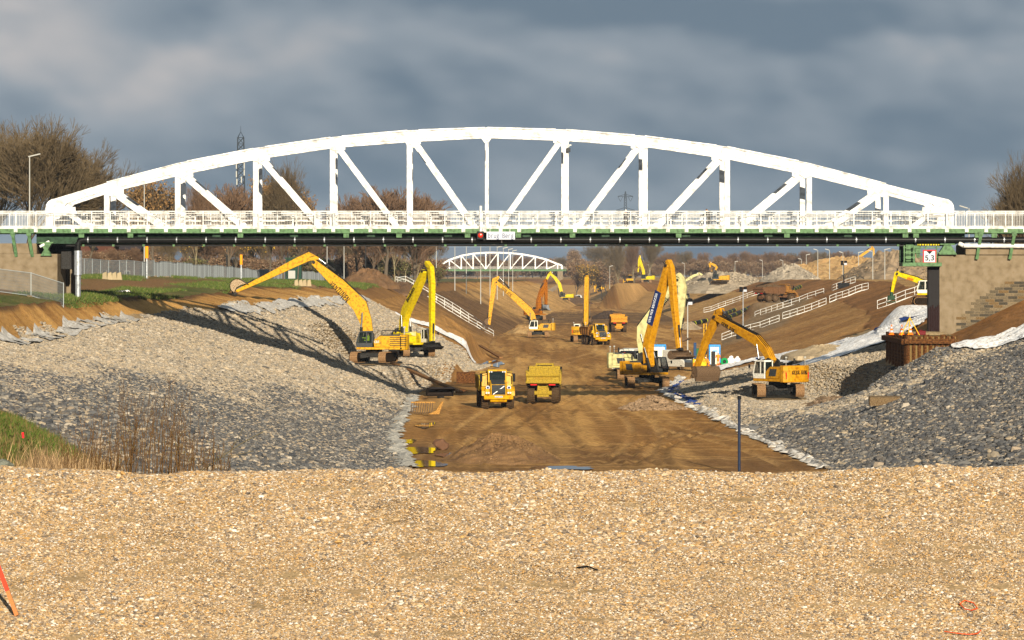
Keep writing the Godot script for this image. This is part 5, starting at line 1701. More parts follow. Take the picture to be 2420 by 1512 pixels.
# an articulated dumper; turn 0 faces the camera, 180 shows its tail
func dumper(x: float, y: float, d: float, turn: float, paint: Material, body: Material, label: String, far := false, s := 1.0, heaped := false, words := ""):
	var base := P(x, y, d)
	var e := thing("dump_truck", label, "dump truck", base)
	var a := deg_to_rad(turn)
	var f := Vector3(sin(a), 0, cos(a))
	var R := f.cross(Vector3.UP)
	var X := Transform3D(Basis(f * s, Vector3.UP * s, R * s), base)
	var ob := X.basis.orthonormalized()
	var bxm := func(m: MB, c: Vector3, sz: Vector3, ch := 0.03): m.box(X * c, sz * s, ob, ch)
	# wheels: one axle in front, two behind
	for u in [3.1, -1.2, -2.9]:
		for w in [-1.12, 1.12]:
			wheel(e, X * Vector3(u, 0.85, w), R, 0.85 * s, 0.72 * s, far)
	var ch := MB.new()
	bxm.call(ch, Vector3(-1.3, 1.15, 0), Vector3(4.6, 0.4, 0.9))
	bxm.call(ch, Vector3(3.1, 1.15, 0), Vector3(3.2, 0.5, 1.1))
	bxm.call(ch, Vector3(1.3, 1.2, 0), Vector3(1.2, 0.5, 0.5))
	for u in [3.1, -1.2, -2.9]:
		bxm.call(ch, Vector3(u, 0.85, 0), Vector3(0.5, 0.45, 1.9))
	obj("chassis", ch, body if turn > 90 else M.bucket, e)
	# nose
	var n := MB.new()
	n.extrude(PackedVector2Array([Vector2(2.9, 1.3), Vector2(4.75, 1.25), Vector2(4.85, 1.75), Vector2(4.55, 2.25), Vector2(3.2, 2.62), Vector2(2.9, 2.62)]), -0.72, 0.72, X, 0.05)
	var nose := obj("hood", n, paint, e)
	for w in [-1.0, 1.0]:
		var fd := MB.new()
		fd.extrude(PackedVector2Array([Vector2(2.1, 1.75), Vector2(2.5, 2.0), Vector2(3.9, 2.05), Vector2(4.45, 1.65), Vector2(4.5, 1.25), Vector2(4.3, 1.25), Vector2(3.9, 1.8), Vector2(2.4, 1.8)]), w * 1.1 - 0.4, w * 1.1 + 0.4, X, 0.02)
		obj("fender", fd, paint, nose)
		var hl := MB.new()
		bxm.call(hl, Vector3(4.60, 1.62, w * 0.98), Vector3(0.3, 0.5, 0.42))
		obj("headlight_housing", hl, paint, nose)
		for k in 2:
			var hp := MB.new()
			hp.tube(X * Vector3(4.74, 1.52, w * (0.88 + 0.2 * k)), X * Vector3(4.78, 1.52, w * (0.88 + 0.2 * k)), 0.085 * s, 0.085 * s, 10)
			obj("headlight", hp, M.signwhite, nose)
	var gl := MB.new()
	gl.extrude(PackedVector2Array([Vector2(4.78, 1.35), Vector2(4.86, 1.75), Vector2(4.58, 2.22), Vector2(4.52, 2.2), Vector2(4.75, 1.75), Vector2(4.7, 1.35)]), -0.62, 0.62, X)
	obj("grille", gl, M.cab_grey, nose)
	if not far:
		for k in 3:
			var gb := MB.new()
			gb.box(X * Vector3(4.86 - k * 0.10, 1.5 + k * 0.24, 0), Vector3(0.05, 0.05, 1.16) * s, ob)
			obj("grille_bar", gb, M.steel_dark, nose)
		var dg := MB.new()
		dg.bar(X * Vector3(4.90, 1.38, 0.50), X * Vector3(4.70, 2.12, -0.52), 0.07 * s, 0.04 * s, f)
		obj("diagonal_badge", dg, M.chrome, nose)
		for w in [-0.95, 0.95]:
			for k in 2:
				var sp := MB.new()
				sp.tube(X * Vector3(4.5 + k * 0.01, 1.98, w), X * Vector3(4.62 + k * 0.012, 1.98, w), (0.18 - k * 0.08) * s, (0.18 - k * 0.08) * s, 14)
				obj("round_emblem", sp, M.signwhite if k == 0 else M.signblue, nose)
	var ht := MB.new()
	ht.extrude(PackedVector2Array([Vector2(3.2, 2.625), Vector2(4.5, 2.27), Vector2(4.5, 2.30), Vector2(3.2, 2.66)]), -0.6, 0.6, X)
	obj("hood_top", ht, M.cab_grey, nose)
	var bp := MB.new()
	bp.extrude(PackedVector2Array([Vector2(4.4, 0.85), Vector2(4.95, 0.95), Vector2(5.0, 1.3), Vector2(4.4, 1.3)]), -1.32, 1.32, X, 0.05)
	bp.extrude(PackedVector2Array([Vector2(4.3, 0.62), Vector2(4.8, 0.72), Vector2(4.9, 0.9), Vector2(4.3, 0.9)]), -0.75, 0.75, X, 0.03)
	var bo := obj("bumper", bp, paint, e)
	var np := MB.new()
	bxm.call(np, Vector3(5.0, 1.17, 0), Vector3(0.03, 0.14, 0.7), 0.0)
	obj("number_plate", np, M.signwhite, bo)
	if not far and turn < 90: text_on(bo, "JA22Y 01K", X * Vector3(5.02, 1.165, 0), -R if f.cross(Vector3.UP).dot(R) < 0 else -R, Vector3.UP, 0.09 * s, M.ink, 0.62 * s)
	# cab with panes all round
	var cb := MB.new()
	cb.extrude(PackedVector2Array([Vector2(1.75, 1.5), Vector2(3.25, 1.6), Vector2(3.3, 2.45), Vector2(1.75, 2.4)]), -0.8, 0.8, X, 0.03)
	var cab := obj("cab", cb, paint, e)
	var cr := MB.new()
	cr.extrude(PackedVector2Array([Vector2(1.7, 3.42), Vector2(3.0, 3.42), Vector2(2.95, 3.56), Vector2(1.75, 3.58)]), -0.86, 0.86, X, 0.04)
	obj("cab_roof", cr, paint, cab)
	for w in [-0.78, 0.78]:
		for pq in [[1.8, 2.4, 1.8, 3.45], [3.27, 2.42, 2.95, 3.45]]:
			var pm := MB.new()
			pm.bar(X * Vector3(pq[0], pq[1], w), X * Vector3(pq[2], pq[3], w), 0.12 * s, 0.12 * s, R)
			obj("pillar", pm, paint, cab)
		panel(cab, "side_pane", [X * Vector3(1.82, 2.42, w), X * Vector3(3.25, 2.42, w), X * Vector3(2.95, 3.42, w), X * Vector3(1.82, 3.42, w)], M.pane)
	panel(cab, "windscreen", [X * Vector3(3.31, 2.42, -0.76), X * Vector3(3.31, 2.42, 0.76), X * Vector3(2.99, 3.42, 0.76), X * Vector3(2.99, 3.42, -0.76)], M.pane)
	var st := MB.new()
	bxm.call(st, Vector3(2.2, 2.5, 0), Vector3(0.5, 0.7, 0.6))
	bxm.call(st, Vector3(1.85, 2.9, 0), Vector3(0.1, 1.0, 1.4))
	obj("seat", st, M.ink, cab)
	for w in [-1.0, 1.0]:
		var mr := MB.new()
		mr.bar(X * Vector3(3.0, 3.3, w * 0.8), X * Vector3(3.35, 3.2, w * 1.45), 0.05 * s, 0.05 * s)
		mr.box(X * Vector3(3.35, 2.85, w * 1.48), Vector3(0.12, 0.75, 0.24) * s, ob, 0.03)
		obj("mirror", mr, M.ink, cab)
		var sh := MB.new()
		sh.extrude(PackedVector2Array([Vector2(1.6, 1.9), Vector2(2.6, 2.05), Vector2(2.4, 3.2), Vector2(1.6, 3.3)]), w * 1.12 - 0.26, w * 1.12 + 0.26, X, 0.04)
		obj("side_locker", sh, paint, e)
	var wl := MB.new()
	for w in [-0.7, -0.5, 0.5, 0.7]:
		wl.tube(X * Vector3(3.0, 3.36, w), X * Vector3(3.06, 3.36, w), 0.07 * s, 0.07 * s, 8)
	obj("work_lights", wl, M.signwhite, cab).set_meta("kind", "stuff")
	# dump body: open-topped trough with sloping tail
	var prof := PackedVector2Array([Vector2(-4.7, 2.55), Vector2(-3.9, 1.75), Vector2(0.9, 1.62), Vector2(1.25, 2.1), Vector2(1.25, 3.35), Vector2(1.15, 3.35), Vector2(1.15, 2.15), Vector2(0.85, 1.78), Vector2(-3.85, 1.9), Vector2(-4.62, 2.66)])
	var db := MB.new()
	db.extrude(prof, -1.45, 1.45, X, 0.0)
	var dump := obj("dump_body", db, body, e)
	for w in [-1.0, 1.0]:
		var sp := MB.new()
		sp.extrude(PackedVector2Array([Vector2(-4.72, 2.56), Vector2(-3.9, 1.72), Vector2(0.9, 1.6), Vector2(1.28, 2.1), Vector2(1.28, 3.0), Vector2(-3.8, 2.95), Vector2(-4.6, 2.8)]), w * 1.5 - 0.05, w * 1.5 + 0.05, X)
		sp.box(X * Vector3(-1.3, 2.95, w * 1.52), Vector3(5.0, 0.14, 0.2) * s, ob, 0.02)
		for u in [-3.2, -1.9, -0.6, 0.6]:
			sp.box(X * Vector3(u, 2.3, w * 1.575), Vector3(0.14, 1.1, 0.06) * s, ob)
		obj("side_wall", sp, body, dump)
	if turn > 90:
		# tail-gate plate, lights and the rear axle casting
		var tg := MB.new()
		tg.box(X * Vector3(-4.5, 2.48, 0), Vector3(0.14, 0.95, 3.06) * s, ob, 0.03)
		tg.box(X * Vector3(-4.54, 1.95, 0), Vector3(0.2, 0.16, 3.2) * s, ob, 0.03)
		var tgo := obj("tail_gate", tg, body, dump)
		if words: text_on(tgo, words, X * Vector3(-4.585, 2.4, 0), R, Vector3.UP, 0.36 * s, M.faded, 1.55 * s, "Droid Sans", 700)
		var ln := MB.new()
		for w in [-0.85, 0.85]:
			ln.box(X * Vector3(-4.5, 1.74, w), Vector3(0.1, 0.12, 0.6) * s, ob, 0.01)
		obj("tail_lights", ln, M.red, e)
		var ax := MB.new()
		ax.box(X * Vector3(-3.5, 1.25, 0), Vector3(0.5, 0.8, 1.0) * s, ob, 0.08)
		ax.tube(X * Vector3(-3.6, 0.95, -0.8), X * Vector3(-3.6, 0.95, 0.8), 0.22 * s, 0.22 * s, 8)
		for w in [-0.5, 0.5]:
			ax.bar(X * Vector3(-3.75, 0.95, w), X * Vector3(-3.75, 1.8, w * 0.8), 0.16 * s, 0.16 * s)
		ax.box(X * Vector3(-3.9, 0.7, 0), Vector3(0.2, 0.2, 1.1) * s, ob, 0.03)
		obj("rear_axle", ax, body, e)
		var mf := MB.new()
		for w in [-1.12, 1.12]:
			mf.box(X * Vector3(-3.9, 1.75, w), Vector3(0.1, 0.3, 0.8) * s, ob, 0.01)
		obj("mud_flaps", mf, M.ink, e)
	if heaped:
		var ld := MB.new()
		for k in 80:
			var rr := rng.randf_range(0.15, 0.4)
			var u := rng.randf_range(-3.8, 0.8)
			var w := rng.randf_range(-1.2, 1.2)
			ld.box(X * Vector3(u, 2.75 + 0.45 * (1.0 - absf(u + 1.5) / 2.5) * (1.0 - absf(w) / 1.4), w), Vector3(rr, rr, rr) * 2.0 * s, Basis.from_euler(Vector3(rng.randf() * 3, rng.randf() * 3, rng.randf() * 3)), rr * 0.3)
		obj("soil_load", ld, M.soil, dump).set_meta("kind", "stuff")
	return e

func build_trucks():
	M.faded = mat(Color(0.62, 0.50, 0.16), 0.7, "dirt", 0.5)
	var vy := mat(Color(0.72, 0.55, 0.045), 0.4, "mud", 3.2)
	var muddy := mat(Color(0.58, 0.485, 0.15), 0.7, "grime", 1.2)
	var brown := mat(Color(0.56, 0.40, 0.19), 0.8, "dirt", 1.6)
	var lem := mat(Color(0.64, 0.57, 0.07), 0.5, "grime", 1.8)
	var wht := mat(Color(0.80, 0.80, 0.78), 0.5, "grime", 1.8)
	dumper(1170, 964, 346.0, 4, vy, muddy, "bright yellow dump truck driving towards the foreground with black grille", false, 1.0)
	dumper(1286, 950, 362.0, 178, muddy, muddy, "muddy yellow dump truck seen from behind beside the oncoming one", false, 1.02, false, "Boskalis")
	dumper(1407, 815, 664.0, 14, vy, brown, "yellow dump truck heading towards the camera in the canal middle", false, 1.05)
	dumper(1460, 784, 818.0, 182, brown, mat(Color(0.68, 0.49, 0.15), 0.7, "mud", 2.0), "orange dump truck driving away, nearest the dark soil heap", false, 1.12)
	dumper(1833, 714, 820.0, 128, brown, mat(Color(0.42, 0.31, 0.22), 0.85, "dirt", 1.6), "loaded brown dump truck climbing the haul road on the right slope", true, 1.1, true)
	dumper(1367, 716, 1690.0, 2, wht, wht, "white dump truck far off in the narrow end of the canal", true)
	dumper(1537, 726, 1462.0, -12, lem, lem, "lemon dump truck standing before the far earth bench", true)

# ---------------------------------------------------------------- heaps
var heaps := []   # x, distance, half width, half depth, height, base level

func heap_top(x: float, d: float) -> float:
	var y := ground(x, d)
	for h in heaps:
		var r: float = sqrt(pow((x - h[0]) / h[2], 2.0) + pow((d - h[1]) / h[3], 2.0))
		if r < 1.0: y = maxf(y, h[5] + h[4] * heap_form(r))
	return y

func heap_form(r: float) -> float:
	return 1.0 - pow(r, 1.25) if r > 0.25 else 1.0 - 0.177 - (r * r - 0.0625) * 0.6

func heap(called: String, label: String, x: float, y: float, d: float, hw: float, hd: float, h: float, c1: Color, c2: Color, lumps := 0.1):
	var c := P(x, y, d)
	var base := minf(ground(c.x, d), ground(c.x, d - hd * 0.7)) - 0.15
	heaps.append([c.x, d, hw, hd, h, base])
	var o := thing(called, label, "heap", Vector3(c.x, base, -d))
	var b := MB.new()
	b.usecol = true
	var rings := 30
	var seg := 64
	var pts := []
	var sd := rng.randf() * 500.0
	for i in rings + 1:
		var row := []
		for k in seg:
			var a := TAU * k / seg
			var r := float(i) / rings
			var wob := 1.0 + 0.22 * n1.get_noise_2d(cos(a) * 14.0 + sd, sin(a) * 14.0)
			var px := cos(a) * r * hw * wob
			var pz := sin(a) * r * hd * wob
			var yy := h * heap_form(r) * (1.0 + 0.25 * n1.get_noise_2d(px * 60.0 / hw + sd, pz * 60.0 / hd)) + n2.get_noise_2d(px * 3.0 / lumps * 0.1, pz * 3.0 / lumps * 0.1) * lumps * h * (1.0 - r * 0.5) + n3.get_noise_2d(px * 40.0 / hw, pz * 40.0 / hd + sd) * lumps * 0.6 * h * (1.0 - r)
			if i == rings: yy = -0.4
			row.append(Vector3(c.x + px, base + yy, -d + pz))
		pts.append(row)
	for i in rings:
		for k in seg:
			var k2 := (k + 1) % seg
			var A: Vector3 = pts[i][k]
			var B: Vector3 = pts[i][k2]
			var C: Vector3 = pts[i + 1][k2]
			var D: Vector3 = pts[i + 1][k]
			b.col = c1.lerp(c2, clampf(0.5 + n2.get_noise_2d(A.x * 1.5, A.z * 0.8) * 1.1 + rng.randf_range(-0.3, 0.3), 0, 1))
			if i > 0: b.otri(A, B, C, Vector3(0, 1, 0.01))
			b.otri(A, C, D, Vector3(0, 1, 0.01))
	obj("soil_body" if called != "rubble_heap" else "rubble_body", b, M.heap, o)
	return o

# ---------------------------------------------------------------- people
# one skin over a set of bones [a, b, ra, rb]: surface nets over a smooth union of tapered capsules
func body_mesh(bones: Array, cell: float, m: Material, cols: Array) -> ArrayMesh:
	var lo := Vector3(1e9, 1e9, 1e9)
	var hi := -lo
	for bn in bones:
		for k in 2:
			var r: float = bn[2 + k] + cell * 2.0
			lo = lo.min(bn[k] - Vector3(r, r, r)); hi = hi.max(bn[k] + Vector3(r, r, r))
	var n := Vector3i(((hi - lo) / cell).ceil()) + Vector3i(1, 1, 1)
	var val := PackedFloat32Array()
	val.resize(n.x * n.y * n.z)
	for z in n.z:
		for y in n.y:
			for x in n.x:
				var p := lo + Vector3(x, y, z) * cell
				var d := 1e9
				for bn in bones:
					var ab: Vector3 = bn[1] - bn[0]
					var t := clampf((p - bn[0]).dot(ab) / maxf(ab.length_squared(), 1e-6), 0.0, 1.0)
					var e: float = (p - (bn[0] + ab * t)).length() - lerpf(bn[2], bn[3], t)
					var h := clampf(0.5 + 0.5 * (e - d) / 0.04, 0.0, 1.0)
					d = lerpf(e, d, h) - 0.04 * h * (1.0 - h)
				val[x + n.x * (y + n.y * z)] = d
	var cellv := {}
	var b := MB.new()
	b.usecol = true
	var at := func(i: Vector3i) -> float: return val[i.x + n.x * (i.y + n.y * i.z)]
	var vert := func(i: Vector3i):
		if cellv.has(i): return cellv[i]
		var s := Vector3.ZERO
		var cnt := 0
		for e in [[0, 1], [0, 2], [0, 4], [1, 3], [1, 5], [2, 3], [2, 6], [3, 7], [4, 5], [4, 6], [5, 7], [6, 7]]:
			var a := Vector3i(e[0] & 1, (e[0] >> 1) & 1, e[0] >> 2)
			var c := Vector3i(e[1] & 1, (e[1] >> 1) & 1, e[1] >> 2)
			var va: float = at.call(i + a)
			var vc: float = at.call(i + c)
			if (va < 0.0) != (vc < 0.0):
				s += Vector3(a).lerp(Vector3(c), va / (va - vc)); cnt += 1
		var p: Vector3 = lo + (Vector3(i) + s / maxf(cnt, 1)) * cell
		cellv[i] = p
		return p
	for z in range(1, n.z - 1):
		for y in range(1, n.y - 1):
			for x in range(1, n.x - 1):
				var i := Vector3i(x, y, z)
				var v0: float = at.call(i)
				for ax in 3:
					var st := Vector3i(1 if ax == 0 else 0, 1 if ax == 1 else 0, 1 if ax == 2 else 0)
					var v1: float = at.call(i + st)
					if (v0 < 0.0) == (v1 < 0.0): continue
					var e1 := Vector3i(st.z, st.x, st.y)
					var e2 := Vector3i(st.y, st.z, st.x)
					var A: Vector3 = vert.call(i - e1 - e2)
					var B: Vector3 = vert.call(i - e2)
					var C: Vector3 = vert.call(i)
					var D: Vector3 = vert.call(i - e1)
					var mid := (A + C) * 0.5
					b.col = cols[0][1]
					for cc in cols:
						if mid.y >= cc[0]: b.col = cc[1]
					b.oquad(A, B, C, D, Vector3(st) * (1.0 if v0 < 0.0 else -1.0))
	return b.mesh(m)

# a figure about 1.75 m tall, facing turn (0 = camera); bend leans the trunk, sit folds the legs
func person(label: String, at: Vector3, turn: float, coat: Color, legs: Color, hat: Color, bend := 0.0, sit := false, s := 1.0, arms := 0.3):
	var o := thing("person", label, "person", at)
	var skin := Color(0.45, 0.27, 0.19)
	var hip := Vector3(0, 0.92, 0) if not sit else Vector3(0, 0.45, 0)
	var up := Vector3(0, cos(bend), sin(bend))
	var ch := hip + up * 0.42
	var nk := hip + up * 0.58
	var hd := nk + up * 0.16 + Vector3(0, 0, 0.02)
	var bones := [[hip, ch, 0.16, 0.18], [ch, nk, 0.17, 0.07], [nk, hd, 0.06, 0.085], [hd, hd + Vector3(0, 0.06, 0), 0.095, 0.09], [hd + Vector3(0, -0.02, 0.07), hd + Vector3(0, -0.06, 0.08), 0.03, 0.03]]
	for k in [-1.0, 1.0]:
		var sh := ch + Vector3(k * 0.2, 0.1, 0)
		var el := sh + Vector3(k * 0.06, -0.27, arms * 0.5)
		var wr := el + Vector3(-k * 0.04, -0.16 + arms * 0.3, 0.2 * (0.3 + arms))
		bones.append([sh, el, 0.075, 0.055]); bones.append([el, wr, 0.055, 0.04]); bones.append([wr, wr + Vector3(0, -0.06, 0.06), 0.042, 0.03])
		var hp := hip + Vector3(k * 0.09, 0, 0)
		var kn := hp + (Vector3(k * 0.02, -0.43, 0.03) if not sit else Vector3(k * 0.05, 0.0, 0.42))
		var an := kn + (Vector3(0, -0.42, -0.03) if not sit else Vector3(0, -0.40, 0.0))
		bones.append([hp, kn, 0.095, 0.065]); bones.append([kn, an, 0.065, 0.045]); bones.append([an + Vector3(0, -0.03, 0), an + Vector3(0, -0.04, 0.14), 0.045, 0.04])
	var cols := [[-1.0, legs], [hip.y - 0.03, coat], [nk.y + 0.02, skin], [hd.y + 0.055, hat]]
	var mi := MeshInstance3D.new()
	mi.name = "body"
	mi.mesh = body_mesh(bones, 0.045, M.cloth, cols)
	o.add_child(mi)
	o.rotation.y = turn
	o.scale = Vector3(s, s, s)
	return o

# ---------------------------------------------------------------- loose sheets
# a cloth laid over the ground: corners in (x, distance), lifted and wrinkled
func sheet(called: String, label: String, q: Array, nu: int, nv: int, lift: float, wrinkle: float, m: Material, strips := 0.0):
	var b := MB.new()
	var g := []
	for j in nv + 1:
		var row := []
		for i in nu + 1:
			var u := float(i) / nu
			var v := float(j) / nv
			var p: Vector2 = q[0].lerp(q[1], u).lerp(q[3].lerp(q[2], u), v)
			var edge := minf(minf(u, 1.0 - u), minf(v, 1.0 - v))
			p += Vector2(n2.get_noise_2d(p.x * 2.0, p.y * 0.6), n2.get_noise_2d(p.y * 0.6, p.x * 2.0 + 9.0) * 1.5) * (0.8 if edge < 0.01 else 0.15)
			var y := ground(p.x, p.y) + lift + n3.get_noise_2d(p.x * 1.1, p.y * 0.5) * wrinkle + absf(n2.get_noise_2d(p.x * 1.2, p.y * 0.4)) * wrinkle
			if strips > 0.0: y += maxf(0.0, sin(v * strips * TAU) - 0.75) * 0.35
			row.append(Vector3(p.x, y, -p.y))
		g.append(row)
	for j in nv:
		for i in nu:
			b.otri(g[j][i], g[j][i + 1], g[j + 1][i + 1], Vector3.UP)
			b.otri(g[j][i], g[j + 1][i + 1], g[j + 1][i], Vector3.UP)
	var o := obj(called, b, m)
	tag(o, label, "sheet")
	return o

func ribbon(called: String, label: String, pts: Array, width: float, m: Material, group := ""):
	# crumpled strip along a line of (x, distance)
	var b := MB.new()
	var prev := []
	for i in pts.size() - 1:
		var steps := maxi(2, int(absf(pts[i + 1].y - pts[i].y) / 0.7))
		for k in steps:
			var c: Vector2 = pts[i].lerp(pts[i + 1], float(k) / steps)
			c.x += n2.get_noise_2d(c.y * 1.7, 3.0) * 1.0
			var row := []
			var w := width * (0.7 + 0.8 * absf(n2.get_noise_2d(c.y * 2.0, 40.0)))
			for j in 7:
				var x := c.x + (j / 6.0 - 0.5) * w
				var d := c.y + n3.get_noise_2d(x, c.y) * 0.5
				row.append(Vector3(x, ground(x, d) + 0.06 + absf(n2.get_noise_2d(x * 3.0, d * 1.1)) * 0.45 * sin(PI * (j + 0.5) / 7.0), -d))
			if prev.size() > 0:
				for j in 6:
					b.otri(prev[j], prev[j + 1], row[j + 1], Vector3.UP)
					b.otri(prev[j], row[j + 1], row[j], Vector3.UP)
			prev = row
	var o := obj(called, b, m)
	tag(o, label, "sheet", group)

func puddle(label: String, x: float, d: float, rx: float, rd: float, lvl: float):
	var b := MB.new()
	var n := 40
	var c := Vector3(x, lvl, -d)
	var pts := []
	for k in n:
		var a := TAU * k / n
		var w := 0.75 + 0.55 * n1.get_noise_2d(cos(a) * 16.0 + x * 9.0, sin(a) * 16.0 + d)
		pts.append(Vector3(x + cos(a) * rx * w, lvl, -d - sin(a) * rd * w))
	for k in n:
		b.otri(c, pts[k], pts[(k + 1) % n], Vector3.UP)
	var o := obj("puddle_water", b, M.water)
	tag(o, label, "water", "", "structure")

# stair rail down a slope between two places (x, distance)
func stair_rail(label: String, a: Vector2, b2: Vector2, posts: int, m: Material, r := 0.06):
	var A := Vector3(a.x, heap_top(a.x, a.y), -a.y)
	var o := thing("stair_rail", label, "railing", A, "white stair rails on the canal slopes")
	var last := A
	for k in posts + 1:
		var q := a.lerp(b2, float(k) / posts)
		var p := Vector3(q.x, heap_top(q.x, q.y) - 0.05, -q.y)
		var pm := MB.new()
		pm.box(p + Vector3(0, 0.62, 0), Vector3(r * 1.2, 1.3, r * 1.2))
		obj("post", pm, m, o)
		if k > 0:
			for hh in [0.08, 0.68, 1.25]:
				var rm := MB.new()
				rm.bar(last + Vector3(0, hh, 0), p + Vector3(0, hh, 0), r * 1.4, r * (1.6 if hh > 0.1 else 3.2))
				obj("rail" if hh > 0.1 else "stringer", rm, m, o)
		last = p
	return o

func build_heaps():
	M.heap = vmat("mottle", 1.6, 0.95)
	M.cloth = vmat("", 1.0, 0.85)
	M.water = mat(Color(0.10, 0.085, 0.065), 0.03)
	M.water.metallic_specular = 0.8
	var sandc := [Color(0.48, 0.315, 0.14), Color(0.36, 0.22, 0.095)]
	var grey := [Color(0.42, 0.345, 0.25), Color(0.29, 0.235, 0.165)]
	heap("soil_heap", "tall brown soil heap behind the left fence end", 868, 670, 640.0, 5.6, 8.0, 3.3, Color(0.20, 0.115, 0.06), Color(0.15, 0.09, 0.05), 0.08)
	heap("soil_heap", "lower dark soil heap beside the tall brown one", 948, 670, 665.0, 5.0, 8.0, 2.3, Color(0.15, 0.09, 0.05), Color(0.11, 0.07, 0.045), 0.08)
	heap("soil_heap", "small brown soil heap against the left fence", 716, 673, 508.0, 2.3, 3.0, 1.0, Color(0.25, 0.15, 0.08), Color(0.16, 0.1, 0.055), 0.1)
	heap("rubble_heap", "broad grey rubble heap on the far right bank", 1712, 672, 1205.0, 19.0, 40.0, 6.6, grey[0], grey[1], 0.16)
	heap("sand_heap", "long orange sand heap at the right edge of the works", 2000, 668, 1330.0, 30.0, 40.0, 9.4, sandc[0], sandc[1], 0.10)
	heap("sand_heap", "pointed sand heap left of the long orange one", 1908, 668, 1300.0, 16.0, 30.0, 6.0, sandc[0], sandc[1], 0.10)
	heap("rubble_heap", "high beige rubble heap beside the right pier", 2120, 668, 960.0, 15.0, 30.0, 8.2, Color(0.33, 0.245, 0.155), Color(0.22, 0.165, 0.11), 0.14)
	heap("rubble_heap", "pale grey rubble heap below the sand heaps", 1868, 676, 1120.0, 9.0, 20.0, 5.0, Color(0.43, 0.365, 0.28), Color(0.30, 0.25, 0.185), 0.18)
	heap("soil_heap", "dark soil heap on the canal floor before the far machines", 1442, 752, 1075.0, 6.0, 16.0, 2.5, Color(0.10, 0.065, 0.045), Color(0.075, 0.05, 0.035), 0.08)
	heap("soil_heap", "small sand heap beside the white-cab long-reach excavator", 1236, 786, 800.0, 3.4, 8.0, 1.9, sandc[0], sandc[1], 0.12)
	heap("soil_heap", "pale gravel heap behind the bucket of the orange excavator", 1622, 778, 850.0, 4.2, 9.0, 2.1, Color(0.42, 0.33, 0.22), Color(0.31, 0.23, 0.14), 0.1)
	heap("soil_heap", "low brown ridge in the far canal bottom", 1352, 712, 1560.0, 8.0, 24.0, 3.0, Color(0.17, 0.1, 0.055), Color(0.12, 0.075, 0.045), 0.1)
	heap("gravel_heap", "cone of dark gravelly sand on the nearest canal floor", 1188, 1088, 249.0, 4.1, 6.5, 1.95, Color(0.26, 0.15, 0.07), Color(0.17, 0.098, 0.048), 0.09)
	heap("soil_heap", "dark earth spill on the right stone bank", 1975, 905, 324.0, 3.3, 5.0, 1.0, Color(0.14, 0.09, 0.055), Color(0.22, 0.155, 0.1), 0.25)
	var rm := vmat("stone", 0.6, 0.9)
	var sm := [stone_mesh(320, 0.8, 1.0, rm, false), stone_mesh(321, 0.8, 1.0, rm, false)]
	var jobs := [[3, 2600, 0.40, Color(0.46, 0.38, 0.28), "broken grey stones on the broad rubble heap"], [6, 1500, 0.30, Color(0.36, 0.255, 0.145), "broken beige stones on the high rubble heap"], [7, 1400, 0.40, Color(0.42, 0.36, 0.28), "broken pale stones on the small rubble heap"], [12, 5200, 0.055, Color(0.27, 0.165, 0.08), "coarse grains on the cone of gravelly sand"], [13, 500, 0.28, Color(0.28, 0.20, 0.13), "earthy stones on the dark spill"], [4, 500, 0.35, Color(0.42, 0.29, 0.15), "clods on the long orange sand heap"]]
	for q in jobs:
		var h: Array = heaps[q[0]]
		var xf := [[], []]
		var cl := [[], []]
		for k in q[1]:
			var a := rng.randf() * TAU
			var r := sqrt(rng.randf()) * 0.98
			var x: float = h[0] + cos(a) * r * h[2]
			var d: float = h[1] + sin(a) * r * h[3]
			var s: float = q[2] * exp(rng.randfn() * 0.45)
			xf[k % 2].append(Transform3D(stone_turn(s), Vector3(x, h[5] + h[4] * heap_form(r) * (0.97 + rng.randf() * 0.08), -d)))
			cl[k % 2].append(q[3] * rng.randf_range(0.55, 1.3))
		scatter("heap_stones" if q[0] == 3 else "heap_stones_%03d" % q[0], q[4], sm, xf, cl)

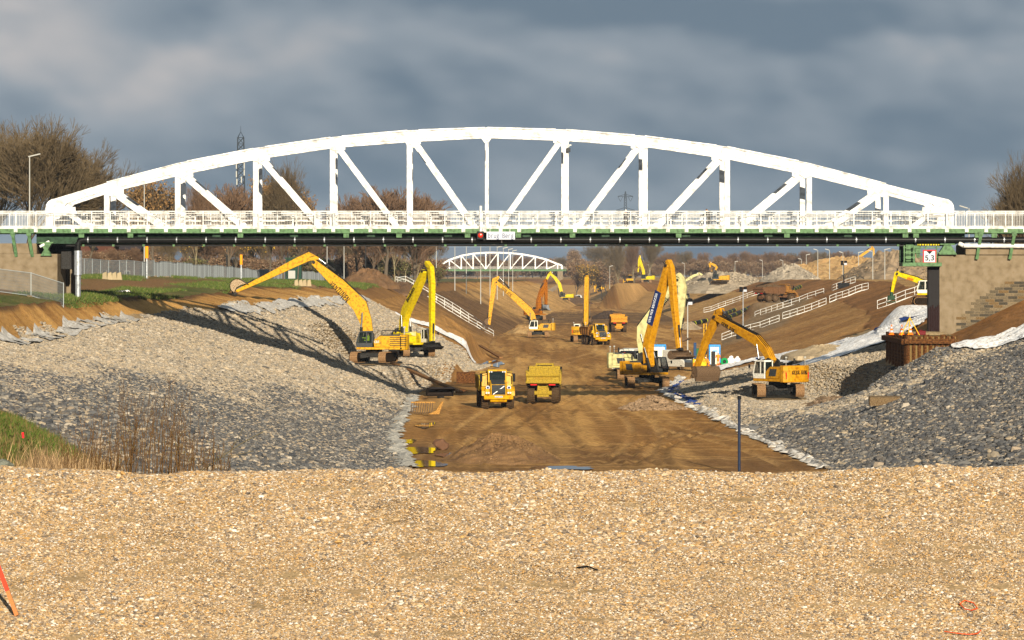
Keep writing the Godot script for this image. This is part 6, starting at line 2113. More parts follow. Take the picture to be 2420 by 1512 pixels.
func build_site():
	# rock pile on the floor: loose stones, and a boulder
	var rm := vmat("stone", 0.5, 0.9)
	var meshes := [stone_mesh(301, 0.8, 1.0, rm), stone_mesh(302, 0.8, 1.0, rm)]
	var xf := [[], []]
	var cl := [[], []]
	var rc := P(1542, 968, 341.0)
	for k in 900:
		var a := rng.randf() * TAU
		var r := sqrt(rng.randf())
		var x := rc.x + cos(a) * r * 3.0
		var d := 341.0 + sin(a) * r * 3.6
		xf[k % 2].append(Transform3D(stone_turn(rng.randf_range(0.2, 0.48)), Vector3(x, maxf(0.0, 1.35 * (1.0 - r)) * rng.randf_range(0.75, 1.05) + 0.02, -d)))
		cl[k % 2].append(Color(0.30, 0.205, 0.125) * rng.randf_range(0.7, 1.3))
	scatter("stone_pile", "pile of loose brown quarry stones on the canal floor", meshes, xf, cl)
	var bl := MeshInstance3D.new()
	bl.name = "boulder"
	bl.mesh = stone_mesh(310, 0.85, 0.8, mat(Color(0.42, 0.31, 0.24), 0.9, "mottle", 0.7))
	add_child(bl)
	bl.position = P(1040, 1062, 263.0) + Vector3(0, 0.36, 0)
	bl.scale = Vector3(1.15, 1.05, 1.0)
	tag(bl, "single reddish boulder beside the puddle on the canal floor", "boulder")
	# puddles
	puddle("long puddle beside the boulder mirroring the sky", -6.4, 262.0, 1.4, 7.0, 0.03)
	puddle("thin puddle between the boulder and the gravel cone", -4.0, 254.0, 1.1, 4.0, 0.03)
	puddle("narrow puddle along the left stone toe", -7.6, 275.0, 0.9, 5.0, 0.03)
	puddle("flat wet patch below the skeleton bucket", -7.0, 305.0, 1.1, 7.0, 0.03)
	puddle("round puddle at the left foot of the gravel dam", -5.5, 242.0, 1.7, 5.0, 0.03)
	puddle("shallow puddle left of the round one", -8.0, 247.0, 0.9, 4.0, 0.03)
	puddle("wide puddle along the right foot of the gravel dam", 3.4, 237.5, 3.0, 3.4, 0.03)
	puddle("wet patch behind the tail of the muddy dump truck", -2.6, 520.0, 1.7, 26.0, 0.05)
	puddle("wet patch beside the rusty steel box", -6.0, 397.0, 2.0, 7.0, 0.05)
	# white cloth over the right slope and along both toes
	sheet("geotextile_sheet", "broad white geotextile sheet in strips on the right slope", [Vector2(30.5, 455.0), Vector2(47.0, 402.0), Vector2(37.6, 370.0), Vector2(29.0, 376.0)], 90, 70, 0.2, 0.05, M.geo, 16.0)
	sheet("geotextile_sheet", "narrow white geotextile strip at the edge of the right gravel", [Vector2(23.0, 462.0), Vector2(32.0, 455.0), Vector2(31.5, 448.0), Vector2(23.0, 452.0)], 50, 12, 0.12, 0.08, M.geo)
	heap("gravel_heap", "beige gravel heap tipped onto the white slope sheet", 1950, 835, 398.0, 4.6, 7.0, 1.3, Color(0.46, 0.36, 0.23), Color(0.36, 0.275, 0.17), 0.12)
	for k in 5:
		var bx0: float = [33.5, 36.0, 39.0, 41.5, 28.5][k]
		var bd: float = [434.0, 423.0, 413.0, 404.0, 448.0][k]
		sheet("blue_marker", "small blue cloth patch lying on the white slope sheet", [Vector2(bx0, bd), Vector2(bx0 + 0.9, bd - 2.0), Vector2(bx0 + 0.9, bd - 4.5), Vector2(bx0, bd - 2.5)], 6, 4, 0.45, 0.1, M.geoblue).set_meta("group", "blue patches on the white sheet")
	var toe := []
	for d in [236, 246, 262, 282, 305, 330, 350, 372, 392, 412, 432, 450]:
		toe.append(Vector2(profile(d)[6].x - 1.0, d))
	ribbon("torn_geotextile", "torn white cloth edging the stone along the right toe", toe, 0.85, M.geo2)
	var toeb := []
	for d in [352, 372, 392, 412, 428]:
		toeb.append(Vector2(profile(d)[6].x - 0.2, d))
	ribbon("torn_geotextile", "torn blue cloth beside the white edge of the right toe", toeb, 0.7, M.geoblue)
	var toel := []
	for d in [238, 250, 265, 285, 310, 340, 365, 380]:
		toel.append(Vector2(profile(d)[5].x + 0.7, d))
	ribbon("torn_geotextile", "crumpled grey cloth along the left stone toe", toel, 1.0, mat(Color(0.62, 0.61, 0.58), 0.9, "grime", 1.0))
	# the cloth strips that stick out above the left stone
	for k in 15:
		var d := 284.0 + k * 4.3 + rng.randf_range(-2.2, 2.2)
		var pr := profile(d)
		var top: float = rng.randf_range(0.0, 1.1) * (1.0 if k % 4 != 2 else 0.4)
		var w := rng.randf_range(2.6, 6.5)
		var b := MB.new()
		var rows := []
		var curl := rng.randf_range(-0.2, 0.6)
		for i in 7:
			var t := i / 6.0
			var row := []
			for j in 4:
				var dd := d + (j / 3.0 - 0.5) * w * (1.0 - t * 0.3) - t * 2.4 + rng.randf_range(-0.3, 0.3)
				var x := pr[3].x + 1.6 - t * (1.2 + top * (0.7 + 0.15 * j))
				row.append(Vector3(x, ground(x, dd) + 0.12 + n3.get_noise_2d(x * 2.0, dd) * 0.12 + (curl * t * t if j > 1 else 0.06), -dd))
			rows.append(row)
		for i in 6:
			for j in 3:
				b.otri(rows[i][j], rows[i][j + 1], rows[i + 1][j + 1], Vector3(1, 1, 0))
				b.otri(rows[i][j], rows[i + 1][j + 1], rows[i + 1][j], Vector3(1, 1, 0))
		var o := obj("cloth_strip", b, M.geo2)
		tag(o, "pale cloth strip sticking out above the left stone slope", "cloth", "cloth strips along the top of the left stone")
	for k in 4:
		var d0: float = [384.0, 412.0, 442.0, 474.0][k]
		var d1: float = [409.0, 440.0, 471.0, 511.0][k]
		var xa := profile(d0)[3].x
		var xb := profile(d1)[3].x
		sheet("geotextile_sheet", ["ragged pale cloth above the left stone, at the foot of the grass", "ragged pale cloth above the left stone beneath the long stick", "ragged pale cloth above the left stone behind the long boom", "ragged pale cloth above the left stone, farthest along"][k], [Vector2(xa + 1.6, d0), Vector2(xb + 1.6, d1), Vector2(xb - 0.6, d1 - 2.0), Vector2(xa - 0.4, d0 - 2.0)], 40, 8, 0.22, 0.14, M.geo2)
	# white edge where the left stone ends and bare earth begins
	sheet("geotextile_sheet", "white cloth edge between left stone and bare brown slope", [Vector2(-20.4, 512.0), Vector2(-5.0, 516.0), Vector2(-5.0, 522.0), Vector2(-20.4, 517.0)], 60, 6, 0.14, 0.06, M.geo)
	# stair rails
	stair_rail("white stair rail down the left brown slope, nearer one", Vector2(-23.0, 752.0), Vector2(-3.6, 744.0), 12, M.rail, 0.05)
	stair_rail("white stair rail down the left brown slope, farther one", Vector2(-23.2, 772.0), Vector2(-4.0, 764.0), 12, M.rail, 0.05)
	var segs := [[1700, 1838, 706.0, 39.0, 49.5], [1850, 1953, 706.0, 50.3, 58.2], [1962, 2050, 706.0, 59.0, 66.0]]
	var sl := ["lowest section of the nearest stair rail on the right slope", "middle section of the nearest stair rail on the right slope", "upper section of the nearest stair rail on the right slope"]
	for k in 3:
		stair_rail(sl[k], Vector2(segs[k][3], 706.0), Vector2(segs[k][4], 704.0), 6, M.rail, 0.05)
	var s2 := [[50.5, 56.0, "lower section of the second stair rail behind the haul road"], [56.4, 64.5, "long section of the second stair rail behind the haul road"], [66.5, 71.0, "top section of the second stair rail near the black lamp mast"]]
	for k in 3:
		stair_rail(s2[k][2], Vector2(s2[k][0], 790.0), Vector2(s2[k][1], 786.0), 5, M.rail, 0.05)
	stair_rail("distant stair rail on the right slope below the rubble", Vector2(51.0, 1010.0), Vector2(68.0, 1005.0), 9, M.rail, 0.05)
	stair_rail("stair rail on the right slope just left of the pier", Vector2(50.0, 520.0), Vector2(58.5, 516.0), 7, M.rail, 0.05)
	# black pipes with yellow rings
	var pl := [[1613, 773, 880.0, 1668, 763, 890.0, "black pipe with yellow ends lying at the right toe"], [1700, 748, 900.0, 1735, 734, 915.0, "black pipe with yellow bands beside the haul road"], [1724, 742, 860.0, 1773, 717, 880.0, "black pipe with an open yellow end on the right slope"], [1868, 682, 905.0, 1890, 675, 915.0, "short black pipe at the top of the haul road"]]
	for q in pl:
		var a0 := P(q[0], q[1], q[2])
		var b0 := P(q[3], q[4], q[5])
		a0.y = ground(a0.x, q[2]) + 0.45
		b0.y = ground(b0.x, q[5]) + 0.45
		var t := thing("drain_pipe", q[6], "pipe", a0)
		var m := MB.new()
		m.tube(a0, b0, 0.5, 0.5, 14, false)
		m.tube(a0, b0, 0.44, 0.44, 14, false)
		obj("pipe", m, M.black, t)
		for k in 5:
			var c := a0.lerp(b0, k / 4.0)
			var dir := (b0 - a0).normalized() * 0.12
			var r := MB.new()
			r.tube(c - dir, c + dir, 0.53, 0.53, 14, false)
			obj("band", r, M.bandy, t)
	build_yard()

func build_yard():
	# steel box, planks and buckets left of the haul road
	var bx0 := P(1101, 906, 425.0)
	var t := thing("steel_box", "rusty steel plate box standing beside the canal floor track", "box", bx0)
	var m := MB.new()
	m.box(bx0 + Vector3(0, 0.63, -0.8), Vector3(2.1, 1.25, 1.6), Basis.IDENTITY, 0.02)
	obj("plates", m, M.rust, t)
	for k in 4:
		var r := MB.new()
		r.box(bx0 + Vector3(-0.95 + k * 0.63, 0.63, 0.04), Vector3(0.07, 1.2, 0.08))
		obj("rib", r, M.rust, t)
	for q in [[Vector2(-13.0, 413.0), Vector2(-5.2, 385.0), "long timber plank lying on the left stone spur"], [Vector2(-4.8, 566.0), Vector2(-1.6, 548.0), "timber plank on the far end of the left stone spur"]]:
		var A := Vector3(q[0].x, heap_top(q[0].x, q[0].y) + 0.3, -q[0].y)
		var B := Vector3(q[1].x, heap_top(q[1].x, q[1].y) + 0.25, -q[1].y)
		var o := thing("plank", q[2], "plank", A)
		var pm := MB.new()
		pm.bar(A, B, 0.5, 0.22)
		obj("board", pm, mat(Color(0.52, 0.38, 0.24), 0.9, "mottle", 0.8), o)
	var X := func(p: Vector3, turn: float) -> Transform3D: return Transform3D(Basis(Vector3.UP, turn), p)
	var b1 := thing("loose_bucket", "dark steel bucket with hooks lying open on the canal floor", "bucket", P(1041, 941, 373.0))
	bucket(b1, X.call(P(1041, 941, 373.0) + Vector3(0, 0.0, 0), PI * 0.5 + 0.35), Vector2(0, 0.12), PI, 1.0, 2.7, 0.0, mat(Color(0.16, 0.13, 0.11), 0.6, "dirt", 0.8), true)
	var b2 := thing("loose_bucket", "tan skeleton bucket with long tines near the left stone toe", "bucket", P(995, 980, 329.0))
	var c2 := P(995, 979, 329.0)
	for k in 10:
		var tn := MB.new()
		var u := -0.9 + k * 0.2
		tn.bar(c2 + Vector3(u - 0.35, 0.12, 0.5), c2 + Vector3(u, 0.1, -0.5), 0.07, 0.07)
		tn.bar(c2 + Vector3(u, 0.1, -0.5), c2 + Vector3(u + 0.1, 1.0, -0.9), 0.07, 0.07)
		obj("tine", tn, M.bucket, b2)
	var bm := MB.new()
	bm.extrude(PackedVector2Array([Vector2(-0.5, 0.0), Vector2(0.6, 0.0), Vector2(1.0, 1.1), Vector2(0.85, 1.1), Vector2(0.3, 0.3)]), -0.05, 0.05, Transform3D(Basis(Vector3.UP, 0.4), c2 + Vector3(1.0, 0, 0.1)))
	bm.bar(c2 + Vector3(-0.9, 1.0, -0.9), c2 + Vector3(1.2, 1.0, -0.9), 0.12, 0.12)
	obj("frame", bm, mat(Color(0.66, 0.50, 0.26), 0.7, "dirt", 1.0), b2)
	var c3 := P(2093, 953, 275.0)
	c3.y = ground(c3.x, 275.0) + 0.1
	var b3 := thing("loose_bucket", "beige steel bucket with two straps on the right stone slope", "bucket", c3)
	var b3m := MB.new()
	b3m.extrude(PackedVector2Array([Vector2(0, 0), Vector2(0.7, 0.02), Vector2(0.95, 0.55), Vector2(0.55, 0.72), Vector2(-0.25, 0.62)]), -1.2, 1.2, Transform3D(Basis(Vector3(0, 0, -1), Vector3.UP, Vector3(1, 0, 0)), c3 + Vector3(0, 0, 0.3)), 0.04)
	obj("shell", b3m, mat(Color(0.48, 0.41, 0.31), 0.8, "dirt", 1.0), b3)
	for u in [0.05, 0.65]:
		var sm := MB.new()
		sm.extrude(PackedVector2Array([Vector2(-0.06, 0.0), Vector2(0.0, -0.06), Vector2(0.74, -0.02), Vector2(1.0, 0.57), Vector2(0.55, 0.8), Vector2(0.52, 0.74), Vector2(0.96, 0.55), Vector2(0.7, 0.03)]), u - 0.05, u + 0.05, Transform3D(Basis(Vector3(0, 0, -1), Vector3.UP, Vector3(1, 0, 0)), c3 + Vector3(0, 0, 0.34)))
		obj("strap", sm, M.steel_dark, b3)
	# upright steel pipe before the dam
	var pc := P(1747, 1120, 231.0)
	pc.y = 0.0
	var pp := thing("marker_pipe", "dark blue upright steel pipe at the right edge of the floor", "pipe", pc)
	var pm2 := MB.new()
	pm2.tube(pc, pc + Vector3(0, 4.55, 0), 0.09, 0.09, 10)
	obj("pipe", pm2, mat(Color(0.14, 0.18, 0.26), 0.5, "grime", 0.8), pp)
	var pm3 := MB.new()
	pm3.tube(pc + Vector3(0, 4.5, 0), pc + Vector3(0, 4.72, 0), 0.12, 0.12, 10)
	obj("cap", pm3, M.ink, pp)
	# vans, cabins, toilets
	van(P(1484, 0, 480.0).x, 480.0, "white van with dark wrapped upper body behind the cream excavator", true, -0.55)
	van(P(1484, 0, 503.0).x, 503.0, "white van with rounded roof behind the dark wrapped one", false, -0.2)
	van(P(1608, 0, 486.0).x, 486.0, "white van standing behind the bucket of the orange excavator", false, 0.5)
	cabin(P(1550, 0, 500.0).x, 500.0, 2.5, 2.75, "white site cabin with blue corner trim and dark window", true)
	cabin(P(1689, 0, 512.0).x, 512.0, 1.35, 2.5, "narrow white and blue cabin beside the drilling rig", false)
	# drilling rig
	var rc := P(1660, 0, 478.0)
	rc.y = ground(rc.x, 478.0)
	var rig := thing("drilling_rig", "small yellow and green drilling rig with upright mast", "drilling rig", rc)
	for k in [-1.0, 1.0]:
		track(rig, rc + Vector3(k * 0.75, 0, 0), Vector3(0, 0, 1), 2.6, 0.6, 0.4, 22)
	var rb := MB.new()
	rb.box(rc + Vector3(-0.4, 1.1, 0), Vector3(1.7, 0.9, 2.2), Basis.IDENTITY, 0.06)
	obj("body", rb, M.yel2, rig)
	var re := MB.new()
	re.box(rc + Vector3(-0.55, 2.2, -0.5), Vector3(0.9, 1.3, 1.2), Basis.IDENTITY, 0.05)
	obj("engine_cover", re, mat(Color(0.15, 0.36, 0.22), 0.5, "grime", 1.0), rig)
	var rp := MB.new()
	rp.box(rc + Vector3(-0.95, 2.6, 0.2), Vector3(0.35, 2.0, 0.4), Basis.IDENTITY, 0.03)
	obj("control_panel", rp, mat(Color(0.12, 0.22, 0.36), 0.5), rig)
	for k in 2:
		var mm := MB.new()
		mm.box(rc + Vector3(0.15 + k * 0.3, 3.3, 0.6), Vector3(0.14, 5.4, 0.2), Basis.IDENTITY, 0.01)
		obj("mast_beam", mm, M.yel, rig)
	for k in 9:
		var mm := MB.new()
		mm.bar(rc + Vector3(0.15, 0.9 + k * 0.55, 0.72), rc + Vector3(0.45, 1.4 + k * 0.55, 0.72), 0.05, 0.05)
		obj("mast_lattice", mm, M.steel_dark, rig)
	var rh := MB.new()
	rh.box(rc + Vector3(0.3, 2.5, 0.8), Vector3(0.5, 0.7, 0.4), Basis.IDENTITY, 0.04)
	obj("drill_head", rh, M.steel_dark, rig)
	var rf := MB.new()
	rf.box(rc + Vector3(1.35, 1.5, 0.2), Vector3(0.5, 2.0, 0.5), Basis.IDENTITY, 0.04)
	obj("rod_rack", rf, M.steel_dark, rig)
	# workers
	var orange := Color(0.78, 0.22, 0.03)
	var wy := func(x, d): return Vector3(P(x, 0, d).x, ground(P(x, 0, d).x, d) + 0.02, -d)
	person("worker in orange clothes and white helmet bending beside the rig", wy.call(1675, 470.0), -1.2, orange, Color(0.70, 0.22, 0.04), Color(0.8, 0.8, 0.78), 0.6, false, 0.95, 0.8)
	person("worker in orange clothes standing with back turned by the hose reel", wy.call(1697, 466.0), PI, orange, orange, Color(0.8, 0.8, 0.78), 0.1, false, 1.0, 0.4)
	person("worker in orange clothes beside the hanging bucket", wy.call(1640, 462.0), 1.2, orange, orange, Color(0.8, 0.8, 0.78), 0.25, false, 0.95, 0.6)
	# operator in the amber excavator's cab
	person("machine operator in a lime vest sitting in the black cab", P(884, 857, 420.0) + Vector3(-0.6, 2.05, 1.08), -1.3, Color(0.45, 0.72, 0.05), Color(0.05, 0.06, 0.1), Color(0.06, 0.04, 0.03), 0.0, true, 0.95, 0.8)
	# hose reel and bags
	var hc := Vector3(P(1712, 0, 460.0).x, 0, -460.0)
	hc.y = ground(hc.x, 460.0) + 0.45
	var reel := thing("hose_reel", "green hose reel standing on the white ground sheet", "reel", hc)
	var rg := MB.new()
	for k in 20:
		var a := TAU * k / 20.0
		var a2 := TAU * (k + 1) / 20.0
		for rr in [0.25, 0.34, 0.42]:
			rg.tube(hc + Vector3(cos(a) * rr, sin(a) * rr, 0), hc + Vector3(cos(a2) * rr, sin(a2) * rr, 0), 0.055, 0.055, 5, false)
	obj("hose", rg, mat(Color(0.05, 0.52, 0.28), 0.5), reel)
	var rk := MB.new()
	rk.tube(hc + Vector3(0, 0, -0.2), hc + Vector3(0, 0, 0.12), 0.12, 0.12, 10)
	rk.tube(hc + Vector3(0, 0, -0.24), hc + Vector3(0, 0, -0.2), 0.46, 0.46, 18)
	obj("drum", rk, M.steel_dark, reel)
	for q in [[1727.0, 466.0, 1.0, "white big bag leaning beside the hose reel"], [1742.0, 468.0, 0.8, "smaller white bag at the end of the ground sheet"]]:
		var bc := Vector3(P(q[0], 0, q[1]).x, 0, -q[1])
		bc.y = ground(bc.x, q[1]) + 0.25
		var bg := MB.new()
		bg.box(bc + Vector3(0, 0.1, 0), Vector3(1.0, 0.75, 0.8) * q[2], Basis.from_euler(Vector3(0.2, 0.4, 0.15)), 0.25 * q[2])
		bg.box(bc + Vector3(0.05, 0.55 * q[2], 0), Vector3(0.5, 0.3, 0.4) * q[2], Basis.from_euler(Vector3(0.5, 0.9, 0.3)), 0.1)
		var o := obj("big_bag", bg, M.geo)
		tag(o, q[3], "bag")
	# floodlight masts
	for q in [[1625.0, 806.0, 717.0, 520.0, "white floodlight mast behind the raised bucket", M.lamp], [1756.0, 757.0, 687.0, 660.0, "dark floodlight mast on a black trailer on the right slope", M.galv], [1994.0, 668.0, 624.0, 780.0, "black lamp mast at the top of the second stair rail", M.ink]]:
		var d: float = q[3]
		var c := P(q[0], 0, d)
		c.y = ground(c.x, d)
		var topy: float = P(q[0], q[2], d).y
		var o := thing("light_mast", q[4], "light mast", c)
		var m1 := MB.new()
		m1.tube(c, Vector3(c.x, topy, c.z), 0.11, 0.08, 8)
		obj("mast", m1, q[5], o)
		for k in 4:
			var l := MB.new()
			l.box(Vector3(c.x + (k % 2 - 0.5) * 0.7, topy + (k / 2) * 0.45, c.z + 0.1), Vector3(0.6, 0.4, 0.25), Basis(Vector3.RIGHT, 0.3), 0.03)
			obj("floodlight", l, M.ink if k != 1 else M.signwhite, o)
		var bs := MB.new()
		bs.box(c + Vector3(0, 0.45, 0), Vector3(2.3, 1.1, 1.3), Basis.IDENTITY, 0.05)
		obj("trailer", bs, M.ink if d > 600.0 else M.cab_white, o)
	build_cofferdam()

func van(x: float, d: float, label: String, dark: bool, turn: float):
	var y := ground(x, d)
	var at := Vector3(x, y, -d)
	var o := thing("van", label, "van", at)
	var f := Vector3(sin(turn), 0, cos(turn))
	var R := f.cross(Vector3.UP)
	var X := Transform3D(Basis(f, Vector3.UP, R), at)
	var m := MB.new()
	var side := PackedVector2Array([Vector2(-3.0, 0.4), Vector2(2.5, 0.4), Vector2(2.65, 1.0), Vector2(2.35, 1.28), Vector2(1.75, 1.4), Vector2(1.15, 2.3), Vector2(0.8, 2.5), Vector2(-2.9, 2.55)])
	m.extrude(side, -0.98, 0.98, X, 0.1)
	obj("body", m, M.cab_white, o)
	if dark:
		var u := MB.new()
		u.extrude(PackedVector2Array([Vector2(-2.98, 1.35), Vector2(1.68, 1.42), Vector2(1.13, 2.34), Vector2(0.8, 2.54), Vector2(-2.94, 2.59)]), -1.0, 1.0, X, 0.1)
		obj("dark_wrap", u, mat(Color(0.13, 0.12, 0.13), 0.5, "grime", 1.0), o)
		var em := MB.new()
		em.box(X * Vector3(0.96, 2.46, 0.0), Vector3(0.3, 0.02, 0.3), Basis(f, Vector3.UP, R).rotated(f, 0.0) * Basis(Vector3.UP, PI / 4), 0.0)
		obj("emblem", em, M.red, o)
	panel(o, "windscreen", [X * Vector3(1.76, 1.46, -0.85), X * Vector3(1.76, 1.46, 0.85), X * Vector3(1.22, 2.28, 0.78), X * Vector3(1.22, 2.28, -0.78)], M.glass)
	for w in [-1.012, 1.012]:
		panel(o, "side_window", [X * Vector3(0.3, 1.5, w), X * Vector3(1.45, 1.5, w), X * Vector3(1.05, 2.15, w), X * Vector3(0.3, 2.15, w)], M.glass)
		for u in [1.75, -1.8]:
			wheel(o, X * Vector3(u, 0.36, w * 0.86), R, 0.36, 0.24, true)
		var hl := MB.new()
		hl.box(X * Vector3(2.52, 1.05, w * 0.78), Vector3(0.2, 0.2, 0.3), Basis(f, Vector3.UP, R), 0.03)
		obj("headlight", hl, M.signwhite, o)

func cabin(x: float, d: float, w: float, h: float, label: String, window: bool):
	var y := ground(x, d)
	var o := thing("site_cabin", label, "cabin", Vector3(x, y, -d))
	var c := Vector3(x, y + h * 0.5 + 0.1, -d - 1.2)
	var m := MB.new()
	m.box(c, Vector3(w, h, 2.4), Basis.IDENTITY, 0.03)
	obj("wall", m, M.cab_white, o)
	var blue := mat(Color(0.24, 0.55, 0.80), 0.5, "grime", 1.5)
	for k in [-1.0, 1.0]:
		var p := MB.new()
		p.box(Vector3(x + k * w * 0.5, c.y, -d + 0.0), Vector3(0.22, h + 0.04, 0.2), Basis.IDENTITY, 0.03)
		obj("corner_post", p, blue, o)
	var r := MB.new()
	r.box(Vector3(x, c.y + h * 0.5, -d - 1.2), Vector3(w + 0.2, 0.3, 2.6), Basis.IDENTITY, 0.04)
	obj("roof_edge", r, blue, o)
	var g := MB.new()
	if window:
		g.box(Vector3(x - 0.2, c.y + 0.3, -d + 0.02), Vector3(0.9, 0.9, 0.06))
		obj("window", g, M.glass, o)
		var bars := MB.new()
		bars.box(Vector3(x - 0.2, c.y + 0.3, -d + 0.06), Vector3(0.05, 0.9, 0.03))
		obj("window_bar", bars, M.steel_dark, o)
	else:
		g.box(Vector3(x + 0.05, c.y + 0.55, -d + 0.02), Vector3(0.7, 0.3, 0.03))
		obj("name_sign", g, mat(Color(0.45, 0.62, 0.82), 0.5), o)
		var l := MB.new()
		l.box(Vector3(x - 0.1, c.y - 0.1, -d + 0.03), Vector3(0.1, 0.35, 0.05))
		obj("door_lock", l, M.steel_dark, o)

func build_cofferdam():
	var o := thing("sheet_pile_wall", "rusty sheet pile wall with steel beam below the right pier", "wall", Vector3(33.0, 5.0, -316.0))
	var A := Vector2(P(2094, 0, 331.0).x, 331.0)
	var B := Vector2(P(2142, 0, 312.0).x, 312.0)
	var C := Vector2(P(2262, 0, 314.0).x, 314.0)
	var runs := [[A, B, 7], [B, C, 9]]
	for r in runs:
		for k in r[2]:
			var p: Vector2 = r[0].lerp(r[1], float(k) / r[2])
			var q: Vector2 = r[0].lerp(r[1], (k + 1.0) / r[2])
			var t := (q - p).normalized()
			var n := Vector2(t.y, -t.x) * 0.16
			if n.y > 0.0: n = -n
			var b := MB.new()
			var out := [p, p + (q - p) * 0.12 + n, p + (q - p) * 0.4 + n, p + (q - p) * 0.55 - n, p + (q - p) * 0.86 - n, q]
			for i in 5:
				var a0 := Vector3(out[i].x, 3.5, -out[i].y)
				var b0 := Vector3(out[i + 1].x, 3.5, -out[i + 1].y)
				var hh := Vector3(0, 3.55 + (0.12 if k % 3 == 0 else 0.0), 0)
				var nv := Vector3((out[i + 1] - out[i]).y, 0, (out[i + 1] - out[i]).x)
				b.oquad(a0, b0, b0 + hh, a0 + hh, Vector3(-0.3, 0, 1))
				var bk := Vector3(0.02, 0, -0.04)
				b.oquad(a0 + bk, b0 + bk, b0 + hh + bk, a0 + hh + bk, Vector3(0.3, 0, -1))
				b.oquad(a0 + hh, b0 + hh, b0 + hh + bk, a0 + hh + bk, Vector3.UP)
			obj("pile", b, M.rust, o)
		var w := MB.new()
		var off := Vector3(-0.25, 0, 0.35)
		w.bar(Vector3(r[0].x, 6.65, -r[0].y) + off, Vector3(r[1].x, 6.6, -r[1].y) + off, 0.4, 0.42, Vector3.UP, 0.02)
		obj("waler_beam", w, M.rust, o)
	var fill := MB.new()
	fill.extrude(PackedVector2Array([Vector2(A.x + 0.1, -A.y), Vector2(B.x + 0.15, -B.y - 0.1), Vector2(C.x, -C.y - 0.1), Vector2(C.x + 1.0, -333.0), Vector2(A.x + 0.3, -333.0)]), 4.0, 7.0, Transform3D(Basis(Vector3.RIGHT, Vector3(0, 0, 1), Vector3.UP), Vector3.ZERO))
	obj("earth_fill", fill, mat(Color(0.46, 0.38, 0.24), 0.95, "mottle", 1.5), o)
	# draped membrane right of it
	sheet("grey_membrane", "pale grey membrane draped over the bank beside the sheet piles", [Vector2(36.2, 316.0), Vector2(46.0, 300.0), Vector2(42.0, 292.0), Vector2(35.2, 303.0)], 60, 26, 0.22, 0.07, M.geo)
	# cones, tripod and box on the little platform
	for q in [[2107.0, "traffic cone on the sheet pile platform, farthest left"], [2131.0, "traffic cone between its two neighbours on the sheet pile platform"], [2151.0, "traffic cone under the survey tripod"]]:
		var c := Vector3(P(q[0], 0, 323.0).x, 0, -323.0)
		c.y = 7.0
		var t := thing("traffic_cone", q[1], "cone", c, "cones on the sheet pile platform")
		var bs := MB.new()
		bs.box(c + Vector3(0, 0.03, 0), Vector3(0.5, 0.06, 0.5), Basis.IDENTITY, 0.01)
		obj("base", bs, M.hivis, t)
		var prev := 0.0
		for k in 5:
			var m := MB.new()
			m.tube(c + Vector3(0, 0.06 + k * 0.16, 0), c + Vector3(0, 0.22 + k * 0.16, 0), 0.20 - k * 0.032, 0.168 - k * 0.032, 12)
			obj("band", m, M.hivis if k % 2 == 0 else M.signwhite, t)
	var tc := Vector3(P(2150, 0, 321.0).x, 0, -321.0)
	tc.y = 7.0
	var tri := thing("survey_tripod", "yellow survey tripod with instrument on the sheet pile platform", "tripod", tc)
	var apex := tc + Vector3(0, 1.5, 0)
	for k in 3:
		var a := TAU * k / 3.0 + 0.5
		var m := MB.new()
		m.bar(apex, tc + Vector3(cos(a) * 0.9, 0, sin(a) * 0.7), 0.06, 0.05)
		obj("leg", m, mat(Color(0.85, 0.66, 0.10), 0.5), tri)
	var ins := MB.new()
	ins.box(apex + Vector3(0, 0.12, 0), Vector3(0.2, 0.24, 0.2), Basis.IDENTITY, 0.03)
	ins.tube(apex + Vector3(0, 0.24, 0), apex + Vector3(0, 0.36, 0), 0.06, 0.05, 8)
	obj("instrument", ins, M.lamp, tri)
	var rb := P(2176, 0, 322.0)
	rb.y = 7.18
	var bm := MB.new()
	bm.box(rb, Vector3(0.8, 0.36, 0.5), Basis.IDENTITY, 0.04)
	bm.box(rb + Vector3(0, 0.22, 0), Vector3(0.3, 0.06, 0.08), Basis.IDENTITY, 0.02)
	tag(obj("tool_case", bm, mat(Color(0.35, 0.04, 0.07), 0.5)), "dark red tool case beside the survey tripod", "case")
	# cyclists on the bridge, behind the railing
	person("cyclist in dark clothes and white cap on the bridge deck", Vector3((1478.0 - 1210.0) * 338.0 / FX, DECK - 0.05, -338.0), 0.3, Color(0.05, 0.05, 0.055), Color(0.03, 0.03, 0.04), Color(0.75, 0.75, 0.75), 0.15, false, 0.98, 0.7)
	person("cyclist in black clothes with dark hair near the fourth right upright", Vector3((1675.0 - 1210.0) * 338.0 / FX, DECK, -338.0), -1.2, Color(0.02, 0.02, 0.022), Color(0.02, 0.02, 0.025), Color(0.02, 0.018, 0.016), 0.25, false, 1.0, 0.8)
	for q in [[1478.0, 0.3, "bicycle under the rider in the white cap"], [1675.0, -1.2, "bicycle under the rider in black"]]:
		var c := Vector3((q[0] - 1210.0) * 338.0 / FX, DECK, -338.0)
		var bk := thing("bicycle", q[2], "bicycle", c)
		var f := Vector3(sin(q[1]), 0, cos(q[1]))
		for s in [-0.52, 0.52]:
			var wm := MB.new()
			for k in 18:
				var a := TAU * k / 18.0
				var a2 := TAU * (k + 1) / 18.0
				wm.tube(c + f * (s + cos(a) * 0.34) + Vector3(0, 0.36 + sin(a) * 0.34, 0), c + f * (s + cos(a2) * 0.34) + Vector3(0, 0.36 + sin(a2) * 0.34, 0), 0.025, 0.025, 4, false)
			obj("wheel", wm, M.ink, bk)
		var fm := MB.new()
		fm.bar(c + f * -0.5 + Vector3(0, 0.36, 0), c + Vector3(0, 0.35, 0), 0.04, 0.04)
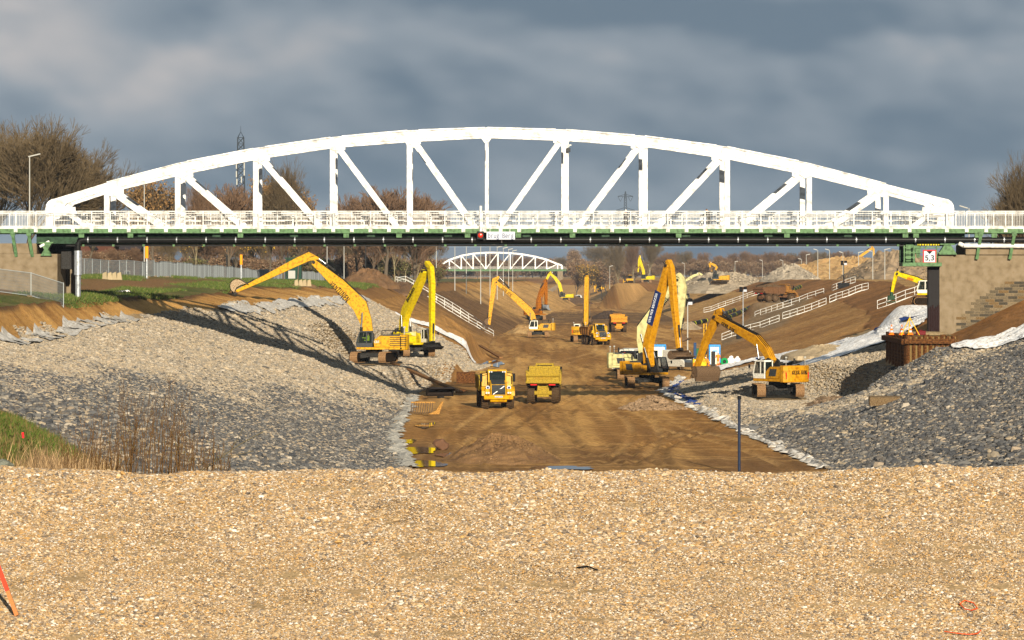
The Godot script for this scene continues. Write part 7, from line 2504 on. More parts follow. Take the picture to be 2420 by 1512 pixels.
		fm.bar(c + Vector3(0, 0.35, 0), c + f * 0.4 + Vector3(0, 0.85, 0), 0.04, 0.04)
		fm.bar(c + f * 0.52 + Vector3(0, 0.36, 0), c + f * 0.38 + Vector3(0, 1.05, 0), 0.04, 0.04)
		fm.bar(c + Vector3(0, 0.35, 0), c + f * -0.15 + Vector3(0, 0.92, 0), 0.04, 0.04)
		obj("frame", fm, M.ink, bk)

# ---------------------------------------------------------------- fences
func build_fences():
	# one wire panel, used again and again
	var wire := MB.new()
	for k in 30:
		wire.box(Vector3(-1.7 + k * 0.117, 1.05, 0), Vector3(0.03, 1.95, 0.012))
	for k in 8:
		wire.box(Vector3(0, 0.15 + k * 0.26, 0), Vector3(3.44, 0.016, 0.012))
	var frame := MB.new()
	for s in [-1.72, 1.72]:
		frame.tube(Vector3(s, 0.0, 0), Vector3(s, 2.1, 0), 0.035, 0.035, 6)
	for y in [0.1, 2.05]:
		frame.tube(Vector3(-1.72, y, 0), Vector3(1.72, y, 0), 0.028, 0.028, 6)
	var wm := wire.mesh(mat(Color(0.40, 0.42, 0.43), 0.5))
	var fm := frame.mesh(mat(Color(0.58, 0.61, 0.62), 0.45))
	var foot := MB.new()
	foot.box(Vector3(0, 0.06, 0), Vector3(0.25, 0.14, 0.7), Basis.IDENTITY, 0.02)
	var ftm := foot.mesh(M.concrete)
	var lines := [["wire fence of upright panels before the left abutment", [Vector2(-46.5, 331.5), Vector2(-44.2, 327.0), Vector2(-37.9, 322.0)]], ["long wire fence of grey panels along the left bank", [Vector2(-51.5, 438.0), Vector2(-45.4, 468.0), Vector2(-45.5, 620.0), Vector2(-40.0, 855.0)]], ["short wire fence beneath the distant truss bridge", [Vector2(-24.0, 2060.0), Vector2(24.0, 2075.0)]]]
	for L in lines:
		var pts: Array = L[1]
		var p0: Vector2 = pts[0]
		var o := thing("wire_fence", L[0], "fence", Vector3(p0.x, ground(p0.x, p0.y), -p0.y))
		for i in pts.size() - 1:
			var n := maxi(1, int(round((pts[i + 1] - pts[i]).length() / 3.5)))
			for k in n:
				var a: Vector2 = pts[i].lerp(pts[i + 1], float(k) / n)
				var b: Vector2 = pts[i].lerp(pts[i + 1], (k + 1.0) / n)
				a.x += n2.get_noise_2d(a.y, 8.0) * 0.5; b.x += n2.get_noise_2d(b.y, 8.0) * 0.5
				var A := Vector3(a.x, ground(a.x, a.y), -a.y)
				var B := Vector3(b.x, ground(b.x, b.y), -b.y)
				var x := (B - A).normalized()
				var z := x.cross(Vector3.UP).normalized()
				var xf := Transform3D(Basis(x * ((B - A).length() / 3.46), Vector3.UP, z), (A + B) * 0.5 - o.position)
				var f := MeshInstance3D.new()
				f.name = "panel_frame"
				f.mesh = fm
				f.transform = xf
				o.add_child(f, true)
				var w := MeshInstance3D.new()
				w.name = "wire_mesh"
				w.mesh = wm
				f.add_child(w, true)
				w.set_meta("kind", "stuff")
				var t := MeshInstance3D.new()
				t.name = "block_foot"
				t.mesh = ftm
				t.position = Vector3(-1.73, 0, 0)
				f.add_child(t, true)

# ---------------------------------------------------------------- lamps, masts, pylons
func lamp_post(x: float, ytop: float, d: float, label: String, group: String, arm := 1.2, m: Material = null):
	var c := P(x, ytop, d)
	var g := heap_top(c.x, d)
	var o := thing("street_lamp", label, "street lamp", Vector3(c.x, g, -d), group)
	var r := 0.075 * clampf(d / 700.0, 1.0, 1.35)
	var p := MB.new()
	p.tube(Vector3(c.x, g - 0.3, -d), Vector3(c.x, c.y - 0.1, -d), r * 1.25, r * 0.8, 8)
	obj("pole", p, M.lamp if m == null else m, o)
	var h := MB.new()
	h.bar(Vector3(c.x - 0.15, c.y - 0.12, -d), Vector3(c.x + arm, c.y + 0.2, -d), 0.24, 0.14 * clampf(d / 700.0, 1.0, 1.7), Vector3.UP, 0.03)
	obj("lamp_head", h, M.lamp, o)

func build_lamps():
	lamp_post(70, 368, 420.0, "tall street lamp at the left before the big bare tree", "")
	lamp_post(341, 424, 520.0, "street lamp pole between the first two left uprights", "", 0.6)
	lamp_post(536, 461, 640.0, "street lamp with short arm left of the third upright", "", 1.4)
	var near := "pole seen under the bridge deck along the left bank"
	for q in [[680, 560, 660], [773, 560, 700], [813, 565, 740], [864, 566, 780], [1031, 568, 900], [1075, 570, 950], [1102, 570, 985]]:
		lamp_post(q[0], q[1], q[2], "slender lamp pole rising behind the left bank under the deck", near, 0.8)
	for q in [[1136, 575, 960], [1158, 579, 1010], [1175, 583.6, 1080], [1189.5, 586, 1150], [1202, 589, 1220], [1211.7, 592.5, 1290]]:
		lamp_post(q[0], q[1], q[2], "street lamp in the row before the distant truss bridge", "street lamps before the distant bridge", 1.4)
	for q in [[1850, 615, 1600], [1894, 612, 1500], [1905.5, 602, 1350], [1932.6, 590, 1150], [1960.4, 590, 1080], [1992, 596, 1250], [2029, 596, 1000], [2062.6, 593, 930], [2091, 589, 900], [1536, 626, 1700], [1618, 622, 1800], [1737, 618, 1750], [1802, 615, 1650], [1441, 629, 1500]]:
		lamp_post(q[0], q[1], q[2], "pale street lamp standing along the far right road", "street lamps along the far right road", -1.3 if int(q[0]) % 2 == 0 else 1.3)
	lamp_post(2290, 490, 470.0, "street lamp showing above the right approach railing", "", -1.2)
	# yellow route posts by the fence
	for q in [[347, 470.0, "yellow marker post beside the left fence, nearest"], [570, 560.0, "yellow marker post beside the left fence, farther along"]]:
		var c := P(q[0], 0, q[1])
		c.y = ground(c.x, q[1])
		var o := thing("marker_post", q[2], "post", c)
		var m := MB.new()
		m.box(c + Vector3(0, 1.6, 0), Vector3(0.12, 3.2, 0.12))
		obj("post", m, M.galv, o)
		var y := MB.new()
		y.box(c + Vector3(0, 3.3, 0.05), Vector3(0.38, 1.5, 0.1), Basis.IDENTITY, 0.03)
		obj("yellow_board", y, mat(Color(0.82, 0.52, 0.04), 0.5), o)
	# lattice radio tower
	var d := 1600.0
	var tc := P(569, 300, d)
	var g := ground(tc.x, d)
	var o := thing("radio_tower", "tall steel lattice radio tower behind the left truss", "tower", Vector3(tc.x, g, -d))
	var m := MB.new()
	var ytop := P(569, 325, d).y
	var n := 22
	for k in n:
		var y0 := lerpf(g, ytop, float(k) / n)
		var y1 := lerpf(g, ytop, float(k + 1) / n)
		var w0 := lerpf(2.2, 1.25, float(k) / n)
		var w1 := lerpf(2.2, 1.25, float(k + 1) / n)
		var cs := [[-1, -1], [1, -1], [1, 1], [-1, 1]]
		for i in 4:
			var a: Array = cs[i]
			var b: Array = cs[(i + 1) % 4]
			m.bar(Vector3(tc.x + a[0] * w0, y0, -d + a[1] * w0), Vector3(tc.x + a[0] * w1, y1, -d + a[1] * w1), 0.3, 0.3)
			m.bar(Vector3(tc.x + a[0] * w0, y0, -d + a[1] * w0), Vector3(tc.x + b[0] * w1, y1, -d + b[1] * w1), 0.18, 0.18)
			m.bar(Vector3(tc.x + b[0] * w0, y0, -d + b[1] * w0), Vector3(tc.x + a[0] * w1, y1, -d + a[1] * w1), 0.18, 0.18)
			m.bar(Vector3(tc.x + a[0] * w1, y1, -d + a[1] * w1), Vector3(tc.x + b[0] * w1, y1, -d + b[1] * w1), 0.18, 0.18)
	var tower_m := mat(Color(0.13, 0.15, 0.17), 0.6)
	obj("lattice", m, tower_m, o)
	var tp := MB.new()
	for a in [[-1, -1], [1, -1], [1, 1], [-1, 1]]:
		tp.bar(Vector3(tc.x + a[0] * 1.25, ytop, -d + a[1] * 1.25), Vector3(tc.x, ytop + 2.4, -d), 0.14, 0.14)
	tp.tube(Vector3(tc.x, ytop + 2.2, -d), Vector3(tc.x, P(569, 298, d).y, -d), 0.1, 0.06, 6)
	obj("spire", tp, tower_m, o)
	for q in [[-1.7, 392], [1.6, 392], [-1.7, 412], [1.6, 408], [0.4, 425], [-1.5, 430]]:
		var an := MB.new()
		an.box(Vector3(tc.x + q[0], P(569, q[1], d).y, -d + 1.8), Vector3(0.5, 2.6, 0.3), Basis.IDENTITY, 0.04)
		obj("antenna_panel", an, M.lamp, o)
	# power pylon
	d = 3000.0
	var pc := P(1478, 452, d)
	g = 10.0
	var py := thing("power_pylon", "distant steel power pylon behind the bridge railing", "pylon", Vector3(pc.x, g, -d))
	var k2 := d / FX
	var pm := MB.new()
	var prev := []
	for lv in [[652.0, 12.0], [560.0, 8.0], [500.0, 6.0], [470.0, 5.0], [460.0, 3.5], [452.0, 0.4]]:
		var w: float = lv[1] * k2 * 0.5
		var y: float = P(0, lv[0], d).y
		var row := [Vector3(pc.x - w, y, -d), Vector3(pc.x + w, y, -d)]
		if prev.size() > 0:
			for s in 5:
				var t0 := s / 5.0
				var t1 := (s + 1) / 5.0
				pm.bar(prev[0].lerp(row[0], t0), prev[1].lerp(row[1], t1), 0.25, 0.25)
				pm.bar(prev[1].lerp(row[1], t0), prev[0].lerp(row[0], t1), 0.25, 0.25)
			pm.bar(prev[0], row[0], 0.4, 0.4); pm.bar(prev[1], row[1], 0.4, 0.4)
		prev = row
	obj("tower_body", pm, tower_m, py)
	for lv in [[464.0, 460.0, 18.0], [497.0, 491.0, 22.0]]:
		var ar := MB.new()
		for s in [-1.0, 1.0]:
			var tip := P(1478 + s * lv[2], lv[0], d)
			ar.bar(P(1478 + s * 2.5, lv[1], d), tip, 0.35, 0.35)
			ar.bar(P(1478 + s * 2.5, lv[0] + 1.0, d), tip, 0.35, 0.35)
			ar.bar(tip, P(1478 + s * (lv[2] - 6.0), lv[0] + 12.0, d), 0.25, 0.25)
			ar.bar(P(1478 + s * (lv[2] - 12.0), lv[0] + 0.5, d), P(1478 + s * (lv[2] - 6.0), lv[0] + 12.0, d), 0.25, 0.25)
		obj("cross_arm", ar, tower_m, py)

# ---------------------------------------------------------------- trees
var trunk_b: MB
var twig_b: MB
var tips := []
var trng := RandomNumberGenerator.new()

func grow(p: Vector3, dir: Vector3, len: float, r: float, lvl: int, top: int, spread: float, lift: float):
	var q := p
	var dd := dir
	var segs := 3 if lvl < 2 else (2 if lvl < 3 else 1)
	var rr := r
	for s in segs:
		var nd := (dd + Vector3(trng.randfn(), trng.randfn() * 0.6, trng.randfn()) * 0.13 + Vector3(0, lift * 0.12, 0)).normalized()
		var e := q + nd * len / segs
		var r2 := rr * (0.80 if lvl > 0 else 0.84)
		if lvl < 2: trunk_b.tube(q, e, rr, r2, 7 if lvl == 0 else 5, false)
		else: twig_b.tube(q, e, rr, r2, 3, false)
		# side shoots on the way
		if lvl > 0 and lvl < top and s < segs - 1 or (lvl == 0 and s > 0):
			var cnt := 3 if lvl == 0 else 2
			for k in cnt:
				shoot(e, nd, len, r2, lvl, top, spread, lift)
		q = e; dd = nd; rr = r2
	if lvl == top:
		tips.append(q)
		return
	var n: int = [5, 4, 4, 4, 3, 3][lvl]
	for k in n:
		shoot(q, dd, len, rr, lvl, top, spread, lift)

func shoot(p: Vector3, dir: Vector3, len: float, r: float, lvl: int, top: int, spread: float, lift: float):
	var side := Vector3(trng.randfn(), trng.randfn() * 0.5, trng.randfn())
	side = (side - dir * side.dot(dir)).normalized()
	var sp := spread * trng.randf_range(0.55, 1.2)
	var nd := (dir + side * sp + Vector3(0, lift * 0.2, 0)).normalized()
	grow(p, nd, len * trng.randf_range(0.58, 0.80), maxf(r * trng.randf_range(0.5, 0.68), 0.022), lvl + 1, top, spread, lift)

# a bare tree about h tall with its foot at the origin; leaves hang on when count > 0
func tree_proto(called: String, seed_: int, h: float, trunk: float, spread: float, lift: float, top: int, bark: Material, twig: Material, leaves := 0, tones := [], leaf := 0.2) -> Node3D:
	trng.seed = seed_
	trunk_b = MB.new()
	twig_b = MB.new()
	tips = []
	grow(Vector3(0, -0.3, 0), Vector3(0, 1, 0), h * trunk, h * 0.016, 0, top, spread, lift)
	# bring the crown to the wanted height
	var mx := 0.1
	for t in tips: mx = maxf(mx, t.y)
	var k := h / mx
	for b in [trunk_b, twig_b]:
		for i in b.v.size(): b.v[i] = Vector3(b.v[i].x * k, b.v[i].y * k, b.v[i].z * k)
	var o := Node3D.new()
	o.name = called
	var a := MeshInstance3D.new()
	a.name = "trunk"
	a.mesh = trunk_b.mesh(bark)
	o.add_child(a)
	var c := MeshInstance3D.new()
	c.name = "crown"
	c.mesh = twig_b.mesh(twig)
	o.add_child(c)
	if leaves > 0:
		var lb := MB.new()
		lb.usecol = true
		for i in leaves:
			var t: Vector3 = tips[trng.randi() % tips.size()] * k + Vector3(trng.randfn(), trng.randfn(), trng.randfn()) * leaf * 1.6
			var u := Vector3(trng.randfn(), trng.randfn(), trng.randfn()).normalized() * leaf * trng.randf_range(0.5, 1.0)
			var w := u.cross(Vector3(trng.randfn(), trng.randfn(), trng.randfn()).normalized()).normalized() * leaf * 0.6
			lb.col = tones[trng.randi() % tones.size()] * trng.randf_range(0.7, 1.25)
			lb.tri(t - u, t + w, t + u)
			lb.tri(t - u, t + u, t - w)
		var l := MeshInstance3D.new()
		l.name = "foliage"
		l.mesh = lb.mesh(M.leaf)
		c.add_child(l)
		l.set_meta("kind", "stuff")
	o.set_meta("h", h)
	return o

var screen := []
# plant a copy so that its top shows at height ytop of the picture
func plant(pr: Node3D, x: float, ytop: float, d: float, label: String, group: String, wide := 1.0, called := "tree"):
	var c := P(x, ytop, d)
	var g := ground(c.x, d) - 0.1
	var s: float = maxf(c.y - g, 1.0) / float(pr.get_meta("h"))
	var o: Node3D = pr.duplicate()
	o.name = numbered(called)
	o.remove_meta("h")
	add_child(o)
	o.position = Vector3(c.x, g, -d)
	o.rotation.y = rng.randf() * TAU
	o.scale = Vector3(s * wide, s, s * wide)
	tag(o, label, "tree" if called.find("shrub") < 0 else "shrub", group)

func build_trees():
	var autumn := [Color(0.19, 0.105, 0.04), Color(0.23, 0.135, 0.05), Color(0.14, 0.08, 0.035), Color(0.18, 0.115, 0.055)]
	var gold := [Color(0.48, 0.30, 0.035), Color(0.40, 0.22, 0.03), Color(0.30, 0.17, 0.04)]
	var russet := [Color(0.17, 0.105, 0.06), Color(0.21, 0.135, 0.08), Color(0.14, 0.09, 0.058), Color(0.20, 0.15, 0.095)]
	var olive := [Color(0.11, 0.12, 0.04), Color(0.16, 0.16, 0.05), Color(0.07, 0.085, 0.03)]
	var big := tree_proto("big", 7, 19.0, 0.30, 0.62, 0.5, 5, M.bark, M.twig)
	var big2 := tree_proto("big2", 19, 17.0, 0.34, 0.55, 0.55, 5, M.bark, M.twig)
	var tall := tree_proto("tall", 23, 18.0, 0.42, 0.38, 0.8, 5, M.barkpale, M.twig)
	var tall2 := tree_proto("tall2", 29, 16.0, 0.40, 0.42, 0.7, 5, M.barkpale, M.twigred)
	var oak := tree_proto("oak", 31, 13.0, 0.30, 0.65, 0.4, 4, M.bark, M.twig, 5200, autumn, 0.24)
	var oak2 := tree_proto("oak2", 37, 11.0, 0.32, 0.6, 0.4, 4, M.bark, M.twigred, 3600, russet, 0.26)
	var goldt := tree_proto("goldt", 41, 11.0, 0.34, 0.55, 0.5, 4, M.bark, M.twig, 1100, gold, 0.20)
	var willow := tree_proto("willow", 43, 12.0, 0.22, 0.6, 0.6, 5, M.bark, M.twigred)
	var bush := tree_proto("bush", 47, 5.0, 0.16, 0.75, 0.4, 4, M.twigred, M.twigred, 1400, russet, 0.18)
	var bush2 := tree_proto("bush2", 53, 4.5, 0.16, 0.75, 0.5, 4, M.twig, M.twig, 900, olive, 0.16)
	# trees that show above the bridge
	plant(big, 62, 268, 450.0, "huge bare tree behind the left end of the bridge", "", 0.95)
	plant(big2, 110, 292, 462.0, "full bare tree overlapping the huge one at the left", "", 0.9)
	plant(big, -10, 285, 470.0, "bare tree left of the huge one, cut by the frame", "", 0.8)
	plant(big2, 205, 345, 470.0, "smaller bare tree right of the huge one", "", 0.8)
	plant(big2, -60, 330, 480.0, "bare tree at the left edge of the picture", "", 0.8)
	plant(oak, 368, 420, 560.0, "rust brown leafy oak behind the second truss panel", "", 0.75)
	plant(tall2, 462, 425, 580.0, "thin bare tree right of the rust brown oak", "", 0.5)
	plant(willow, 545, 430, 620.0, "round bare tree crown before the radio tower", "", 0.8)
	plant(big2, 670, 364, 640.0, "tall open bare tree behind the fourth truss panel", "", 0.55)
	plant(oak, 640, 415, 650.0, "dark rust oak crown under the tall open tree", "", 0.62)
	plant(oak, 702, 452, 640.0, "smaller rust oak right of the dark one", "", 0.5)
	plant(willow, 910, 436, 760.0, "broad reddish bare crown behind the fifth truss panel", "", 1.1)
	plant(willow, 985, 458, 790.0, "lower reddish bare crown beside the broad one", "", 1.0)
	plant(willow, 845, 452, 800.0, "slim reddish bare crown left of the broad one", "", 0.7)
	plant(big2, 2440, 350, 430.0, "bare brownish tree at the right edge of the picture", "", 0.6)
	plant(bush, 2370, 468, 440.0, "low twiggy shrub above the right approach railing", "", 0.55, "shrub")
	# belt of trees behind the left bank, seen under the deck
	var kinds := [tall, tall2, oak2, goldt, willow, tall, big2, oak2, willow, tall2]
	var words := ["pale-barked bare tree in the belt behind the left bank", "reddish bare tree in the belt behind the left bank", "russet leafy tree in the belt behind the left bank", "golden-leaved tree in the belt behind the left bank", "round bare tree in the belt behind the left bank", "pale-barked bare tree in the belt behind the left bank", "grey bare tree in the belt behind the left bank", "russet leafy tree in the belt behind the left bank", "round bare tree in the belt behind the left bank", "reddish bare tree in the belt behind the left bank"]
	for k in 46:
		var x := 180.0 + k * 20.0 + rng.randf_range(-9, 9)
		if x > 1035.0: continue
		var q := rng.randi() % 10
		if x > 440 and x < 640 and rng.randf() < 0.4: q = 3
		var d := 660.0 + rng.randf_range(0.0, 120.0) + k * 5.0
		plant(kinds[q], x, rng.randf_range(508, 548), d, words[q], words[q], rng.randf_range(0.6, 0.9))
	for k in 46:
		var x := 190.0 + k * 20.0 + rng.randf_range(-9, 9)
		if x > 1035.0: continue
		var d := 650.0 + rng.randf_range(0.0, 60.0) + k * 5.5
		var q := rng.randi() % 3
		plant(bush2 if q == 2 else bush, x, rng.randf_range(596, 632), d, "olive shrub in the belt behind the left bank" if q == 2 else "russet shrub in the belt behind the left bank", "olive shrubs behind the left bank" if q == 2 else "russet shrubs behind the left bank", 1.2, "shrub")
	# beyond the works: poplars, a leafy green tree, and the wood on the right
	plant(big, 1405, 574, 2350.0, "wide bare tree right of the distant bridge", "", 1.0)
	plant(oak2, 1358, 588, 2300.0, "small russet tree beside the distant bridge end", "", 0.7)
	plant(tall, 1462, 560, 1720.0, "tall pale poplar beyond the works, left of two", "", 0.7)
	plant(tall2, 1500, 566, 1760.0, "tall reddish poplar beyond the works, between two pale ones", "", 0.8)
	plant(tall, 1532, 556, 1700.0, "tall pale poplar beyond the works, right of two", "", 0.75)
	plant(oak2, 1360, 610, 1750.0, "pale green-brown leafy tree at the end of the left bank", "", 0.8)
	plant(goldt, 1385, 622, 1740.0, "yellowish leafy tree beside the pipes at the far bend", "", 1.0)
	for k in 34:
		var x := 1565.0 + k * 17.5 + rng.randf_range(-8, 8)
		var q := rng.randi() % 4
		plant([tall2, tall, willow, tall2][q], x, rng.randf_range(588, 612), 1900.0 + rng.randf_range(0, 200), "bare tree in the far wood behind the right heaps", "bare trees of the far right wood", 1.0)
	for k in 44:
		var x := 1420.0 + k * 16.0 + rng.randf_range(-7, 7)
		plant(oak2, x, rng.randf_range(614, 632), 1830.0 + rng.randf_range(0, 60), "russet leafy tree in the far wood behind the right heaps", "russet trees of the far right wood", 1.25)
	for k in 16:
		var x := 1045.0 + k * 20.0 + rng.randf_range(-7, 7)
		plant([willow, oak2, big2][k % 3], x, rng.randf_range(596, 622), 2420.0 + rng.randf_range(0, 80), "dark tree in the row beyond the distant bridge", "trees beyond the distant bridge", 1.1)
	# the far wood that closes the horizon
	var src: MeshInstance3D = bush.get_node("crown")
	var lf: MeshInstance3D = src.get_node("foliage")
	var top := Node3D.new()
	top.name = "distant_wood"
	add_child(top)
	tag(top, "hazy brown wood along the whole horizon", "wood", "", "stuff")
	for part in [src, lf]:
		var mm := MultiMesh.new()
		mm.transform_format = MultiMesh.TRANSFORM_3D
		mm.mesh = part.mesh
		var r2 := RandomNumberGenerator.new()
		r2.seed = 99
		mm.instance_count = 420
		for i in 420:
			var d := 2480.0 + r2.randf() * 500.0
			var x := r2.randf_range(-0.16, 0.16) * d
			var s := r2.randf_range(1.6, 3.0)
			mm.set_instance_transform(i, Transform3D(Basis(Vector3.UP, r2.randf() * TAU).scaled(Vector3(s * 1.5, s, s * 1.5)), Vector3(x, 10.0, -d)))
		var mi := MultiMeshInstance3D.new()
		mi.name = "wood"
		mi.multimesh = mm
		top.add_child(mi, true)
		mi.set_meta("kind", "stuff")
	screen = [bush, willow]
	build_houses()
	for p in [big, big2, tall, tall2, oak, oak2, goldt, willow, bush, bush2]:
		p.queue_free()
	build_grass()

func house(label: String, x0: float, x1: float, d: float, eave: float, ridge: float, wall: Material, gable: bool):
	var A := P(x0, 0, d).x
	var B := P(x1, 0, d).x
	var g := ground((A + B) * 0.5, d) - 0.2
	var ye := P(0, eave, d).y
	var yr := P(0, ridge, d).y
	var o := thing("brick_house", label, "house", Vector3((A + B) * 0.5, g, -d))
	var w := MB.new()
	var dep := 8.0
	if gable:
		w.extrude(PackedVector2Array([Vector2(A, g), Vector2(B, g), Vector2(B, ye), Vector2((A + B) * 0.5, yr), Vector2(A, ye)]), -dep, 0.0, Transform3D(Basis.IDENTITY, Vector3(0, 0, -d)))
	else:
		w.box(Vector3((A + B) * 0.5, (g + ye) * 0.5, -d - dep * 0.5), Vector3(B - A, ye - g, dep))
	obj("wall", w, wall, o)
	var r := MB.new()
	if gable:
		var md := (A + B) * 0.5
		for s in [[A, -0.4], [B, 0.4]]:
			r.extrude(PackedVector2Array([Vector2(s[0] + s[1], ye - 0.2), Vector2(md, yr + 0.1), Vector2(md, yr + 0.35), Vector2(s[0] + s[1], ye + 0.05)]), -dep - 0.3, 0.3, Transform3D(Basis.IDENTITY, Vector3(0, 0, -d)))
	else:
		r.extrude(PackedVector2Array([Vector2(-dep - 0.4, ye), Vector2(0.4, ye), Vector2(-dep * 0.5, yr)]), A - 0.3, B + 0.3, Transform3D(Basis(Vector3(0, 0, 1), Vector3.UP, Vector3(-1, 0, 0)), Vector3(A + B, 0, -d)))
	obj("roof", r, mat(Color(0.22, 0.20, 0.21), 0.8, "mottle", 2.0), o)
	var n := maxi(1, int((B - A) / 2.2))
	for k in n:
		for fl in [1.5, 4.2]:
			if g + fl + 1.2 > ye: continue
			var cx := A + (k + 0.5) * (B - A) / n
			var f := MB.new()
			f.box(Vector3(cx, g + fl, -d + 0.03), Vector3(1.0, 1.3, 0.1))
			var fo := obj("window", f, M.lamp, o)
			var p := MB.new()
			p.box(Vector3(cx, g + fl, -d + 0.06), Vector3(0.8, 1.1, 0.08))
			obj("pane", p, M.glass, fo)

func build_houses():
	var brick := mat(Color(0.34, 0.225, 0.185), 0.9, "mottle", 1.0)
	var brick2 := mat(Color(0.28, 0.205, 0.185), 0.9, "mottle", 1.0)
	house("red brick gable house behind the left fence", 168, 214, 640.0, 588, 560, brick, true)
	house("red brick house with dark roof between bare trees", 222, 270, 650.0, 580, 552, brick, false)
	house("long dark brick house behind the golden trees", 272, 330, 680.0, 590, 560, brick2, false)
	for q in [[176, 596, 0], [205, 588, 1], [238, 592, 0], [262, 584, 1], [290, 590, 0], [318, 582, 1]]:
		plant(screen[q[2]], q[0], q[1], 590.0 + q[0] * 0.1, "twiggy shrub standing before the brick houses", "shrubs before the brick houses", 0.9, "shrub")
	var c := P(694, 0, 720.0)
	c.y = ground(c.x, 720.0)
	var o := thing("green_kiosk", "dark green kiosk behind the left fence", "kiosk", c)
	var m := MB.new()
	m.box(c + Vector3(0, 2.2, -1.2), Vector3(2.9, 4.4, 2.4), Basis.IDENTITY, 0.04)
	obj("wall", m, mat(Color(0.08, 0.22, 0.17), 0.5, "grime", 2.0), o)
	var r := MB.new()
	r.box(c + Vector3(0, 4.5, -1.2), Vector3(3.3, 0.25, 2.8), Basis.IDENTITY, 0.03)
	obj("roof", r, M.dgreen, o)
	var w := MB.new()
	w.box(c + Vector3(-0.4, 1.4, 0.03), Vector3(1.4, 1.5, 0.06))
	obj("notice_board", w, M.lamp, o)
	# scrap by the path: concrete blocks, log heap, survey pegs
	for q in [[265.0, 430.0, "broken pale concrete blocks on the grass by the left fence"], [715.0, 492.0, "broken concrete pieces on the grass near the small heap"]]:
		var b := P(q[0], 0, q[1])
		b.y = ground(b.x, q[1])
		var t := thing("concrete_rubble", q[2], "rubble", b)
		for k in 4:
			var bm := MB.new()
			bm.extrude(PackedVector2Array([Vector2(-0.3, 0), Vector2(0.3, 0), Vector2(0.15, 0.9), Vector2(-0.25, 0.75)]), -0.15, 0.15, Transform3D(Basis(Vector3.UP, rng.randf_range(-0.6, 0.6)), b + Vector3(-0.8 + k * 0.55, 0, 0)), 0.03)
			obj("block", bm, mat(Color(0.66, 0.60, 0.48), 0.9, "mottle", 0.6), t)
	var wb := P(290.0, 0, 372.0)
	wb.y = ground(wb.x, 372.0) + 0.15
	var wm := MB.new()
	wm.box(wb, Vector3(1.6, 0.45, 0.9), Basis.from_euler(Vector3(0.1, 0.3, 0.1)), 0.2)
	tag(obj("white_sack", wm, M.geo), "pale plastic sack lying on the brink grass", "sack")

func blade_mesh(seed_: int, n: int, h: float, spread: float, lean: float, tones: Array, wide: float) -> ArrayMesh:
	trng.seed = seed_
	var b := MB.new()
	b.usecol = true
	for k in n:
		var p := Vector3(trng.randfn() * spread, 0, trng.randfn() * spread)
		var hh := h * trng.randf_range(0.5, 1.15)
		var dr := Vector3(trng.randfn() * lean, 1, trng.randfn() * lean).normalized()
		var sd := Vector3(trng.randfn(), 0, trng.randfn()).normalized() * wide
		var mid := p + dr * hh * 0.55
		var tip := p + dr * hh + Vector3(trng.randfn(), -0.3, trng.randfn()) * hh * lean * 0.5
		b.col = tones[trng.randi() % tones.size()] * trng.randf_range(0.75, 1.2)
		b.tri(p - sd, p + sd, mid + sd * 0.8)
		b.tri(p - sd, mid + sd * 0.8, mid - sd * 0.8)
		b.tri(mid - sd * 0.8, mid + sd * 0.8, tip)
	return b.mesh(M.leaf)

func build_grass():
	var greens := [Color(0.075, 0.115, 0.025), Color(0.10, 0.135, 0.03), Color(0.06, 0.09, 0.02), Color(0.17, 0.155, 0.055)]
	var meshes := [blade_mesh(61, 26, 0.30, 0.22, 0.35, greens, 0.018), blade_mesh(62, 26, 0.36, 0.25, 0.4, greens, 0.018)]
	var xf := [[], []]
	var cl := [[], []]
	for k in 26000:
		var d := 300.0 + pow(rng.randf(), 1.4) * 420.0
		var pr := profile(d)
		var x := lerpf(pr[1].x - 6.0, pr[2].x + 0.6, rng.randf())
		var t := (x - pr[1].x) / (pr[2].x - pr[1].x)
		var a := n1.get_noise_2d(x * 1.6, d * 0.5)
		if absf(t - 0.45 - a * 0.35) < 0.24 and d < 520.0: continue
		if n2.get_noise_2d(x * 0.35, d * 0.12) > -0.04: continue
		xf[k % 2].append(Transform3D(Basis(Vector3.UP, rng.randf() * TAU).scaled(Vector3(1.3, rng.randf_range(0.7, 1.4), 1.3)), Vector3(x, ground_on(pr, x, d), -d)))
		cl[k % 2].append(Color(1, 1, 1) * rng.randf_range(0.8, 1.1))
	scatter("bank_grass", "short green grass on the left bank", meshes, xf, cl, "grass")

# ---------------------------------------------------------------- left foreground
func bank_y(x: float, d: float) -> float:
	return 4.0 + 4.6 * exp(-pow((x + 15.5) / 5.2, 2.0)) * exp(-pow((d - 97.0) / 30.0, 2.0)) + n2.get_noise_2d(x * 1.5, d) * 0.15

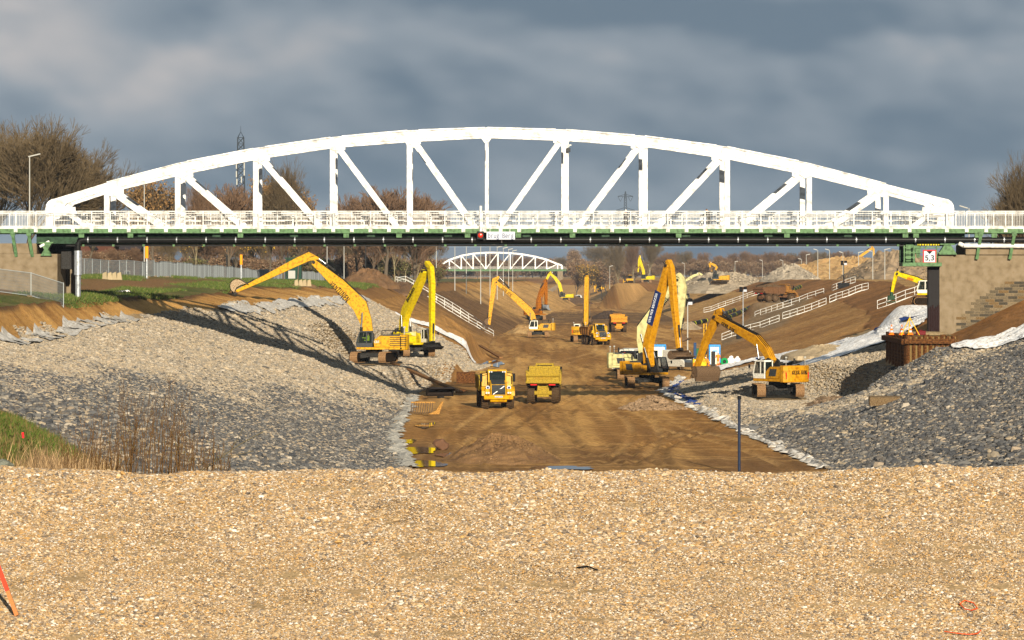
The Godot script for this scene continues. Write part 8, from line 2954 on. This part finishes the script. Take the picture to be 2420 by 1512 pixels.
func build_foreground():
	var b := MB.new()
	b.usecol = true
	for i in 40:
		for j in 40:
			var x0 := -26.0 + 22.0 * i / 40
			var x1 := -26.0 + 22.0 * (i + 1) / 40
			var d0 := 66.0 + 66.0 * j / 40
			var d1 := 66.0 + 66.0 * (j + 1) / 40
			b.col = Color(0.10, 0.12, 0.03).lerp(Color(0.17, 0.12, 0.06), clampf(0.5 + n2.get_noise_2d(x0, d0 * 0.5), 0, 1))
			b.quad(Vector3(x0, bank_y(x0, d0), -d0), Vector3(x1, bank_y(x1, d0), -d0), Vector3(x1, bank_y(x1, d1), -d1), Vector3(x0, bank_y(x0, d1), -d1))
	tag(obj("grass_knoll", b, vmat("mottle", 2.0, 0.95)), "small grassy knoll behind the dam at the lower left", "ground", "", "structure")
	var greens := [Color(0.055, 0.095, 0.015), Color(0.075, 0.115, 0.02), Color(0.04, 0.07, 0.012), Color(0.17, 0.12, 0.05), Color(0.11, 0.10, 0.035)]
	var straw := [Color(0.36, 0.235, 0.115), Color(0.29, 0.185, 0.09), Color(0.43, 0.295, 0.155), Color(0.20, 0.125, 0.06), Color(0.15, 0.10, 0.055)]
	var meshes := [blade_mesh(71, 30, 0.30, 0.14, 0.4, greens, 0.008), blade_mesh(72, 30, 0.24, 0.14, 0.5, greens, 0.008)]
	var xf := [[], []]
	var cl := [[], []]
	for k in 5000:
		var d := 76.0 + rng.randf() * 34.0
		var x := -0.16 * d + pow(rng.randf(), 1.2) * 0.055 * d
		xf[k % 2].append(Transform3D(Basis(Vector3.UP, rng.randf() * TAU), Vector3(x, bank_y(x, d), -d)))
		cl[k % 2].append(Color(1, 1, 1))
	scatter("knoll_grass", "bright green grass on the knoll at the lower left", meshes, xf, cl, "grass")
	meshes = [blade_mesh(73, 22, 0.62, 0.16, 0.32, straw, 0.008), blade_mesh(74, 16, 0.8, 0.12, 0.22, straw, 0.008)]
	xf = [[], []]
	cl = [[], []]
	for k in 640:
		var d := 74.0 + rng.randf() * 24.0
		var x := (rng.randfn() * 58.0 + 140.0 - 1210.0) * d / FX
		xf[k % 2].append(Transform3D(Basis(Vector3.UP, rng.randf() * TAU).scaled(Vector3(1, rng.randf_range(0.6, 1.3), 1)), Vector3(x, maxf(bank_y(x, d), 6.9), -d)))
		cl[k % 2].append(Color(1, 1, 1))
	scatter("dry_reeds", "dry straw-coloured reeds beside the knoll at the lower left", meshes, xf, cl, "reeds")
	# willow shoots: each clump a plant of its own
	for q in [[300, 895, 88.0], [335, 872, 90.0], [372, 905, 86.0], [405, 880, 92.0], [440, 960, 88.0], [250, 985, 84.0], [480, 1005, 86.0], [215, 935, 95.0], [520, 1040, 84.0], [420, 1000, 82.0], [285, 1010, 83.0], [180, 1000, 86.0]]:
		var d: float = q[2]
		var c := P(q[0], 1128, d)
		var hh: float = P(q[0], q[1], d).y - c.y
		var o := thing("willow_shrub", "thin brown willow shoots standing behind the gravel at the lower left", "shrub", c, "willow shoots at the lower left")
		trng.seed = int(q[0])
		var sm := MB.new()
		var lm := MB.new()
		lm.usecol = true
		for k in 16:
			var p := c + Vector3(trng.randfn() * 0.22, 0, trng.randfn() * 0.25)
			var dr := Vector3(trng.randfn() * 0.10 + 0.05, 1, trng.randfn() * 0.1).normalized()
			var l := hh * trng.randf_range(0.45, 1.0)
			var e := p
			for s in 4:
				dr = (dr + Vector3(trng.randfn(), 0, trng.randfn()) * 0.06).normalized()
				var e2 := e + dr * l / 4.0
				sm.tube(e, e2, 0.009 - s * 0.0018, 0.0075 - s * 0.0018, 4, false)
				if s > 0:
					for w in 3:
						var tw := e.lerp(e2, trng.randf())
						var td := (dr + Vector3(trng.randfn(), 0.2, trng.randfn()) * 0.6).normalized()
						sm.tube(tw, tw + td * l * 0.10, 0.005, 0.003, 3, false)
						var lf := tw + td * l * 0.10
						lm.col = [Color(0.22, 0.22, 0.04), Color(0.30, 0.26, 0.04), Color(0.2, 0.11, 0.04)][trng.randi() % 3]
						var u := Vector3(trng.randfn(), trng.randfn(), trng.randfn()).normalized() * 0.035
						lm.tri(lf, lf + u, lf + u.cross(Vector3.UP) * 0.35 + u * 0.4)
				e = e2
		obj("stems", sm, mat(Color(0.36, 0.27, 0.17), 0.9), o)
		obj("leaves", lm, M.leaf, o).set_meta("kind", "stuff")
	# a leaning dead branch
	var br := thing("dead_branch", "leaning grey dead branch beside the willow shoots", "branch", P(460, 1125, 84.0))
	var bm := MB.new()
	bm.pipe([P(460, 1122, 84.0), P(520, 1082, 84.3), P(570, 1048, 84.6), P(622, 1020, 85.0)], 0.014, 5)
	bm.pipe([P(520, 1082, 84.3), P(560, 1075, 84.1), P(600, 1066, 84.0)], 0.008, 5)
	bm.pipe([P(545, 1065, 84.4), P(566, 1030, 84.6), P(578, 1005, 84.9)], 0.008, 5)
	obj("branch", bm, mat(Color(0.36, 0.33, 0.26), 0.9), br)
	# pale block stones at the very left
	for k in 3:
		var o := MeshInstance3D.new()
		o.name = numbered("block_stone")
		o.mesh = stone_mesh(400 + k, 0.6, 1.0, mat(Color(0.50, 0.51, 0.46), 0.9, "stone", 0.6))
		add_child(o)
		o.position = P([18, 58, 5][k], [1118, 1122, 1100][k], 70.0)
		o.scale = Vector3([0.55, 0.42, 0.4][k], 0.34, 0.5)
		tag(o, ["grey-green block stone beside the gravel at the left edge", "pale flat block stone right of its two neighbours at the left edge", "upper block stone resting at the left edge"][k], "stone")
	# survey stake, orange twine and a red peg
	var st := thing("survey_stake", "wooden stake with fluorescent orange top in the gravel at the left", "stake", P(38, 1452, 51.0))
	var a := P(40, 1455, 51.0)
	var top := P(-12, 1318, 51.3)
	var sm2 := MB.new()
	sm2.bar(a, a.lerp(top, 0.42), 0.055, 0.03, Vector3(0, 0, 1))
	obj("stake", sm2, mat(Color(0.78, 0.50, 0.30), 0.8, "stone", 0.3), st)
	var sm3 := MB.new()
	sm3.bar(a.lerp(top, 0.42), top, 0.056, 0.031, Vector3(0, 0, 1))
	obj("painted_top", sm3, mat(Color(0.88, 0.24, 0.16), 0.6), st)
	for q in [[[[2268, 1441], [2280, 1437], [2300, 1440], [2310, 1449], [2296, 1453], [2280, 1449], [2268, 1441]], "loop of orange twine lying on the gravel at the right"], [[[2232, 1498], [2260, 1504], [2290, 1506], [2310, 1503], [2318, 1496]], "loose end of orange twine at the bottom edge"]]:
		var tw := thing("orange_twine", q[1], "twine", P(2285, 1450, 51.0))
		var tm := MB.new()
		var pts := []
		for p in q[0]:
			var x: float = (p[0] - 1210.0) * 51.6 / FX
			var dd: float = 50.0 + (1512.0 - p[1]) * 0.0276
			x = (p[0] - 1210.0) * dd / FX
			pts.append(Vector3(x, gravel_y(x, dd) + 0.045, -dd))
		tm.pipe(pts, 0.008, 5)
		obj("twine", tm, mat(Color(0.80, 0.30, 0.12), 0.8), tw)
	var pg := thing("survey_peg", "small peg with bright red top on the grassy knoll", "peg", P(55, 1030, 96.0))
	var pm := MB.new()
	pm.bar(P(54, 1022, 96.0), P(55, 1035, 96.0), 0.05, 0.05)
	obj("peg", pm, mat(Color(0.85, 0.12, 0.16), 0.6), pg)
	# stick on the gravel
	var gx: float = (1388.0 - 1210.0) * 54.0 / FX
	var gm := MB.new()
	gm.pipe([Vector3(gx - 0.15, gravel_y(gx - 0.15, 54.0) + 0.04, -54.0), Vector3(gx, gravel_y(gx, 54.1) + 0.05, -54.1), Vector3(gx + 0.14, gravel_y(gx + 0.14, 53.9) + 0.05, -53.9)], 0.012, 5)
	tag(obj("dark_stick", gm, M.ink), "short dark stick lying in the middle of the gravel", "stick")
